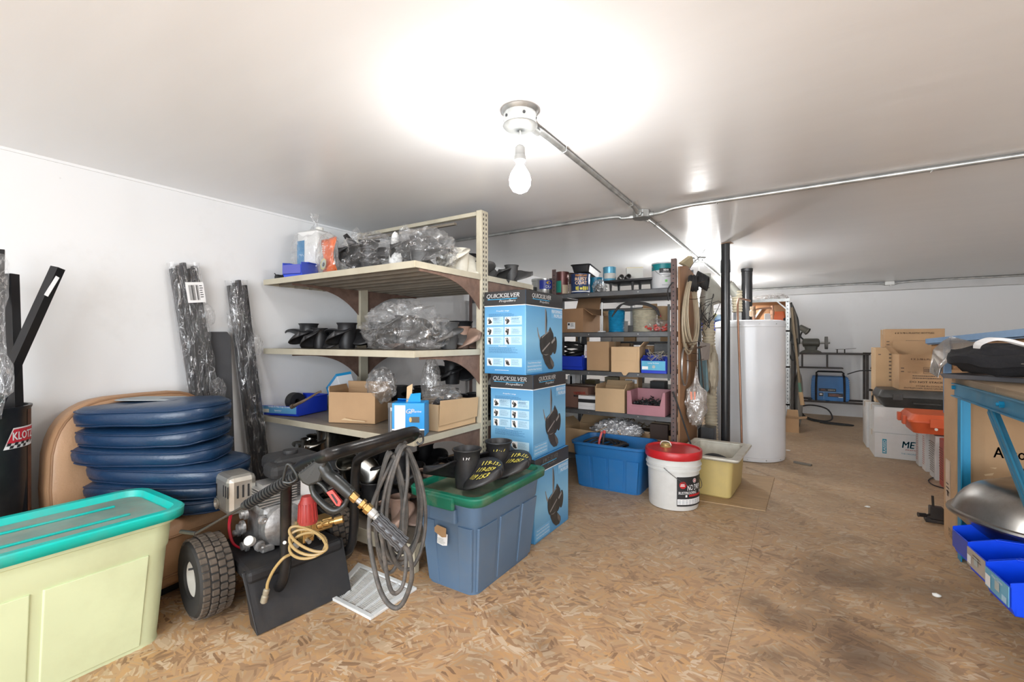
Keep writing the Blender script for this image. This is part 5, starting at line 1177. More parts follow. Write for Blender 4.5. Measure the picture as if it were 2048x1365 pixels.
M_PLY = mat('plywood_end', (.33, .175, .085), .7, var=.22, scale=3, stretch=(1, 1, .25), dirt=(.16, .09, .05), dirt_amt=.45, bump=.15)
P = [(MY0 + .04, .0), (MY1 + .06, 0), (MY1 + .06, 1.52), (MY1 - .02, 1.60), (MY0 + .30, 1.64), (MY0 + .04, 1.60)]
B().prism([(y, z) for y, z in P], (MX1 + .004, 0, 0), (0, 1, 0), (0, 0, 1), (1, 0, 0), .014).done('end_panel', M_PLY, ms, world=True, bevel=.001)
XP = MX1 + .018
b = B()
for y, z in ((3.55, 1.04), (3.75, 1.38), (3.62, .99), (3.80, 1.0), (3.7, .9), (3.95, .95), (3.6, 1.0), (3.75, 1.5), (3.95, 1.47)): b.tube([(XP, y, z), (XP + .06, y, z - .004), (XP + .13, y + .01, z + .012)], .0028, 6, 3)
each(b, 'wire_peg', mat('peg_rust', (.10, .07, .055), .5, .6), ms, world=True, smooth=True)
# left bay of the same shelving, mostly behind the cartons
lb = thing('metal_shelving', 'second grey metal shelving bay hidden behind the propeller cartons', 'shelving', (WL + .05, MY0, 0))
for z in MS:
    B().box((WL + .06, MY0, z - .003), (MX0 - .02, MY1, z)).done('shelf_board', M_GSH, lb, world=True)
    B().box((WL + .06, MY0, z - .036), (MX0 - .02, MY0 + .003, z - .0005)).done('shelf_edge', M_GSH, lb, world=True)
angle_post(lb, WL + .06, MY0 - .004, 1, 1, 1.655, M_APO, False); angle_post(lb, MX0 - .018, MY1, -1, -1, 1.655, M_APG, False); angle_post(lb, WL + .06, MY1, 1, -1, 1.655, M_APG, False)
# rear unit, back to back
rb = thing('metal_shelving', 'rear grey shelving standing back to back behind the perforated-post unit', 'shelving', (MX0, MY1 + .08, 0))
for z in (1.36, 1.045, .62, .25):
    B().box((MX0 - .5, MY1 + .09, z - .003), (MX1 - .02, MY1 + .55, z)).done('shelf_board', M_GSH, rb, world=True)
    B().box((MX0 - .5, MY1 + .09, z - .032), (MX1 - .02, MY1 + .093, z - .0005)).done('shelf_edge', M_GSH, rb, world=True)
for x in (MX0 - .5, MX1 - .03): 
    angle_post(rb, x, MY1 + .085, 1 if x < -1.5 else -1, 1, 1.6, M_APG, False); angle_post(rb, x, MY1 + .555, 1 if x < -1.5 else -1, -1, 1.6, M_APG, False)
S = [z + .001 for z in MS]
def mp(px, Y, z): return (xy(px, Y), Y, z)
def can(lab, px, Y, z, r, h, mb, rz=8, name='paint_can', cat_='paint can', **k):
    t = thing(name, lab, cat_, mp(px, Y, z), rz); paint_can(t, r, h, mb, **k); return t
M_TIN = mat('tin', (.55, .55, .54), .3, .9, var=.1)
# -- top shelf
t = can('silver tin with blue DU label left of the rusty post', 1090, 3.56, S[0], .073, .150, M_TIN, 27, bail=False)
wrap_band(t, mat('tin_blue', (.03, .05, .40), .35), .0738, .058, .135, (-40, 60)); wrap_text(t, 'DU', WHT, .0745, .078, h=.024, ang=24, bold=.02); B().add([Vector((.0748*cos(radians(-90+q)), .0748*sin(radians(-90+q)), .112 + dz)) for q, dz in ((8, 0), (20, .014), (34, .014), (44, 0), (34, -.012), (20, -.012))], [(0,1,2,3,4,5)]).done('emblem', mat('tin_yellow', (.75, .50, .06), .4), t)
t = thing('plastic_tub', 'white plastic tub with lid behind the silver blue-label tin', 'tub', mp(1078, 3.75, S[0])); B().lathe([(.06, 0), (.066, .16), (.072, .165), (.072, .185), (.0001, .187)], n=28).done('tub', mat('tub_clear', (.66, .66, .62), .3), t, smooth=35)
t = can('grey tin without lid label beside the blue-label tin', 1066, 3.6, S[0], .055, .09, M_PGRY, 0, bail=False)
t = can('can with black lid behind the rusty post', 1103, 3.80, S[0], .065, .185, mat('tin_dark', (.06, .055, .055), .4, .4), 0, m_lid=M_BLK, bail=False)
t = can('tall dark can with red rim and green label right of rusty post', 1125, 3.56, S[0], .055, .20, mat('can_maroon', (.14, .05, .045), .35, .3), 25, bail=False, m_lid=mat('can_maroon', (.14, .05, .045), .35, .3))
wrap_band(t, mat('can_green', (.02, .30, .22), .4), .0556, .02, .12, (-80, -10)); wrap_band(t, mat('can_cream', (.55, .45, .32), .5), .0558, .01, .085, (0, 60))
t = can('brown label can squeezed between maroon can and rust paint can', 1137, 3.66, S[0], .06, .20, mat('can_brown', (.09, .06, .04), .4, .2), 25, bail=False, m_lid=M_BLK)
wrap_band(t, mat('can_cream', (.55, .45, .32), .5), .0606, .01, .1, (-60, 20))
t = can('dark blue paint can reading RUST COAT', 1161, 3.55, S[0], .082, .165, mat('can_navy', (.02, .045, .13), .28, .1), 27, bail=False)
wrap_text(t, 'TREMCLAD', mat('can_orange', (.80, .36, .08), .4), .083, .148, w=.105, h=.018, bold=.04); wrap_text(t, 'RUST', mat('can_peach', (.85, .60, .42), .4), .083, .118, w=.105, h=.028, bold=.05); wrap_text(t, 'COAT', mat('can_peach', (.85, .60, .42), .4), .083, .086, w=.105, h=.028, bold=.05)
b = B()
for x, z, w, h in ((-.045, .028, .012, .028), (-.03, .024, .01, .034), (-.01, .03, .02, .018), (.014, .026, .03, .03), (.05, .03, .012, .026)): 
    q0 = radians(-90) + x/.082; q1 = q0 + w/.082; b.add([Vector((.0832*cos(q), .0832*sin(q), zz)) for q, zz in ((q0, z), (q1, z), (q1, z+h), (q0, z+h))], [(0,1,2,3)])
b.done('emblem', mat('can_yellow', (.72, .62, .08), .4), t); wrap_band(t, WHT, .0832, .012, .020, (-65, 60))
t = thing('paint_tray', 'black plastic paint tray resting tilted on top of the paint cans', 'paint tray', mp(1170, 3.62, S[0] + .172), 8); t.rotation_euler[0] = radians(-3)
o = B().loft([rrect(.13, .34, .02, 0, cy=.04), rrect(.155, .38, .025, .05, cy=.04), rrect(.175, .40, .03, .055, cy=.04), rrect(.175, .40, .03, .059, cy=.04), rrect(.15, .37, .02, .056, cy=.04), rrect(.12, .33, .02, .006, cy=.04)]).done('tray', M_BLK, t, smooth=30)
t = can('teal blue can behind the rust paint can, top shelf', 1192, 3.72, S[0], .068, .15, mat('can_teal', (.02, .22, .36), .35), 0, bail=False)
crumple('bag', M_BAG2, thing('bagged_part', 'dark part in a clear bag beside the rust paint can', 'bag', mp(1199, 3.55, S[0] + .05)), (.06, .045, .06), 41, .3, 4, (0, 0, 0), -.05, 3)
B().lathe([(.035, 0), (.038, .05), (.02, .07)], n=14).done('part', M_PGRY, [o for o in COL.objects if o.name.startswith('bagged_part')][-1]).location = (0, 0, -.048)
t = thing('riser_tray', 'upside-down black plastic tray on short legs, top of grey shelving', 'tray', mp(1268, 3.66, S[0])); 
b = B(); b.loft([rrect(.40, .26, .02, .075), rrect(.42, .28, .02, .08), rrect(.42, .28, .02, .094), rrect(.40, .26, .02, .096)]); b.done('tray', M_BLK, t, smooth=30)
b = B()
for x in (-.16, .02, .17):
    for y in (-.10, .10): b.cyl((x, y, 0), (x, y, .076), .008, .013, 10)
each(b, 'leg', M_BLK, t)
t = can('light blue tin with pale label standing on black tray', 1219, 3.60, S[0] + .097, .052, .115, mat('can_sky', (.10, .34, .50), .3, .2), 25, bail=False); wrap_band(t, mat('can_pale', (.55, .55, .52), .5), .0526, .018, .062, (-60, 60))
for i, px in enumerate((1248, 1262)):
    t = thing('pipe_offcut', ('left', 'right')[i] + ' of two short dark tubes lying on the black tray', 'pipe', mp(px, 3.60, S[0] + .118), 0); B().lathe([(.016, 0), (.021, 0), (.021, .16), (.016, .16), (.016, 0)], (0, -.06, 0), (-.45, 1, .02), 18, False).done('tube', mat('dark_tube', (.05, .04, .038), .5), t, smooth=35)
t = thing('white_box', 'white rectangular tin standing on the black tray', 'tin', mp(1269, 3.72, S[0] + .097), 20); B().box((-.065, -.03, 0), (.065, .03, .115)).done('tin_body', mat('tin_white', (.66, .64, .58), .35, var=.03), t, bevel=.004); B().box((-.066, -.031, .108), (.066, .031, .112)).done('rim', mat('tin_gold', (.5, .42, .22), .4, .5), t)
t = can('large white paint can with teal band and wire handle, right end', 1326, 3.57, S[0], .083, .20, mat('can_white', (.66, .67, .68), .35, var=.03), 30, label=mat('can_turq', (.01, .24, .27), .35), lz=(.70, .95), lang=(-179, 179))
wrap_band(t, INK, .0842, .118, .152, (-34, 34)); wrap_text(t, 'BEHR', WHT, .0848, .139, h=.015, w=.04, bold=.04); wrap_text(t, 'PREMIUM PLUS', WHT, .0848, .124, w=.05); wrap_text(t, 'INTERIOR PAINT', mat('txt_grey', (.25, .27, .3), .4), .0842, .104, w=.07)
wrap_band(t, mat('can_leaf', (.20, .55, .15), .4), .0844, .048, .066, (-6, 6)); wrap_text(t, 'PRIMER IN ONE', mat('txt_grey', (.25, .27, .3), .4), .0842, .026, w=.06)
# -- second shelf
def crt(lab, px, Y, z, w, d, h, m=M_CARD, rz=0, open_=False, flaps=(), nm='carton', tape=True):
    t = thing(nm, lab, 'carton', mp(px, Y, z), rz); carton(t, w, d, h, m, open_, tape, flaps); return t
t = crt('open brown carton with white label at left of second grey shelf', 1158, 3.66, S[1], .25, .30, .20, M_CARDD, -6, True, (('X', .10, 125), ('Y', .12, 20)))
Decal((-.125, -.15, 0), (1, 0, 0), (0, 0, 1), t).rect(.10, .03, .075, .055, WHT, 0).rect(.105, .06, .018, .018, INK, 1).lines(.13, .074, .04, 4, .008, INK).done('label')
t = thing('steel_rod_spool', 'white spool foot with an upright steel rod, second grey shelf', 'spool', mp(1204, 3.62, S[1])); B().lathe([(.035, 0), (.035, .012), (.0001, .013)], n=24).done('foot', WHT, t, smooth=30); B().cyl((0, 0, .01), (0, 0, .25), .008, n=12).done('rod', M_STEEL, t, smooth=True)
def spool(lab, px, Y, z, r, h, m, fl=True, flare=0):
    t = thing('wire_spool', lab, 'wire spool', mp(px, Y, z)); prof = []
    n = 18
    for k in range(n):
        u = k / n; rr = r * (1 + flare * (.5 - u)); prof += [(rr - .0015, h*u), (rr + .0015, h*(u + .5/n))]
    B().lathe([(r*.9, 0)] + prof + [(r*.9, h)], (0, 0, .004), n=30).done('winding', m, t, smooth=30)
    if fl: B().lathe([(r*1.06, 0), (r*1.06, .004)], n=30).done('flange', m, t, smooth=30); B().lathe([(r*.2, 0), (r*.2, .002), (r*1.0, .002), (r*1.0, .006), (r*.2, .006)], (0, 0, h + .003), n=30, caps=False).done('flange', m, t, smooth=30)
    return t
spool('blue wire spool in the middle of the second grey shelf', 1233, 3.58, S[1], .064, .168, mat('wire_blue', (.01, .22, .42), .35, var=.15, scale=30), flare=-.1)
spool('large beige wire spool on the second grey shelf', 1290, 3.60, S[1], .095, .17, mat('wire_beige', (.40, .37, .28), .45, var=.15, scale=30), flare=-.05)
t = thing('cable_bundle', 'black cable bundle with red wires draped over the beige spool', 'cable', mp(1280, 3.56, S[1] + .2)); 
for k in range(7):
    o_ = random.Random(k); B().tube([ad(1224 + 3*k, 634 - 4*k, 3.5), ad(1238 + 2*k, 612 - k, 3.48), ad(1262, 605 + 2*(k % 4), 3.46), ad(1290, 606 + 2*(k % 3), 3.45), ad(1308 + k, 614 + 2*k % 7, 3.44), ad(1316 + k, 628 + k, 3.44)], .0055 if k < 5 else .003, 7, 5).done('cable', M_RUB if k < 5 else mat('wire_red', (.50, .01, .03), .4), t, smooth=True, world=True)
t = thing('red_bag', 'clear bag of red connectors at right end of second grey shelf', 'bag', mp(1313, 3.54, S[1]))
b = B(); rd = random.Random(4)
for k in range(26): 
    p = Vector((rd.uniform(-.08, .08), rd.uniform(-.03, .03), rd.uniform(.01, .055))); b.cyl(p, p + Vector((rd.uniform(-.02, .02), rd.uniform(-.02, .02), rd.uniform(-.02, .02))), .009, .007, 8)
b.done('connectors', mat('conn_red', (.62, .05, .03), .35), t, kind='stuff'); crumple('bag', M_BAG, t, (.10, .05, .05), 44, .35, 4, (0, 0, .045), .001, 3)
t = thing('tan_canister', 'tan paper canister behind beige spool at right of second shelf', 'canister', mp(1325, 3.85, S[1] + .08)); B().lathe([(.05, -.08), (.05, .13), (.046, .135), (.0001, .135)], n=24).done('canister', M_CARDL, t, smooth=35)
for i, (px, Y, w, h, m) in enumerate(((1180, 3.95, .12, .22, M_CARDL), (1220, 4.0, .10, .2, M_CARDL), (1252, 3.9, .05, .10, M_WPL), (1300, 4.0, .12, .25, M_CARD), (1262, 3.85, .05, .06, M_PGRY))):
    crt(('pale carton at the back left of second grey shelf', 'pale carton behind blue spool', 'small white box between the two spools', 'carton behind beige spool on second shelf', 'dark grey box low between the two spools')[i], px, Y, S[1], w, .1, h, m, 5*i, nm='small_box')
# rear row of boxes seen through
for i, px in enumerate((1165, 1215, 1240, 1262, 1288, 1312, 1335)):
    t = thing('small_box', ('leftmost', 'second from left', 'third from left', 'middle', 'third from right', 'second from right', 'rightmost')[i] + ' small pale box in the row on the rear shelving', 'box', mp(px, MY1 + .2, 1.046), 0, 'pale boxes on the rear shelf'); B().box((-.055, -.05, 0), (.055, .05, .06 + .012*(i % 3))).done('box_body', (M_CARDL, WHT, M_WPL)[i % 3], t, bevel=.002)
# -- third shelf
t = thing('parts_bin', 'dark blue plastic bin holding a black coil, left of third shelf', 'storage bin', mp(1153, 3.62, S[2]), 0); parts_bin(t, .24, .28, .115, fh=.98)
t = thing('cable_coil', 'black cable coil heaped in the dark blue bin, third shelf', 'cable coil', mp(1150, 3.64, S[2] + .05))
rd = random.Random(2)
for k in range(6): B().tube([(0 + .09*cos(2*pi*j/16) + rd.uniform(-.004, .004), .08*sin(2*pi*j/16), .05 + .022*k + .02*sin(2*pi*j/16 + k)) for j in range(16)], .009, 7, closed=True).done('loop', M_RUB, t, smooth=True)
t = thing('instruction_card', 'white printed card leaning by the black coil, third shelf', 'card', mp(1176, 3.52, S[2] + .1)); t.rotation_euler = (radians(-10), 0, radians(4)); B().box((-.035, -.001, 0), (.035, .001, .11)).done('card', WHT, t); Decal((-.035, -.0012, 0), (1, 0, 0), (0, 0, 1), t).rect(.03, .06, .025, .02, mat('card_purple', (.3, .2, .4), .4)).lines(.01, .05, .05, 4, .01, mat('card_red', (.6, .1, .1), .4)).done()
crt('tall brown carton in the middle of third grey shelf', 1208, 3.62, S[2], .19, .28, .235, M_CARD, 0)
t = crt('tan carton with hanging torn front flap, third grey shelf', 1257, 3.53, S[2], .215, .24, .195, M_CARDL, 6, True, (('X', .05, 40),))
B().prism([(-.107, 0), (.09, .004), (.092, .105), (-.107, .105)], (0, -.1225, .088), (1, 0, 0), (0, 0, 1), (0, -1, 0), .003).done('flap', M_CARDL, t); B().prism([(-.03, 0), (-.012, -.028), (.006, -.028), (.03, 0)], (.0, -.122, .004), (1, 0, 0), (0, 0, 1), (0, -1, 0), .003).done('torn_edge', M_CARDL, t)
t = thing('parts_bin', 'blue bin with light blue label and loose wires, right of third shelf', 'storage bin', mp(1316, 3.53, S[2]), 0); d_ = parts_bin(t, .185, .24, .13, M_BLUEBIN, mat('label_sky', (.10, .42, .62), .4), fh=.72); d_.text('Lamp Sockets', .088, .052, WHT, w=.08).rect(.004, .006, .045, .022, WHT, 1).blob(.09, .026, .012, .012, 0, mat('grey_print', (.4, .45, .5), .4), 1); d_.done()
b = B(); rd = random.Random(9)
for k in range(22):
    p = Vector((rd.uniform(-.07, .07), rd.uniform(-.09, .06), rd.uniform(.09, .15))); b.tube([p, p + Vector((rd.uniform(-.04, .04), rd.uniform(-.03, .03), rd.uniform(0, .04))), p + Vector((rd.uniform(-.06, .06), rd.uniform(-.04, .03), rd.uniform(-.03, .05)))], .0022, 5, 3)
b.done('loose_wires', mat('wire_pale', (.42, .38, .30), .5), thing('wire_tangle', 'tangle of pale wires spilling out of light blue label bin', 'wires', mp(1316, 3.56, S[2])), kind='stuff')
for i, (px, Y, w, h, m) in enumerate(((1245, 3.85, .16, .22, M_CARDD), (1285, 3.9, .14, .17, mat('bin_navy', (.02, .04, .25), .4)), (1325, 3.85, .12, .22, M_PGRY), (1300, 3.95, .1, .2, M_CARD))):
    crt(('brown carton behind the torn-flap carton', 'dark blue box at back of the third shelf', 'dark grey box at the back right of third shelf', 'carton deep at back of third shelf')[i], px, Y, S[2], w, .12, h, m, 4*i, nm='small_box')
# -- fourth shelf
t = crt('reddish brown carton printed YAMAHA at left of fourth shelf', 1163, 3.66, S[3], .27, .30, .175, mat('card_reddish', (.22, .115, .085), .8, var=.1), -4)
Decal((-.135, -.15, 0), (1, 0, 0), (0, 0, 1), t).text('YAMAHA', .195, .125, mat('ink_red', (.45, .05, .03), .6), w=.115, h=.026, bold=.04, rot=4).rect(.14, .092, .115, .014, INK, 0).text('ORIGINAL', .195, .099, mat('card_reddish', (.22, .115, .085), .8), w=.08, h=.009).done('print')
for k in range(4): 
    t = thing('small_box', ('bottom', 'second', 'third', 'top')[k] + ' small white box of the stack before the reddish carton', 'box', mp(1178, 3.505, S[3] + k*.028), k*1.5 - 2); B().box((-.078, -.04, 0), (.078, .04, .027)).done('box_body', WHT if k != 2 else INK, t, bevel=.001)
t = crt('tan carton with ragged open top, middle of fourth shelf', 1229, 3.56, S[3], .235, .26, .185, M_CARDL, 3, True, (('Y', .05, 30), ('X', .04, 20), ('x', .03, -15)))
M_PNK = mat('pink_plastic', (.42, .19, .22), .45, var=.08)
t = thing('parts_bin', 'dusty pink open-front bin of dark screws, right of fourth shelf', 'storage bin', mp(1301, 3.55, S[3]), 0); b = B(); w, d, h = .285, .26, .178
b.box((-w/2, -d/2, 0), (w/2, d/2, .005)); b.box((-w/2, d/2 - .005, 0), (w/2, d/2, h))
for s in (-1, 1): b.prism([(-d/2, 0), (d/2, 0), (d/2, h), (-d/2 + .03, h), (-d/2, h)], (s*w/2 - (.005 if s > 0 else 0), 0, 0), (0, 1, 0), (0, 0, 1), (1, 0, 0), .005)
b.prism([(-w/2, 0), (w/2, 0), (w/2, h), (w/2 - .016, h), (w/2 - .04, .072), (-w/2 + .04, .072), (-w/2 + .03, h), (-w/2, h)][:8], (0, -d/2, 0), (1, 0, 0), (0, 0, 1), (0, -1, 0), .004)
b.done('bin_body', M_PNK, t, bevel=.001, seg=1); B().box((-w/2 + .035, -d/2 - .007, .066), (w/2 - .035, -d/2 - .002, .078)).done('rim', M_PNK, t, bevel=.002)
b = B(); rd = random.Random(5)
for k in range(150):
    x = rd.uniform(-.12, .12); y = rd.uniform(-.10, .09); p = Vector((x, y, .02 + rd.uniform(0, .07) * (1 - abs(x)*4) + .02)); v = Vector((rd.uniform(-1, 1), rd.uniform(-1, 1), rd.uniform(-.3, .6))).normalized()*.03; b.cyl(p, p + v, .0035, n=5); b.cyl(p, p + v*.12, .007, n=6)
b.done('screws', mat('screw_dark', (.07, .075, .075), .4, .6), thing('screw_heap', 'heap of dark screws inside dusty pink bin', 'screws', mp(1301, 3.55, S[3] + .006)), kind='stuff')
for i, (px, Y, w, h, m) in enumerate(((1228, 3.92, .13, .24, mat('straw', (.36, .31, .2), .8)), (1262, 3.85, .16, .26, M_CARD), (1318, 3.95, .12, .22, M_INK if False else M_BLK), (1145, 3.9, .05, .24, WHT), (1150, 3.55 + .35, .05, .26, WHT), (1185, 4.0, .1, .2, mat('dark_olive', (.10, .08, .03), .5)))):
    t = crt(('straw-coloured box with grid print at back of fourth shelf', 'brown carton with barcode at back of fourth shelf', 'black box at back right of fourth shelf', 'white paper roll at back left of fourth shelf', 'white upright packet at the back left of fourth shelf', 'dark olive box at back of fourth shelf')[i], px, Y, S[3], w, .12, h, m, 0, nm='small_box', tape=False)
    if i == 1: Decal((-.08, -.06, 0), (1, 0, 0), (0, 0, 1), t).rect(.05, .20, .10, .035, WHT).bars(.06, .205, .07, .025, INK, 1).done('label')
    if i == 0: 
        dd = Decal((-.065, -.06, 0), (1, 0, 0), (0, 0, 1), t)
        for q in range(9): dd.rect(.005, .1 + .013*q, .12, .002, INK)
        dd.rect(.06, .1, .003, .12, INK); dd.done('print')
# -- bottom shelf
t = crt('open cardboard carton at left of bottom shelf behind blue tote', 1175, 3.62, S[4], .34, .30, .20, M_CARDL, -8, True, (('Y', .10, 35), ('x', .08, 50), ('X', .08, 60)))
t = crt('wide open cardboard carton at the right of bottom shelf', 1300, 3.60, S[4], .34, .28, .17, M_CARD, 5, True, (('y', .05, 60), ('x', .08, 45)))
crumple('plastic_sheet', plastic('white_film', (.72, .72, .74), .25, .15, 1.0, 22), thing('film_heap', 'crumpled white plastic film heap above the blue tote', 'plastic film', mp(1233, 3.58, S[4] + .20)), (.19, .12, .085), 51, .45, 5, (0, 0, 0), -.08, 3)
t = thing('wire_tangle', 'dark brass-coloured wire tangle at the back of bottom shelf', 'wires', mp(1280, 3.85, S[4] + .2)); b = B(); rd = random.Random(12)
for k in range(40):
    p = Vector((rd.uniform(-.16, .14), rd.uniform(-.06, .06), rd.uniform(-.10, .08))); b.tube([p, p + Vector((rd.uniform(-.05, .05), rd.uniform(-.03, .03), rd.uniform(-.02, .05))), p + Vector((rd.uniform(-.08, .08), 0, rd.uniform(-.04, .04)))], .003, 5, 3)
b.done('wires', mat('wire_bronze', (.12, .075, .03), .35, .5), t, kind='stuff')
t = crt('dark brown box on bottom shelf right, behind the white bucket', 1322, 3.78, S[4], .14, .14, .26, mat('card_dark', (.08, .05, .04), .7), 0, nm='small_box')
# ---- things hanging on the plywood end
def hang(nm, lab, cat_, p): return thing(nm, lab, cat_, p)
M_BHO = mat('beige_hose', (.50, .43, .31), .45, var=.1, scale=12)
t = hang('hose_coil', 'long beige hose coil hanging on the plywood end panel', 'hose', ad(1382, 630, 3.5)); hose_coil('coil', M_BHO, t, ad(1381, 628, 3.50), .19, .265, 8, .0065, (.05, 1, 0), 5, .016, .10)
t = hang('cable_coil', 'left of two black cable coils hung high on the plywood end', 'cable coil', ad(1386, 568, 3.55))
for k in range(9):
    o_ = .010 * k; B().tube([ad(1379 + 2*k, 568, 3.5) + Vector((.0, .05*cos(2*pi*j/14), .06*sin(2*pi*j/14) + .004*(k % 3))) for j in range(14)], .0042, 6, closed=True).done('loop', M_RUB, t, smooth=True, world=True)
t = hang('cable_coil', 'right of two black cable coils hung high on the plywood end', 'cable coil', ad(1404, 560, 3.6))
for k in range(10):
    B().tube([ad(1395 + 2.2*k, 557 + 1.2*k, 3.6) + Vector((.008*sin(2*pi*j/14), .05*cos(2*pi*j/14), .054*sin(2*pi*j/14))) for j in range(14)], .0055, 6, closed=True).done('loop', M_RUB, t, smooth=True, world=True)
t = hang('wire_coil', 'round coil of galvanised wire hanging on the plywood end', 'wire coil', ad(1364, 733, 3.45)); rd = random.Random(3)
for k in range(9): B().tube([Vector((XP + .008 + .0012*k, 3.60 + (.108 + .006*rd.random())*cos(2*pi*j/20) + rd.uniform(-.002, .002), .86 + (.145 + .004*rd.random())*sin(2*pi*j/20))) for j in range(20)], .0022, 5, 2 if False else 0, closed=True).done('loop', M_STEEL, t, smooth=True, world=True)
t = hang('hand_saw', 'faded teal saw blade hanging beside the plywood end', 'saw', ad(1404, 740, 3.62))
f = [ad(1397, 690, 3.62), ad(1410, 690, 3.66), ad(1417, 780, 3.66), ad(1412, 787, 3.66), ad(1401, 780, 3.62)]
b = B(); b.add(f + [p + Vector((.004, .004, 0)) for p in f], [(0,1,2,3,4), (9,8,7,6,5)] + [(i, (i+1) % 5, 5 + (i+1) % 5, 5 + i) for i in range(5)]); b.done('blade', mat('faded_teal', (.12, .21, .24), .5, .3, dirt=(.15, .1, .08), dirt_amt=.5), t, world=True)
B().tube([ad(1400, 692, 3.61), ad(1404, 740, 3.62), ad(1408, 784, 3.63)], .004, 6).done('spine', mat('peg_rust', (.10, .07, .055), .5, .6), t, world=True)
f = [ad(1399, 684, 3.60), ad(1417, 688, 3.63), ad(1415, 720, 3.63), ad(1403, 722, 3.60)]
B().add(f + [p + Vector((.012, .008, 0)) for p in f], [(0,1,2,3), (7,6,5,4)] + [(i, (i+1) % 4, 4 + (i+1) % 4, 4 + i) for i in range(4)]).done('handle', mat('handle_grey', (.22, .19, .17), .6), t, world=True, bevel=.003)
t = hang('hanging_bag', 'clear plastic bag with orange print hanging on the plywood end', 'bag', ad(1392, 805, 3.5)); crumple('bag', plastic('hanging_film', (.74, .70, .66), .45, .12, .9, 20), t, (.075, .11, .17), 61, .32, 4, ad(1392, 806, 3.5), None, 2.4, knot=.10, world=True)
B().add([ad(1380, 784, 3.36), ad(1384, 784, 3.36), ad(1385, 800, 3.36), ad(1381, 800, 3.36), ad(1388, 784, 3.36), ad(1391, 784, 3.36), ad(1391, 800, 3.36), ad(1388, 800, 3.36)], [(0,1,2,3), (4,5,6,7)]).done('print', mat('print_salmon', (.8, .3, .2), .5), t, world=True)
t = hang('canvas_bag', 'pale canvas cloth hanging between the saw and corrugated hose', 'cloth', ad(1425, 730, 3.75)); crumple('cloth', mat('canvas', (.46, .40, .30), .9, var=.1), t, (.05, .07, .20), 66, .3, 4, ad(1424, 740, 3.80), None, 2, world=True)
t = hang('wire_tangle', 'black tangled wires hanging above the corrugated hose', 'wires', ad(1405, 640, 3.7)); b = B(); rd = random.Random(8)
for k in range(12):
    p = ad(rd.uniform(1396, 1412), rd.uniform(600, 640), 3.68); b.tube([p, p + Vector((rd.uniform(-.02, .06), rd.uniform(-.03, .03), rd.uniform(-.10, .02))), p + Vector((rd.uniform(-.02, .12), rd.uniform(-.03, .03), rd.uniform(-.12, .04))), p + Vector((rd.uniform(-.03, .08), 0, rd.uniform(-.22, -.05)))], .0026, 5, 4)
b.done('wires', M_RUB, t, world=True, kind='stuff')
t = hang('wooden_scrap', 'pale wooden bracket scrap standing on top of the plywood end', 'wood scrap', ad(1375, 520, 3.6)); f = [ad(1356, 527, 3.62), ad(1376, 512, 3.66), ad(1378, 525, 3.7), ad(1372, 536, 3.7)]
B().add(f + [p + Vector((.03, .02, 0)) for p in f], [(0,1,2,3), (7,6,5,4)] + [(i, (i+1) % 4, 4 + (i+1) % 4, 4 + i) for i in range(4)]).done('scrap', mat('pale_wood', (.46, .38, .24), .7), t, world=True)
t = thing('stiff_wire', 'thin stiff wire sticking up beside the second bulb box', 'wire', ad(1385, 535, 3.6)); B().tube([ad(1378, 540, 3.6), ad(1388, 525, 3.62), ad(1400, 513, 3.66), ad(1410, 499, 3.7)], .0022, 6, 3).done('wire', M_RUB, t, world=True)
t = thing('crowbar', 'thin black rod leaning from rusty post down to white bucket', 'rod', ad(1380, 880, 3.25)); B().tube([ad(1345, 785, 3.28), ad(1352, 800, 3.26), ad(1384, 897, 3.2)], .006, 8, 3).done('rod', M_RUB, t, world=True, smooth=True)
t = thing('strap', 'dark flat strap hanging down in front of the rusty post', 'strap', (xy(1337, 3.43), 3.43, 1.1)); B().box((xy(1335, 3.43), 3.432, .76), (xy(1339.5, 3.43), 3.436, 1.32)).done('strap', mat('strap_dark', (.07, .075, .075), .6), t, world=True)
B().tube([ad(1337, 602, 3.28), ad(1336, 580, 3.28), ad(1345, 565, 3.28)], .005, 6, 4).done('loop', M_RUB, t, world=True)
t = thing('black_box', 'small black box standing on the floor behind white bucket', 'box', at(1400, 905), 0); t.location = (-.62, 3.95, 0); B().box((-.05, -.06, 0), (.05, .06, .36)).done('box_body', M_BLK, t, bevel=.003)
# ------------------------------------------------------------------ floor things in front
M_BT = mat('tote_blue', (.018, .15, .40), .42, var=.1, scale=3, dirt=(.12, .2, .3), dirt_amt=.2)
t = thing('storage_tote', 'bright blue open plastic tote with black cables, beside white bucket', 'storage tote', (-1.145, 3.215, 0), 0)
tote_body('tote_body', M_BT, t, .545, .40, .325, .06, .03, band=.28, rim=.011, pads_x=((.03, .26), (.29, .51), (.53, .76), (.79, .97)))
t = thing('cable_coil', 'black jumper cables with red clamp coiled in the blue tote', 'cables', (-1.22, 3.2, .2))
rd = random.Random(6); b = B()
for k in range(6): b.tube([(-.05 + .13*cos(2*pi*j/14 + k) + rd.uniform(-.012, .012) + .02*k, .08*sin(2*pi*j/14 + k), .06 + .055*sin(2*pi*j/14 + k*1.4)) for j in range(14)], .008, 7, closed=True)
each(b, 'cable', M_RUB, t, smooth=True)
for k in range(2): B().tube([(-.02 + .02*k, -.03, .02), (-.03 + .03*k, -.02, .1), (-.015 + .02*k, 0, .18)], [.006, .009, .006], 8, 4).done('clamp', M_RUB if k else M_TR, t, smooth=True)
B().box((-.005, -.01, .165), (.012, .01, .19)).done('clamp_grip', M_TR, t, bevel=.003)
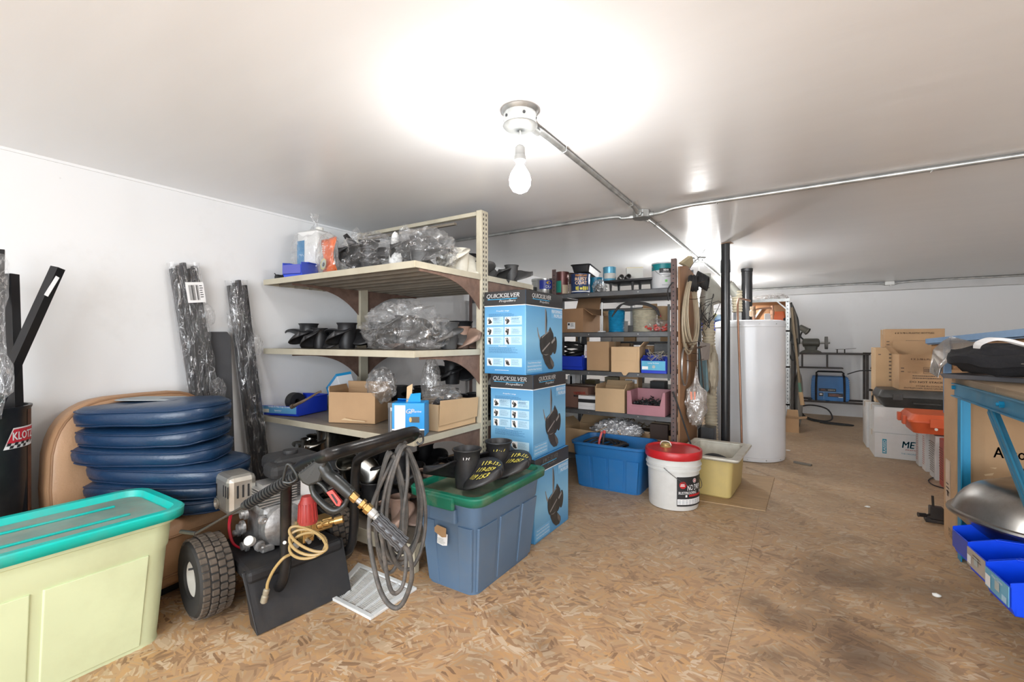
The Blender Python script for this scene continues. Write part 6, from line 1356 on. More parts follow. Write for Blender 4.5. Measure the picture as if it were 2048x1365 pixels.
M_BKT = mat('bucket_white', (.70, .70, .68), .38, var=.04, dirt=(.45, .45, .42), dirt_amt=.3); M_BLID = mat('bucket_red', (.50, .015, .02), .35, var=.1, dirt=(.3, .08, .08), dirt_amt=.3)
t = thing('bucket', 'white plastic bucket with red lid and black rustproofing label', 'bucket', (-.690, 3.045, 0), 0); bh = .335
B().lathe([(.130, 0), (.148, .004), (.151, .012), (.157, bh*.72), (.167, bh*.725), (.167, bh*.74), (.161, bh*.745), (.162, bh*.80), (.170, bh*.805), (.170, bh*.825), (.163, bh*.83), (.164, bh*.9), (.168, bh)], n=48).done('bucket_body', M_BKT, t, smooth=35)
B().lathe([(.172, bh - .022), (.174, bh - .018), (.174, bh + .022), (.170, bh + .028), (.160, bh + .028), (.156, bh + .018), (.0001, bh + .018)], n=48, caps=False).done('lid', M_BLID, t, smooth=35); bl_ = COL.objects[-1]
B().lathe([(.035, 0), (.036, .006), (.030, .010), (.030, .022), (.024, .028), (.0001, .029)], (-.055, .03, bh + .018), n=24).done('spout', mat('spout_gold', (.52, .40, .16), .3, .6), bl_, smooth=30)
B().tube([(-.09, .03, bh + .03), (-.08, .03, bh + .05), (-.055, .03, bh + .056), (-.03, .03, bh + .05), (-.02, .03, bh + .03)], .003, 6, 4).done('spout_ring', M_WPL, bl_, smooth=True)
va = math.degrees(TH) 
wrap_band(t, INK, .1583, .035, .215, (va - 12, va + 62), 'label')
for c_, z_, s_, h_, w_, a_ in ((WHT, .150, 'NO DRIP', .036, .105, 34), (WHT, .118, 'RUSTPROOFING', .017, .125, 24), (WHT, .118, 'OIL', .017, .03, 56)): wrap_text(t, s_, c_, .1598, z_, h=h_, w=w_, ang=va + a_ - (10 if 'RUST' in s_ else 4), bold=.02, rot0=-90)
def bkt(poly, m, l=1): B().add([Vector(((.1592 + .0006*l)*cos(radians(-90 + va) + x/.157), (.1592 + .0006*l)*sin(radians(-90 + va) + x/.157), z)) for x, z in poly], [tuple(range(len(poly)))]).done('label_print', m, t)
cir = lambda cx, cz, r, n=18: [(cx + r*cos(2*pi*k/n), cz + r*sin(2*pi*k/n)) for k in range(n)]
bkt(cir(.003, .166, .022), M_BLID); bkt(cir(.085, .190, .014), WHT); bkt(cir(.085, .190, .011), M_BLID, 2); bkt([(.085, .199), (.091, .191), (.088, .183), (.082, .183), (.079, .191)], WHT, 3)
for i in range(6): bkt([(.042 + .018*i, .094), (.060 + .018*i, .094), (.060 + .018*i, .107), (.042 + .018*i, .107)], M_BLID)
for i in range(8): bkt([(-.03 + .022*i, .046), (-.008 + .022*i, .046), (-.008 + .022*i, .080), (-.03 + .022*i, .080)], WHT)
for i in range(4): 
    for j in range(7): bkt([(-.026 + .022*j, .050 + .007*i), (-.009 + .022*j, .050 + .007*i), (-.009 + .022*j, .0525 + .007*i), (-.026 + .022*j, .0525 + .007*i)], mat('txt_grey', (.25, .27, .3), .4), 2)
bkt([(.018, .092), (.030, .092), (.030, .106), (.018, .106)], WHT)
for i in range(3): bkt([(-.014 + .002*i, .158 + .006*i), (.014 - .001*i, .158 + .006*i), (.014 - .001*i, .161 + .006*i), (-.014 + .002*i, .161 + .006*i)], WHT, 2)
b = B(); b.tube([Vector((.168*cos(radians(va - 128 + 180*u)), .168*sin(radians(va - 128 + 180*u)) * 1.02, .262 - .20*sin(pi*u)*0 - .13*sin(pi*u))) * 1.02 for u in [k/14 for k in range(15)]], .002, 6); b.done('bail', mat('bail_dark', (.12, .12, .12), .4, .6), t, smooth=True)
# yellow sink-like bin
M_YB = mat('yellow_tub', (.56, .44, .17), .45, var=.08, scale=3, dirt=(.42, .34, .18), dirt_amt=.35); M_YR = mat('tub_rim', (.62, .60, .52), .5, var=.06, dirt=(.36, .3, .22), dirt_amt=.5)
t = thing('laundry_tub', 'yellow plastic tub with a wide off-white rim, right of white bucket', 'tub', (-.515, 3.52, .0075), -3)
B().loft([rrect(.27, .44, .03, 0), rrect(.29, .46, .035, .01), rrect(.325, .50, .04, .262), rrect(.31, .485, .035, .262), rrect(.27, .44, .03, .02)]).done('tub_body', M_YB, t, smooth=35)
B().loft([rrect(.395, .57, .02, .258), rrect(.405, .58, .02, .268), rrect(.40, .575, .02, .276), rrect(.31, .485, .03, .274), rrect(.30, .475, .03, .266)], (False, False)).done('rim', M_YR, t, smooth=30, solid=.004)
B().loft([rrect(.306, .482, .034, .27), rrect(.272, .442, .03, .022)], (False, False)).done('liner', M_YR, t, smooth=30)
t = thing('rubber_pipe', 'curved black rubber hose lying inside the yellow tub', 'hose', (-.5, 3.45, .2)); B().tube([(-.60, 3.36, .20), (-.56, 3.40, .245), (-.50, 3.42, .258), (-.43, 3.41, .245), (-.39, 3.38, .215)], .012, 10, 6).done('hose', M_RUB, t, smooth=True, world=True)
for k in range(2): B().tube([(-.62 + .014*k, 3.38, .15), (-.622 + .014*k, 3.375, .275)], .004, 6).done('prong', M_RUB, t, world=True)
# plywood offcut under the tub
A_ = [at(1392, 1002), at(1531, 1024), at(1549, 957), at(1420, 940)]
t = thing('plywood_offcut', 'thin square plywood offcut lying on floor under the yellow tub', 'plywood', A_[0]); B().add([p + Vector((0, 0, z)) for z in (.0005, .007) for p in A_], [(3,2,1,0), (4,5,6,7)] + [(i, (i+1) % 4, 4 + (i+1) % 4, 4 + i) for i in range(4)]).done('sheet', mat('plywood_floor', (.42, .28, .15), .6, var=.15, scale=5, stretch=(1, 6, 1), dirt=(.25, .18, .12), dirt_amt=.5), t, world=True)
t = thing('steel_bar', 'short grey flat bar lying on floor right of the white tank', 'bar', at(1588, 925)); B().bar(at(1588, 926) + Vector((0, 0, .008)), at(1623, 933) + Vector((0, 0, .008)), .03, .015).done('bar', mat('bar_grey', (.2, .18, .15), .6, .3), t, world=True, bevel=.002)
t = thing('paper_scrap', 'tiny crumpled clear wrapper on floor at right foreground', 'litter', at(1873, 1195)); crumple('wrapper', M_WPL, t, (.015, .01, .008), 3, .4, 2, (0, 0, .008), .0005)
t = thing('paper_scrap', 'tiny white paper scrap on the floor right of white tank base', 'litter', at(1576, 903)); crumple('wrapper', M_WPL, t, (.02, .012, .008), 5, .4, 2, (0, 0, .008), .0005)
t = thing('paper_scrap', 'tiny pale scrap on the floor in the aisle', 'litter', at(1735, 1016)); crumple('wrapper', M_WPL, t, (.015, .01, .006), 7, .4, 2, (0, 0, .006), .0005)
# ------------------------------------------------------------------ pipes and water heater
t = thing('vent_pipe', 'tall black plastic pipe from floor to ceiling, left of white tank', 'pipe', (-.503, 4.01, 0)); M_ABS = mat('abs_black', (.022, .023, .025), .22, var=.15)
B().lathe([(.034, 0), (.034, 1.60), (.0375, 1.60), (.0375, 1.70), (.034, 1.70), (.034, 1.832)], n=28).done('pipe', M_ABS, t, smooth=30)
B().add([(-.04, -.04, 1.828), (.045, -.06, 1.8345), (.055, .03, 1.834), (.0, .0, 1.829)], [(0,1,2,3)]).done('wood_shim', mat('shim_wood', (.36, .24, .16), .7), t, solid=.004)
t = thing('flue_pipe', 'thicker black pipe rising behind the white tank to ceiling', 'pipe', (-.483, 5.54, 0)); B().lathe([(.054, 0), (.054, 1.80), (.058, 1.805), (.06, 1.833)], n=28).done('pipe', M_ABS, t, smooth=30)
M_HW = mat('heater_enamel', (.74, .76, .79), .22, var=.02, spec=.5)
t = thing('water_heater', 'tall white cylindrical water heater tank in the middle of the room', 'water heater', (-.39, 4.715, 0)); R = .287
B().lathe([(R*.9, 0), (R*.985, .004), (R*.99, .008), (R*.99, .035), (R, .038), (R, 1.175)], n=80).done('tank_body', M_HW, t, smooth=30)
B().lathe([(R, 1.172), (R*1.012, 1.176), (R*1.012, 1.215), (R*1.0, 1.228), (R*.9, 1.235), (.0001, 1.238)], n=80).done('top_cap', M_HW, t, smooth=30)
b = B()
for k in range(12):
    q = radians(-100 + 30*k); b.cyl((R*1.01*cos(q), R*1.01*sin(q), 1.198), (R*1.02*cos(q), R*1.02*sin(q), 1.198), .005, n=8); b.cyl((R*.99*cos(q + .2), R*.99*sin(q + .2), .02), (R*1.0*cos(q + .2), R*1.0*sin(q + .2), .02), .005, n=8)
b.done('screw', M_STEEL, t, kind='stuff')
b = B(); 
for x, y, h in ((.04, -.06, .14), (.18, .05, .14)): b.lathe([(.013, 0), (.013, h*.4), (.018, h*.42), (.018, h*.7), (.013, h*.72), (.013, h)], (x, y, 1.23), n=14)
b.tube([(.04, -.06, 1.33), (.09, -.03, 1.345), (.18, .05, 1.35)], .008, 8, 3); b.done('water_line', M_COPPER, t, smooth=30)
B().lathe([(.018, 0), (.024, .01), (.024, .05), (.018, .06), (.02, .09)], (.03, -.09, 1.27), n=14).done('relief_valve', mat('valve_bronze', (.42, .30, .20), .45, .6, dirt=(.5, .48, .42), dirt_amt=.5), t, smooth=30)
B().tube([Vector(p) - Vector((-.39, 4.715, 0)) for p in (ad(1500, 602, 4.15), ad(1482, 598, 4.0), ad(1476, 603, 3.86), ad(1476, 640, 3.84), ad(1480, 760, 3.83), ad(1484, 906, 3.82))], .0085, 10, 4).done('drain_pipe', M_COPPER, t, smooth=True)
# ------------------------------------------------------------------ dust duct with corrugated hose
M_DUC = mat('duct_grey', (.42, .42, .37), .45, .2, var=.1, dirt=(.3, .28, .22), dirt_amt=.4)
t = thing('dust_duct', 'grey-green flared duct on corrugated cream hose left of black pipe', 'duct', ad(1415, 880, 3.9)); D_ = 3.9
c1 = lambda px, py: ad(px, py, D_)
B().lathe([(.035, 0), (.035, .10), (.055, .2), (.055, .30), (.05, .34)], c1(1413, 548), Vector((0, 0, -1)), 24, False).done('collar', M_DUC, t, smooth=35, world=True)
sec = []
for k, (px, py, hw, hh) in enumerate(((1413, 588, .056, .14), (1424, 583, .045, .125), (1436, 588, .03, .085), (1447, 594, .02, .05))):
    c_ = c1(px, py); sec.append([c_ + Vector((0, hw*cos(2*pi*j/20), hh*sin(2*pi*j/20))) for j in range(20)])
B().loft(sec).done('flare', M_DUC, t, smooth=40, world=True)
B().lathe([(.05, 0), (.047, .08), (.05, .09), (.05, .10)], c1(1415, 622), Vector((0, 0, -1)), 24, False).done('coupling', M_DUC, t, smooth=35, world=True)
M_COR = mat('corrugated_cream', (.55, .49, .36), .5, var=.12, dirt=(.3, .25, .18), dirt_amt=.4)
prof = []
for k in range(42): u = k*.0245; prof += [(.046, u), (.053, u + .004), (.053, u + .013), (.046, u + .017)]
q0 = c1(1416, 642); q1 = ad(1424, 905, 3.9); kk = (q1 - q0).length / prof[-1][1]; prof = [(r, h*kk) for r, h in prof]
B().lathe(prof, q0, q1 - q0, 20, False).done('corrugated_hose', M_COR, t, smooth=30, world=True)
t = thing('hose_section', 'short tilted corrugated cream hose behind black pipe above tank', 'hose', ad(1472, 605, 5.0)); prof2 = []
for k in range(8): u = k*.03; prof2 += [(.06, u), (.068, u + .006), (.068, u + .018), (.06, u + .024)]
B().lathe(prof2, ad(1478, 625, 5.0), ad(1476, 585, 5.0) - ad(1478, 625, 5.0), 20, False).done('corrugated_hose', M_COR, t, smooth=30, world=True); B().lathe([(.06, 0), (.05, .07), (.05, .14), (.04, .15)], ad(1474, 590, 5.0), ad(1458, 568, 5.0) - ad(1474, 590, 5.0), 20, False).done('duct_elbow', M_DUC, t, smooth=35, world=True)
# rear shelf with clutter seen between hose and heater
t = thing('metal_shelving', 'cluttered rear shelf seen between corrugated hose and the white tank', 'shelving', (-1.15, 5.6, 0))
for z in (1.16, .75, .35): B().box((-1.75, 5.5, z - .02), (-.62, 6.0, z)).done('shelf_board', mat('shelf_wood', (.35, .26, .16), .7), t, world=True)
for x in (-1.74, -.65):
    for y in (5.51, 5.99): B().box((x - .015, y - .015, 0), (x + .015, y + .015, 1.5)).done('post', M_APG, t, world=True)
t = thing('parts_bin', 'bright blue bin on the rear shelf between hose and black pipe', 'storage bin', (xy(1430, 5.55), 5.62, 1.161)); parts_bin(t, .17, .22, .12, fh=.6)
t = thing('parts_bin', 'blue bin on rear shelf just left of the other blue bin', 'storage bin', (xy(1408, 5.55), 5.62, 1.161)); parts_bin(t, .15, .2, .12, fh=.6)
for i, (px, z, m, s_) in enumerate(((1420, 1.33, mat('yellow_print', (.62, .56, .22), .4), .06), (1434, 1.36, M_BAG2, .08), (1412, 1.36, M_BAG2, .07), (1438, 1.31, mat('pale_blue_print', (.45, .68, .84), .4), .05))):
    crumple('packet', m, thing('plastic_packet', ('yellow', 'clear rightmost', 'clear leftmost', 'pale blue')[i] + ' crumpled packet heaped on the blue bins of rear shelf', 'packet', (xy(px, 5.6), 5.62, z)), (s_*1.3, s_, s_*.8), 70 + i, .4, 3)
# ------------------------------------------------------------------ slotted-angle shelf behind heater
FX0, FX1, FY0, FY1 = -.66, -.10, 6.35, 6.85
t = thing('metal_shelving', 'galvanised slotted-angle rack with plywood back behind white tank', 'shelving', (FX0, FY0, 0)); SHZ = (1.18, .75, .3)
for x, y in ((FX0, FY0), (FX1, FY0), (FX0, FY1), (FX1, FY1)):
    b = B(); sx = 1 if x == FX0 else -1; sy = 1 if y == FY0 else -1; b.prism([(0, 0), (sx*.04, 0), (sx*.04, sy*.003), (sx*.003, sy*.003), (sx*.003, sy*.04), (0, sy*.04)], (x, y, 0), (1, 0, 0), (0, 1, 0), (0, 0, 1), 1.56); b.done('post', M_GALV, t, world=True)
b = B()
for k in range(34): b.cyl((FX1 - .02, FY0 - .004, .1 + .043*k), (FX1 - .02, FY0 - .0025, .1 + .043*k), .006, n=6)
b.done('hole', INK, t, world=True, kind='stuff')
B().box((FX0, FY0 - .003, 1.525), (FX1, FY0 + .001, 1.56)).done('top_rail', M_GALV, t, world=True); B().box((FX0, FY1 - .02, .9), (FX1, FY1, 1.54)).done('back_panel', M_PLY, t, world=True)
B().box((FX0, FY0, 1.52), (FX1, FY1, 1.528)).done('shelf_board', M_PLY, t, world=True)
B().prism([(0, 0), (-.10, .10), (-.12, .10), (0, -.02)], (FX1 - .02, FY0 - .004, 1.43), (1, 0, 0), (0, 0, 1), (0, 1, 0), .003).done('gusset', M_GALV, t, world=True); B().bar((FX0 + .06, FY1 - .04, 1.2), (FX0 + .24, FY1 - .04, 1.48), .02, .02).done('brace', M_GALV, t, world=True)
for z in SHZ: B().box((FX0, FY0, z - .02), (FX1, FY1, z)).done('shelf_board', mat('shelf_wood', (.35, .26, .16), .7), t, world=True)
t = thing('orange_tool', 'orange plastic tool case on the rack behind the tank', 'tool', (xy(1557, 6.45), 6.45, 1.31)); B().loft([rrect(.14, .07, .02, -.13), rrect(.15, .08, .02, .05), rrect(.12, .06, .02, .10)]).done('tool_body', mat('tool_orange', (.80, .16, .04), .4), t, smooth=30); B().box((.05, -.045, -.13), (.13, .02, .02)).done('dark_grip', M_RUB, t, bevel=.01)
t = thing('white_packet', 'small white packet beside the orange tool on rack', 'packet', (xy(1540, 6.45), 6.45, 1.31)); B().box((-.06, -.03, -.13), (.05, .03, .08)).done('packet', WHT, t, bevel=.006)
for i, (px, w, h) in enumerate(((1552, .12, .055), (1530, .16, .05), (1518, .10, .04))):
    crumple('bag', M_BAG2, thing('plastic_roll', ('tallest', 'middle', 'leftmost')[i] + ' clear plastic bag lying on top of the rack behind tank', 'bag', (xy(px, 6.5), 6.55, 1.53 + h)), (w, .14, h), 80 + i, .35, 4, (0, 0, 0), -h)
t = thing('cable_bundle', 'black and grey cables hanging down the right end of the rack', 'cables', (FX1 + .03, 6.4, 1.5)); rd = random.Random(14)
for k in range(7):
    m = (M_RUB, mat('cable_grey', (.12, .12, .11), .5), M_RUB, mat('cable_brown', (.20, .17, .13), .5))[k % 4]; x = FX1 + .015 + .009*k; zb = rd.uniform(.8, 1.1)
    B().tube([(FX1 + .02, 6.42, 1.50), (x, 6.40, 1.48 - .02*k), (x + .02, 6.39, (1.5 + zb)/2), (x + .03, 6.38, zb), (x - .02, 6.38, zb + .1), (FX1 + .03, 6.40, 1.42)], .008, 7, 6).done('cable', m, t, smooth=True, world=True)
t = thing('pole', 'brown pole with pale end leaning on the rack right end', 'pole', (FX1 + .05, 6.36, 0)); B().cyl((FX1 + .11, 6.33, .45), (FX1 + .02, 6.37, 1.45), .014, n=12).done('pole', mat('pole_brown', (.26, .2, .13), .6), t, world=True, smooth=30); B().cyl((FX1 + .13, 6.32, .30), (FX1 + .11, 6.33, .45), .022, n=12).done('pole_end', M_CARDL, t, world=True, smooth=30); B().cyl((FX1 + .11, 6.33, .45), (FX1 + .098, 6.335, .56), .016, n=12).done('green_band', mat('band_green', (.12, .25, .18), .5), t, world=True, smooth=30)
t = thing('dark_panel', 'dark framed panel leaning against the right end of rack', 'panel', (FX1 + .05, 6.5, 0)); B().box((FX1 + .012, 6.42, .02), (FX1 + .035, 6.80, 1.42)).done('panel', mat('panel_dark', (.09, .08, .07), .6), t, world=True)
t = thing('plastic_sleeve', 'grey crumpled plastic sleeve standing at the foot of rack', 'bag', (FX1 + .09, 6.6, .35)); crumple('sleeve', mat('sleeve_grey', (.26, .25, .23), .5), t, (.045, .06, .34), 88, .3, 3)
t = thing('carton', 'small open brown carton on floor at right foot of rack', 'carton', (FX1 + .03, 6.22, 0), 0); carton(t, .13, .18, .16, M_CARD, True, flaps=(('X', .08, 80), ('Y', .08, 20)))
# ------------------------------------------------------------------ welding table by the far wall
M_BLT = mat('black_steel', (.045, .04, .038), .5, .5, var=.3, dirt=(.12, .08, .06), dirt_amt=.4)
TX0, TX1, TY0, TY1, TZ = -.055, .735, 7.36, 7.70, .89
t = thing('steel_table', 'black steel frame table with thin legs against the far wall', 'table', (TX0, TY0, 0))
for x, y in ((TX0, TY0), (TX1, TY0), (TX0, TY1), (TX1, TY1)): B().box((x - .014, y - .014, 0), (x + .014, y + .014, TZ - .02)).done('leg', M_BLT, t, world=True)
B().box((TX0 - .03, TY0 - .03, TZ - .022), (TX1 + .03, TY1 + .03, TZ)).done('tabletop', M_BLT, t, world=True, bevel=.003)
b = B()
for y in (TY0, TY1): b.box((TX0, y - .012, .225), (TX1, y + .012, .250))
for x in (TX0, TX1): b.box((x - .012, TY0, .225), (x + .012, TY1, .250))
each(b, 'lower_rail', M_BLT, t, world=True); b = B()
for x in (.10, .30, .50): b.box((x, TY0, .238), (x + .04, TY1, .2505))
each(b, 'cross_bar', M_BLT, t, world=True)
b = B()
for x in (.02, .30): b.box((x, TY0 - .02, .70), (x + .022, TY0 + .0, TZ - .02))
b.box((TX0 + .02, TY0 - .10, .685), (.48, TY0 + .10, .70)); each(b, 'hanging_tray', M_BLT, t, world=True)
B().cyl((TX1 - .05, TY0 - .035, TZ + .006), (TX1 + .12, TY0 - .035, TZ + .004), .008, n=8).done('rod', M_BLT, t, world=True)
b = B(); b.cyl((.42, TY0, TZ), (.42, TY0, TZ + .05), .007, n=8); b.cyl((.50, TY0, TZ), (.50, TY0, TZ + .05), .007, n=8); b.tube([(.40, TY0, TZ + .05), (.5, TY0, TZ + .052), (.62, TY0, TZ + .065)], .003, 6); each(b, 'clamp', M_BLT, t, world=True)
M_GRD = mat('grinder_grey', (.11, .11, .095), .5, .3, var=.25, dirt=(.2, .18, .14), dirt_amt=.4)
gp = Vector((xy(1622, 7.42), 7.45, TZ)); t = thing('bench_grinder', 'dark grey bench grinder with wheel and lamp on the steel table', 'bench grinder', gp)
B().loft([rrect(.26, .16, .03, 0), rrect(.22, .13, .03, .02), rrect(.14, .10, .03, .04), rrect(.16, .11, .03, .09)]).done('base', M_GRD, t, smooth=35)
B().lathe([(.03, 0), (.055, .01), (.06, .03), (.06, .17), (.055, .19), (.03, .20)], (-.10, 0, .135), (1, 0, 0), 24).done('motor', M_GRD, t, smooth=35)
B().cyl((-.20, 0, .135), (.20, 0, .135), .014, n=12).done('shaft', M_STEEL, t)
B().lathe([(.03, 0), (.085, 0), (.085, .035), (.03, .035)], (.155, 0, .135), (1, 0, 0), 32).done('grinding_wheel', mat('wheel_stone', (.20, .20, .19), .8), t, smooth=35); B().lathe([(.04, 0), (.075, .01), (.075, .05), (.04, .06)], (-.225, 0, .135), (1, 0, 0), 28).done('wheel_guard', M_GRD, t, smooth=35)
B().cyl((.19, 0, .135), (.215, 0, .135), .012, n=8).done('nut', M_STEEL, t)
B().tube([(-.085, 0, .18), (-.12, -.01, .22), (-.11, -.01, .27), (-.08, -.02, .30)], .011, 8, 5).done('lamp_arm', M_RUB, t, smooth=True)
B().lathe([(.022, 0), (.036, .01), (.040, .05), (.046, .12), (.052, .13), (.046, .13), (.03, .08), (.0001, .08)], (-.135, 0, .36), (.75, -.35, -.55), 24, False).done('lamp_shade', M_GRD, t, smooth=35); ls_ = COL.objects[-1]
B().lathe([(.040, 0), (.03, .006), (.0001, .008)], Vector((-.135, 0, .36)) + Vector((.75, -.35, -.55)).normalized()*.115, (.75, -.35, -.55), 20, False).done('lamp_lens', mat('lens', (.6, .58, .5), .2), ls_, smooth=True)
M_GEN = mat('generator_blue', (.015, .16, .45), .4, var=.12, scale=4)
gx = xy(1660, 7.40); t = thing('generator', 'blue welding machine with black handle frame on low table rail', 'generator', (gx, 7.50, .2515)); w, h, d = .42, .325, .24
B().loft([[Vector((x, y, z)) for x, z in ((-w/2 + .02, 0), (w/2 - .02, 0), (w/2, .03), (w/2, .16), (w/2 - .015, h - .01), (w/2 - .03, h), (-w/2 + .03, h), (-w/2 + .015, h - .01), (-w/2, .16), (-w/2, .03))] for y in (-d/2, d/2)]).done('housing', M_GEN, t, bevel=.006)
b = B()
for k in range(10):
    for s in (-1, 1): b.box((s*(w/2 - .018) - .016, -d/2 - .003, .04 + .026*k), (s*(w/2 - .018) + .016, -d/2 + .002, .055 + .026*k))
each(b, 'louvre', mat('louvre_blue', (.03, .22, .55), .4), t)
for s in (-1, 1): B().tube([(s*.155, -d/2 - .006, .0), (s*.155, -d/2 - .008, .2), (s*.15, -d/2 - .004, h), (s*.145, -.02, h + .02)], .013, 8, 4).done('frame_bar', M_BLK, t, smooth=True)
B().tube([(-.15, -.05, h - .01), (-.15, -.05, h + .045), (-.13, -.05, h + .062), (.13, -.05, h + .062), (.15, -.05, h + .045), (.15, -.05, h - .01)], .011, 8).done('handle', M_BLK, t, smooth=True)
Decal((-w/2, -d/2 - .001, 0), (1, 0, 0), (0, 0, 1), t, .001).rect(.085, .125, .19, .04, INK).rect(.085, .06, .05, .045, INK).rect(.185, .055, .165, .05, INK).rect(.095, .075, .03, .02, WHT, 1).rect(.30, .05, .05, .01, WHT, 1).lines(.11, .15, .06, 2, .012, mat('dial_red', (.5, .2, .15), .4)).lines(.20, .09, .14, 3, .012, mat('dial_red', (.5, .2, .15), .4)).text('GENERATOR', .225, .145, WHT, w=.08, h=.014).rect(.14, .02, .002, .10, M_LB, 1).rect(.10, .115, .25, .003, M_LB, 1).done()
b = B()
for s in (-.13, .13): b.cyl((s, -.06, -.001), (s, -.06, .02), .02, n=10)
each(b, 'foot', M_BLK, t)
t = thing('power_cable', 'black power cable looping on the floor under the steel table', 'cable', (.1, 7.3, 0))
B().tube([(.0, 7.33, .6), (-.03, 7.30, .3), (.02, 7.25, .10), (.1, 7.2, .03), (.28, 7.15, .012), (.36, 7.2, .05), (.30, 7.26, .16), (.12, 7.3, .19), (-.01, 7.3, .14), (.02, 7.22, .06), (.14, 7.12, .012), (.34, 7.05, .012), (.52, 7.0, .012), (.55, 6.95, .012), (.40, 6.93, .012), (.22, 7.0, .012)], .009, 8, 7).done('cable', M_RUB, t, smooth=True, world=True)
# ------------------------------------------------------------------ cartons and cases at the right rear
def box3(nm, lab, cat_, x0, x1, y0, y1, z0, z1, m, rz=0, **k):
    t = thing(nm, lab, cat_, ((x0+x1)/2, (y0+y1)/2, z0), rz); w = x1 - x0; d = y1 - y0; carton(t, w, d, z1 - z0, m, **k); return t, Decal((-w/2, -d/2, 0), (1, 0, 0), (0, 0, 1), t), w, z1 - z0
M_WBX = mat('white_carton', (.70, .70, .69), .6, var=.03, dirt=(.5, .48, .45), dirt_amt=.2); M_PRT = mat('print_brown', (.12, .08, .06), .6); M_TLP = mat('print_teal', (.02, .28, .40), .5)
t, d_, w, h = box3('white_carton', 'bottom white carton with large teal lettering, right rear stack', 'carton', .575, 1.15, 5.24, 5.62, 0, .222, M_WBX)
d_.text('METTLER', .325, .135, M_TLP, w=.27, h=.058, bold=.025, shear=.15).text('PREMIUM', .27, .090, mat('ink_red', (.45, .05, .03), .6), w=.11, h=.010).text('THE ORIGINAL 8 PACK', .27, .055, M_TLP, w=.17, h=.012).rect(.055, .04, .03, .13, M_TLP, 0).text('RAISED', .07, .105, WHT, w=.11, h=.02, rot=90); d_.done('print')
t, d_, w, h = box3('white_carton', 'upper white carton under the black tool case', 'carton', .575, 1.15, 5.25, 5.64, .223, .455, M_WBX, -1); d_.done()
t, d_, w, h = box3('white_carton', 'white carton peeking out left behind the two stacked ones', 'carton', .56, .80, 5.66, 5.98, 0, .44, M_WBX); d_.done()
t = thing('tool_case', 'wide black plastic tool case lying on the white cartons', 'tool case', (.93, 5.42, .456), 1); M_CAS = mat('case_black', (.055, .055, .052), .42, var=.2, dirt=(.10, .09, .08), dirt_amt=.4)
B().loft([rrect(.56, .30, .03, 0), rrect(.66, .38, .035, .085), rrect(.67, .39, .035, .09)], (True, True)).done('case_base', M_CAS, t, smooth=30); B().loft([rrect(.67, .39, .035, .092), rrect(.67, .39, .035, .10), rrect(.62, .34, .03, .155), rrect(.58, .30, .03, .16)]).done('case_lid', M_CAS, t, smooth=30)
for x in (-.20, .16): B().box((x - .035, -.212, .07), (x + .035, -.19, .125)).done('latch', M_CAS, t, bevel=.004)
B().tube([(-.1, -.2, .06), (-.1, -.225, .05), (.08, -.225, .05), (.08, -.2, .06)], .008, 8).done('handle', M_CAS, t)
def bottle_print(d_, w, h, big):
    d_.text('4 X 3.78 L PLASTIC BOTTLES', w*.5, h - .04, M_PRT, w=w*.66, h=.015, bold=.01).rect(w*.36, h - .165, w*.34, .055, M_PRT, 0).rect(w*.365, h - .162, w*.33, .049, M_CARD, 1).bars(w*.37, h - .155, w*.32, .035, M_PRT, 2, 3, 22).text('NET 15.14 L', w*.2, h - .155, M_PRT, w=w*.14, h=.009).rect(.012, h - .125, .022, .008, M_PRT).rect(.012, h - .155, .022, .008, M_PRT)
    if big: d_.lines(w*.2, h - .19, w*.45, 2, .02, M_PRT).text('DO NOT STACK OVER 4', w*.52, h - .24, M_PRT, w=w*.72, h=.016, bold=.02).text('STORE IN COOL DRY PLACE', w*.55, h - .275, M_PRT, w=w*.6, h=.012, bold=.01).text('ENTREPOSER DANS UN ENDROIT FRAIS', w*.5, h - .295, M_PRT, w=w*.85, h=.012, bold=.01)
    else: d_.text('HANDLE WITH CARE', w*.5, h - .20, M_PRT, w=w*.66, h=.012)
    d_.done()
t, d_, w, h = box3('carton', 'large open cardboard carton with bottle print standing on black case', 'carton', .745, 1.20, 5.28, 5.60, .617, .93, M_CARD, 2, open_=True, flaps=(('Y', .12, 0), ('x', .09, 35))); bottle_print(d_, w, h, True)
t, d_, w, h = box3('carton', 'plain cardboard carton left of the open printed one', 'carton', .625, .78, 5.62, 5.95, .456, .985, M_CARDL, 0); d_.rect(.02, .46, .02, .008, M_PRT).rect(.02, .05, .02, .012, M_PRT).lines(.10, .46, .03, 8, .035, M_PRT); d_.done()
t, d_, w, h = box3('carton', 'topmost cardboard carton with small bottle print and barcode', 'carton', .70, 1.13, 5.66, 5.95, .987, 1.205 - .04, M_CARD, 0); bottle_print(d_, w, h + .0, False)
t, d_, w, h = box3('carton', 'tan carton under the topmost one at the rear of stack', 'carton', .79, 1.13, 5.66, 5.95, .445, .985, M_CARD, 0); d_.done()
t = thing('torch_stand', 'black bent torch and clamp poking out left of cardboard cartons', 'tool', (.60, 5.52, .46)); B().tube([ad(1695, 749, 5.0), ad(1720, 742, 4.9), ad(1752, 742, 4.85)], .006, 8, 4).done('nozzle', M_BLK, t, smooth=True, world=True); B().tube([ad(1752, 742, 4.85), ad(1742, 738, 4.85), ad(1746, 733, 4.85), ad(1756, 733, 4.85)], .006, 8, 4).done('hook', M_BLK, t, smooth=True, world=True)
B().tube([ad(1750, 746, 4.9), ad(1747, 775, 4.9), ad(1748, 780, 4.9)], .019, 8).done('grip', M_BLK, t, smooth=True, world=True); B().tube([ad(1737, 780, 4.6), ad(1752, 782, 4.6), Vector((.62, 5.76, .50)), Vector((.62, 5.78, .442))], .012, 8).done('foot', M_BLK, t, smooth=True, world=True)
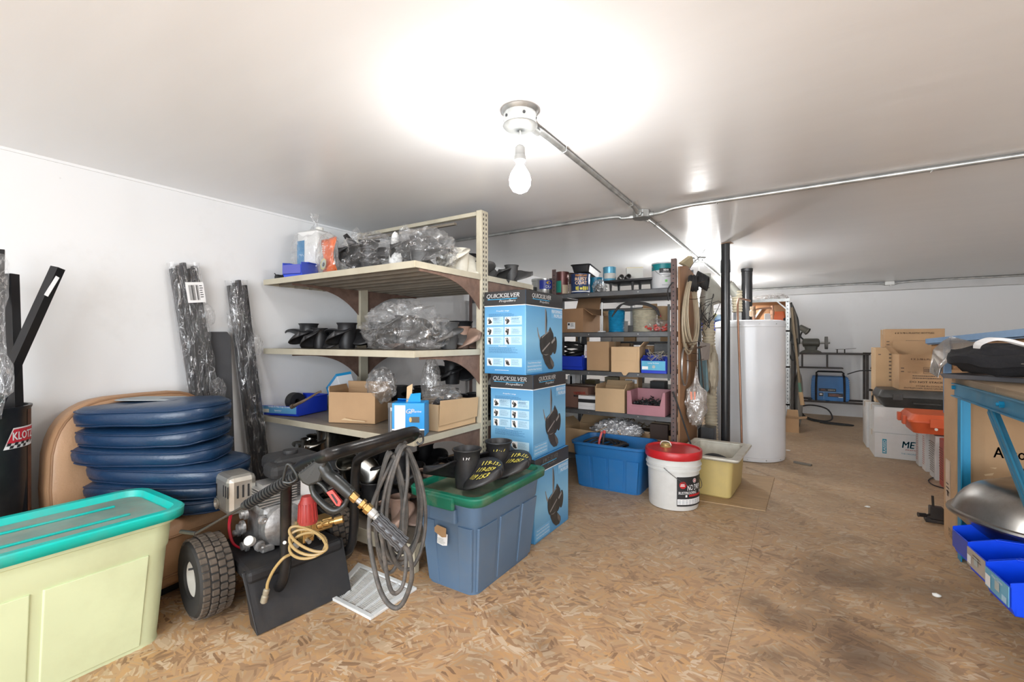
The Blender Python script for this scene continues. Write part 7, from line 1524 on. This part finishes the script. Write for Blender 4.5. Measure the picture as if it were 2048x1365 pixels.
# small standing white/red cartons in front
M_WRB = mat('print_red_dull', (.50, .10, .08), .5)
for i, (y0, y1, x0, m) in enumerate(((5.04, 5.16, .845, M_WBX), (4.86, 4.98, .855, M_WBX), (4.60, 4.78, .865, M_WBX), (4.36, 4.50, .868, M_WRB))):
    t = thing('small_carton', ('farthest', 'second', 'nearest white')[i] + ' narrow white carton standing in row beside teal-lettered box' if i < 3 else 'red narrow carton at the near end of the small carton row', 'carton', (x0, y0, 0), 0)
    B().box((0, 0, 0), (.40, y1 - y0, .325 + .005*i)).done('box_body', m, t, bevel=.003)
    dd = Decal((0, y1 - y0, 0), (0, -1, 0), (0, 0, 1), t); W_ = y1 - y0; dd.lines(.02, .27, W_ - .04, 14, .017, M_WRB if i < 2 else M_PRT, seed=i); dd.done()
    dd = Decal((0, 0, 0), (1, 0, 0), (0, 0, 1), t); dd.lines(.02, .25, .2, 8, .02, M_PRT if i < 3 else WHT, seed=i + 5); dd.done()
t = thing('tool_case', 'orange plastic case lying tilted on the small white cartons', 'tool case', (.875, 4.72, .352), 0); M_OC = mat('case_orange', (.72, .13, .045), .42, var=.1)
B().loft([rrect(.28, .34, .04, 0), rrect(.34, .42, .045, .085)], (True, True)).done('case_base', M_OC, t, smooth=30); B().loft([rrect(.36, .44, .05, .087), rrect(.36, .44, .05, .10), rrect(.30, .38, .045, .145)]).done('case_lid', M_OC, t, smooth=30)
for y in (-.10, .10): B().box((-.20, y - .03, .055), (-.178, y + .03, .12)).done('latch', M_OC, t, bevel=.004)
B().box((-.06, -.235, .055), (.02, -.215, .12)).done('latch', M_OC, t, bevel=.004); B().lathe([(.008, 0), (.01, .02), (.0001, .02)], (-.03, -.235, .05), (0, -1, 0), 10).done('plug', M_WPL, t)
# tall carton beside the bench
t = thing('tall_carton', 'tall cardboard carton lettered Absorb standing behind blue bench leg', 'carton', (.656, 3.09, 0), 0)
B().box((0, 0, 0), (1.0, .22, .866)).done('box_body', M_CARD, t, bevel=.004)
M_PBK = mat('print_black', (.04, .035, .03), .6)
dd = Decal((0, 0, 0), (1, 0, 0), (0, 0, 1), t); dd.text('Absorbent', .245, .515, M_PBK, w=.225, h=.052, bold=.015).rect(.222, .405, .03, .045, M_PBK).text('14', .237, .428, WHT, h=.03).rect(.035, 0, .002, .866, mat('card_edge', (.22, .14, .08), .9)).poly([(.10, .402), (.135, .415), (.13, .402), (.105, .396)], mat('card_tear', (.62, .46, .28), .9)).poly([(.12, .438), (.145, .442), (.14, .434)], mat('card_tear', (.62, .46, .28), .9)); dd.done('print')
dd = Decal((0, .22, 0), (0, -1, 0), (0, 0, 1), t); dd.rect(.04, .20, .09, .23, mat('label_tan', (.60, .46, .34), .5)).rect(.045, .32, .08, .10, mat('label_tan2', (.64, .50, .39), .5), 1).lines(.055, .30, .06, 3, .02, M_PBK).rect(.07, .24, .03, .03, M_PRT, 1)
dd.text('BIOCLEAN', .15, .075, M_PBK, w=.10, h=.02).text('POWER', .15, .05, M_PBK, w=.09, h=.02); dd.done('label')
# floor clamp and cable
t = thing('bench_vise', 'small dark vise with a black handle on floor left of carton', 'vise', at(1872, 1045)); c = at(1876, 1044)
b = B(); b.box((-.05, -.03, 0), (.05, .03, .02)); b.box((-.03, -.025, .02), (.03, .025, .09)); b.box((.0, -.02, .05), (.10, .02, .075)); each(b, 'vise_body', M_BLT, t, bevel=.004)
B().tube([(-.03, -.02, .045), (-.05, -.03, .04), (-.085, -.04, .04)], [.006, .012, .014], 10, 4).done('handle', M_BLK, t, smooth=True); B().cyl((-.01, 0, .03), (-.015, 0, .15), .006, n=10).done('bar', M_BLT, t)
t = thing('floor_cable', 'thin black cable looped on floor left of tall carton', 'cable', at(1870, 965)); B().tube([at(1886, 958) + Vector((0, 0, .006)), at(1868, 957) + Vector((0, 0, .006)), at(1857, 963) + Vector((0, 0, .006)), at(1866, 972) + Vector((0, 0, .006)), at(1888, 979) + Vector((0, 0, .006))], .004, 6, 5).done('cable', M_RUB, t, smooth=True, world=True)
# ------------------------------------------------------------------ blue workbench
BX, BY0, BY1, BZ = .645, .9, 3.06, .872; BW = .70
M_BB = mat('bench_blue', (.035, .215, .36), .45, .2, var=.12, scale=6, dirt=(.20, .25, .27), dirt_amt=.3); M_BBB = mat('bench_blue_bright', (.01, .24, .44), .4, .2, var=.08)
wb = thing('workbench', 'blue steel-framed workbench with a worn wooden top at right', 'workbench', (BX, BY1, 0))
b = B(); b.box((BX, BY0, BZ - .092), (BX + .004, BY1, BZ - .03)); b.box((BX - .012, BY0, BZ - .034), (BX + .03, BY1, BZ - .028)); b.box((BX - .014, BY0, BZ - .094), (BX + .02, BY1, BZ - .088)); each(b, 'side_rail', M_BB, wb, world=True, bevel=.001)
b = B(); b.box((BX, BY1 - .004, BZ - .092), (BX + BW, BY1, BZ - .03)); b.box((BX, BY1 - .03, BZ - .094), (BX + BW, BY1 + .003, BZ - .088)); each(b, 'end_rail', M_BB, wb, world=True)
for i in range(4): B().box((BX + .004, BY0 + i*(BY1 - BY0)/4 + .002, BZ - .03), (BX + BW, BY0 + (i+1)*(BY1 - BY0)/4 - .002, BZ)).done('top_plank', mat('bench_wood', (.30, .22, .14), .6, var=.25, scale=5, stretch=(1, .3, 8), dirt=(.16, .12, .08), dirt_amt=.5), wb, world=True, bevel=.002) 
for x, y in ((BX + .002, BY1 - .05), (BX + BW - .04, BY1 - .05), (BX + .002, BY0 + .1), (BX + BW - .04, BY0 + .1)):
    b = B().prism([(0, -.045), (.005, -.045), (.005, 0), (.045, 0), (.045, .005), (0, .005)], (x, y, 0), (1, 0, 0), (0, 1, 0), (0, 0, 1), BZ - .092); b.done('leg', M_BBB, wb, world=True)
B().bar((BX + .012, 2.62, BZ - .10), (BX + .012, 2.20, .45), .045, .006, (1, 0, 0)).done('brace', M_BB, wb, world=True); B().bar((BX + .022, 2.62, BZ - .10), (BX + .022, 2.20, .45), .006, .03, (1, 0, 0)).done('brace', M_BB, wb, world=True)
b = B(); b.cyl((BX - .014, 2.42, BZ - .06), (BX, 2.42, BZ - .06), .013, n=6); b.cyl((BX - .022, 2.42, BZ - .06), (BX - .014, 2.42, BZ - .06), .007, n=10); b.cyl((BX - .012, BY1 - .01, BZ - .05), (BX, BY1 - .01, BZ - .05), .010, n=10); each(b, 'bolt', M_BBB, wb, world=True)
LZ = .175
b = B(); b.box((BX + .03, BY0, LZ - .022), (BX + BW, BY1 - .06, LZ)); b.done('lower_shelf', mat('lower_board', (.16, .13, .10), .7), wb, world=True)
# second bench / rack with blue rail behind
P1 = ad(1856, 683, 3.9); P2 = ad(2048, 666, 2.45); dv = (P2 - P1).normalized(); P2 = P1 + dv * ((P2 - P1).length + .5)
t = thing('blue_rack', 'blue railed rack with brown board behind the bagged clothing', 'rack', (P1.x, P1.y, 0)); nn = dv.cross(Vector((0, 0, 1))).normalized(); nn = -nn if nn.x < 0 else nn
M_LB2 = mat('rail_blue', (.16, .30, .50), .45, .2, var=.1)
b = B(); b.bar(P1, P2, .035, .042); b.bar(P1 + nn*.02 - Vector((0, 0, .026)), P2 + nn*.02 - Vector((0, 0, .026)), .05, .008); each(b, 'rail', M_LB2, t, world=True, bevel=.002)
B().bar(P1 + nn*.03 - Vector((0, 0, .13)), P2 + nn*.03 - Vector((0, 0, .13)), .015, .20).done('board', mat('rack_board', (.33, .165, .06), .6, var=.15), t, world=True)
for s in (0.22, .97):
    q = P1 + (P2 - P1)*s; B().box((q.x - .02, q.y - .02, 0), (q.x + .02, q.y + .02, q.z - .02)).done('post', M_LB2, t, world=True)
# tray, folded black clothing in clear sheet on bench
t = thing('flat_tray', 'thin dark grey tray lying on the workbench end', 'tray', (BX + .30, BY1 - .25, BZ)); o = B().loft([rrect(.78, .54, .02, .001), rrect(.80, .56, .02, .020), rrect(.79, .55, .02, .022), rrect(.77, .53, .02, .006)]).done('tray', mat('tray_grey', (.13, .13, .14), .4), t, smooth=30)
t.location = (1.047, 2.906, BZ); t.rotation_euler = (0, 0, radians(-39))
M_CLO = mat('black_cloth', (.014, .014, .017), .85, var=.3, bump=.4, bscale=160)
t = thing('folded_jacket', 'folded black jacket with zips lying in the clear sheet', 'clothing', (.985, 2.82, BZ + .024), -39); 
def cl(i, j):
    q = 2*pi*i; s = sin(pi*j); cx_ = (1 if cos(q) > 0 else -1)*abs(cos(q))**.7; cy_ = (1 if sin(q) > 0 else -1)*abs(sin(q))**.7
    a = s**.35; n_ = noise.noise(Vector((cx_*2, cy_*2, j*5)))
    return Vector((.41*cx_*a*(1 + .06*n_), .25*cy_*a*(1 + .06*n_), max(.001, .066 - .066*cos(pi*j) + .012*n_ + .03*noise.noise(Vector((cx_*3, cy_*3, 1))) + .010*sin(j*26 + 3*n_ + cx_*2)*s)))
B().grid(cl, 48, 16).done('jacket', M_CLO, t, smooth=True)
for k in (): B().tube([(-.34 + .02*k, -.26 + .005*k, .03 + .035*k), (-.1, -.29 + .01*k, .045 + .03*k + .01*sin(k)), (.1, -.285, .03 + .035*k), (.34, -.27, .05 + .03*k)], .012, 8, 6).done('fold', M_CLO, t, smooth=True)
B().tube([(-.06, -.30, .062), (.0, -.302, .066), (.08, -.302, .058)], .0022, 5, 4).done('zip', M_STEEL, t); B().tube([(.16, -.302, .03), (.20, -.304, .07), (.27, -.302, .085)], .0022, 5, 4).done('zip', M_STEEL, t)
M_SHT = plastic('smoky_sheet', (.42, .38, .33), .55, .12, .3, 6)
t = thing('clear_sheet', 'stiff smoky clear plastic bag standing up around the black jacket', 'plastic bag', (.80, 2.9, BZ + .02))
Q = [ad(1859, 745, 2.42), ad(1866, 700, 2.46), ad(1886, 682, 2.50), ad(1902, 673, 2.60), ad(1965, 690, 2.35), ad(1968, 695, 2.30), ad(1920, 706, 2.25), ad(1880, 738, 2.20), ad(1876, 756, 2.20)]
cc = ad(1900, 706, 2.36); B().add([cc] + Q, [(0, i, i + 1) for i in range(1, len(Q))] + [(0, len(Q), 1)]).done('sheet', M_SHT, t, world=True, smooth=50, solid=.0012)
Q2 = [ad(1859, 745, 2.42), ad(1872, 752, 2.25), ad(1876, 756, 2.2), ad(1880, 738, 2.2), ad(1868, 716, 2.36)]
B().add(Q2, [(0, 1, 2, 3, 4)]).done('sheet_edge', M_SHT, t, world=True, solid=.0012)
t = thing('white_strap', 'white curved strap lying over the black jacket', 'strap', (1.1, 2.6, BZ + .2)); st = cat([ad(1960, 698, 1.98), ad(1966, 690, 1.96), ad(1990, 682, 1.92), ad(2020, 684, 1.88), ad(2050, 692, 1.84), ad(2090, 702, 1.8)], 6)
b = B(); b.loft([[p + Vector((0, 0, .0)), p + RT*.0 + Vector((0, 0, .012)) , p + FW*.03 + Vector((0, 0, .014)), p + FW*.03 + Vector((0, 0, .002))] for p in st]); b.done('strap', WHT, t, smooth=40, world=True)
# blue bins on the lower shelf, facing the aisle
def binr(lab, px, py, d0, w, label, rz=-84, items=None):
    t = thing('parts_bin', lab, 'storage bin', (px, py, LZ + .001), rz); k = parts_bin(t, w, .24, .125, mat('bin_royal', (.0, .055, .72), .35, var=.06), label, fh=.72); return t, k
t, k = binr('farthest blue bin on lower bench shelf, plain blue front', .68, 2.52, 0, .165, mat('bin_royal_dull', (.05, .08, .42), .45)); 
t, k = binr('middle blue bin on lower bench shelf with cream card', .685, 2.345, 0, .165, mat('card_cream', (.46, .40, .34), .5)); k.rect(.006, .01, .03, .03, WHT, 1).rect(.06, .02, .03, .03, mat('grey_print', (.4, .45, .5), .4), 1).lines(.05, .05, .08, 2, .01, M_PRT); k.done()
t, k = binr('nearest blue bin on lower bench shelf with light blue card', .69, 2.165, 0, .165, mat('label_sky2', (.16, .42, .58), .4)); k.rect(.006, .006, .035, .04, WHT, 1).text('Hose Clamps', .085, .055, WHT, w=.07).rect(.07, .02, .03, .03, mat('grey_print', (.4, .45, .5), .4), 1).rect(.115, .005, .03, .02, M_LB, 1); k.done()
t = thing('green_packet', 'green and grey packet poking out of the middle blue bin', 'packet', ad(2012, 1085, 1.98)); B().cbox((0, 0, 0), (.10, .16, .05), Matrix.Rotation(.3, 3, 'Z')).done('packet', mat('packet_green', (.05, .22, .14), .5), t, bevel=.003); B().cbox((-.02, -.02, .035), (.16, .06, .02), Matrix.Rotation(.25, 3, 'Z')).done('grey_strip', mat('strip_grey', (.18, .18, .17), .5), t)
# silver fuel tank
M_TNK = mat('tank_metal', (.42, .41, .39), .3, 1.0, var=.3, scale=7, bump=.5, bscale=5, dirt=(.25, .22, .18), dirt_amt=.5)
c = ad(2084, 1018, 1.86); t = thing('fuel_tank', 'dented silver metal fuel tank resting above the blue bins', 'fuel tank', (c.x + .02, c.y - .05, c.z - .022), 0); t.rotation_euler = (radians(0), radians(-3), radians(30))
def tk(u, v, top):
    q = 2*pi*u; r = v; cx_ = (1 if cos(q) > 0 else -1)*abs(cos(q))**.8; cy_ = (1 if sin(q) > 0 else -1)*abs(sin(q))**.7
    n_ = noise.noise(Vector((cx_*r*1.8, cy_*r*1.8, 3 if top else 9)))
    h = ((.125 if top else -.135) * (1 - r**(5.5 if top else 3.0)) + n_*.016*(1 - r)) 
    return Vector((.295*cx_*r, .25*cy_*r, h))
B().grid(lambda i, j: tk(i, j, True) + Vector((0, 0, .008)), 48, 14).done('upper_shell', M_TNK, t, smooth=60)
B().grid(lambda i, j: tk(i, j, False) - Vector((0, 0, .008)), 48, 14).done('lower_shell', M_TNK, t, smooth=60)
B().loft([[tk(k/48, 1, True)*s + Vector((0, 0, z)) for k in range(48)] for s, z in ((.99, .012), (1.04, .010), (1.05, .002), (1.04, -.006), (.99, -.010))], (False, False)).done('seam_flange', M_TNK, t, smooth=40)
B().tube([(-.10, -.12, .125), (-.08, -.10, .15), (-.05, -.10, .15), (-.03, -.12, .125)], .006, 8, 4).done('bracket', M_TNK, t, smooth=True)
t = thing('black_molding', 'black ribbed rubber piece lying behind the silver fuel tank', 'rubber part', (.80, 2.80, .36)); t.location = (.86, 2.62, LZ); B().box((-.18, -.05, 0), (.30, .05, .265)).done('body', M_RUB, t, bevel=.01); b = B()
for k in range(8): b.box((-.16 + .055*k, -.056, .23), (-.13 + .055*k, .056, .27))
each(b, 'rib', M_RUB, t)
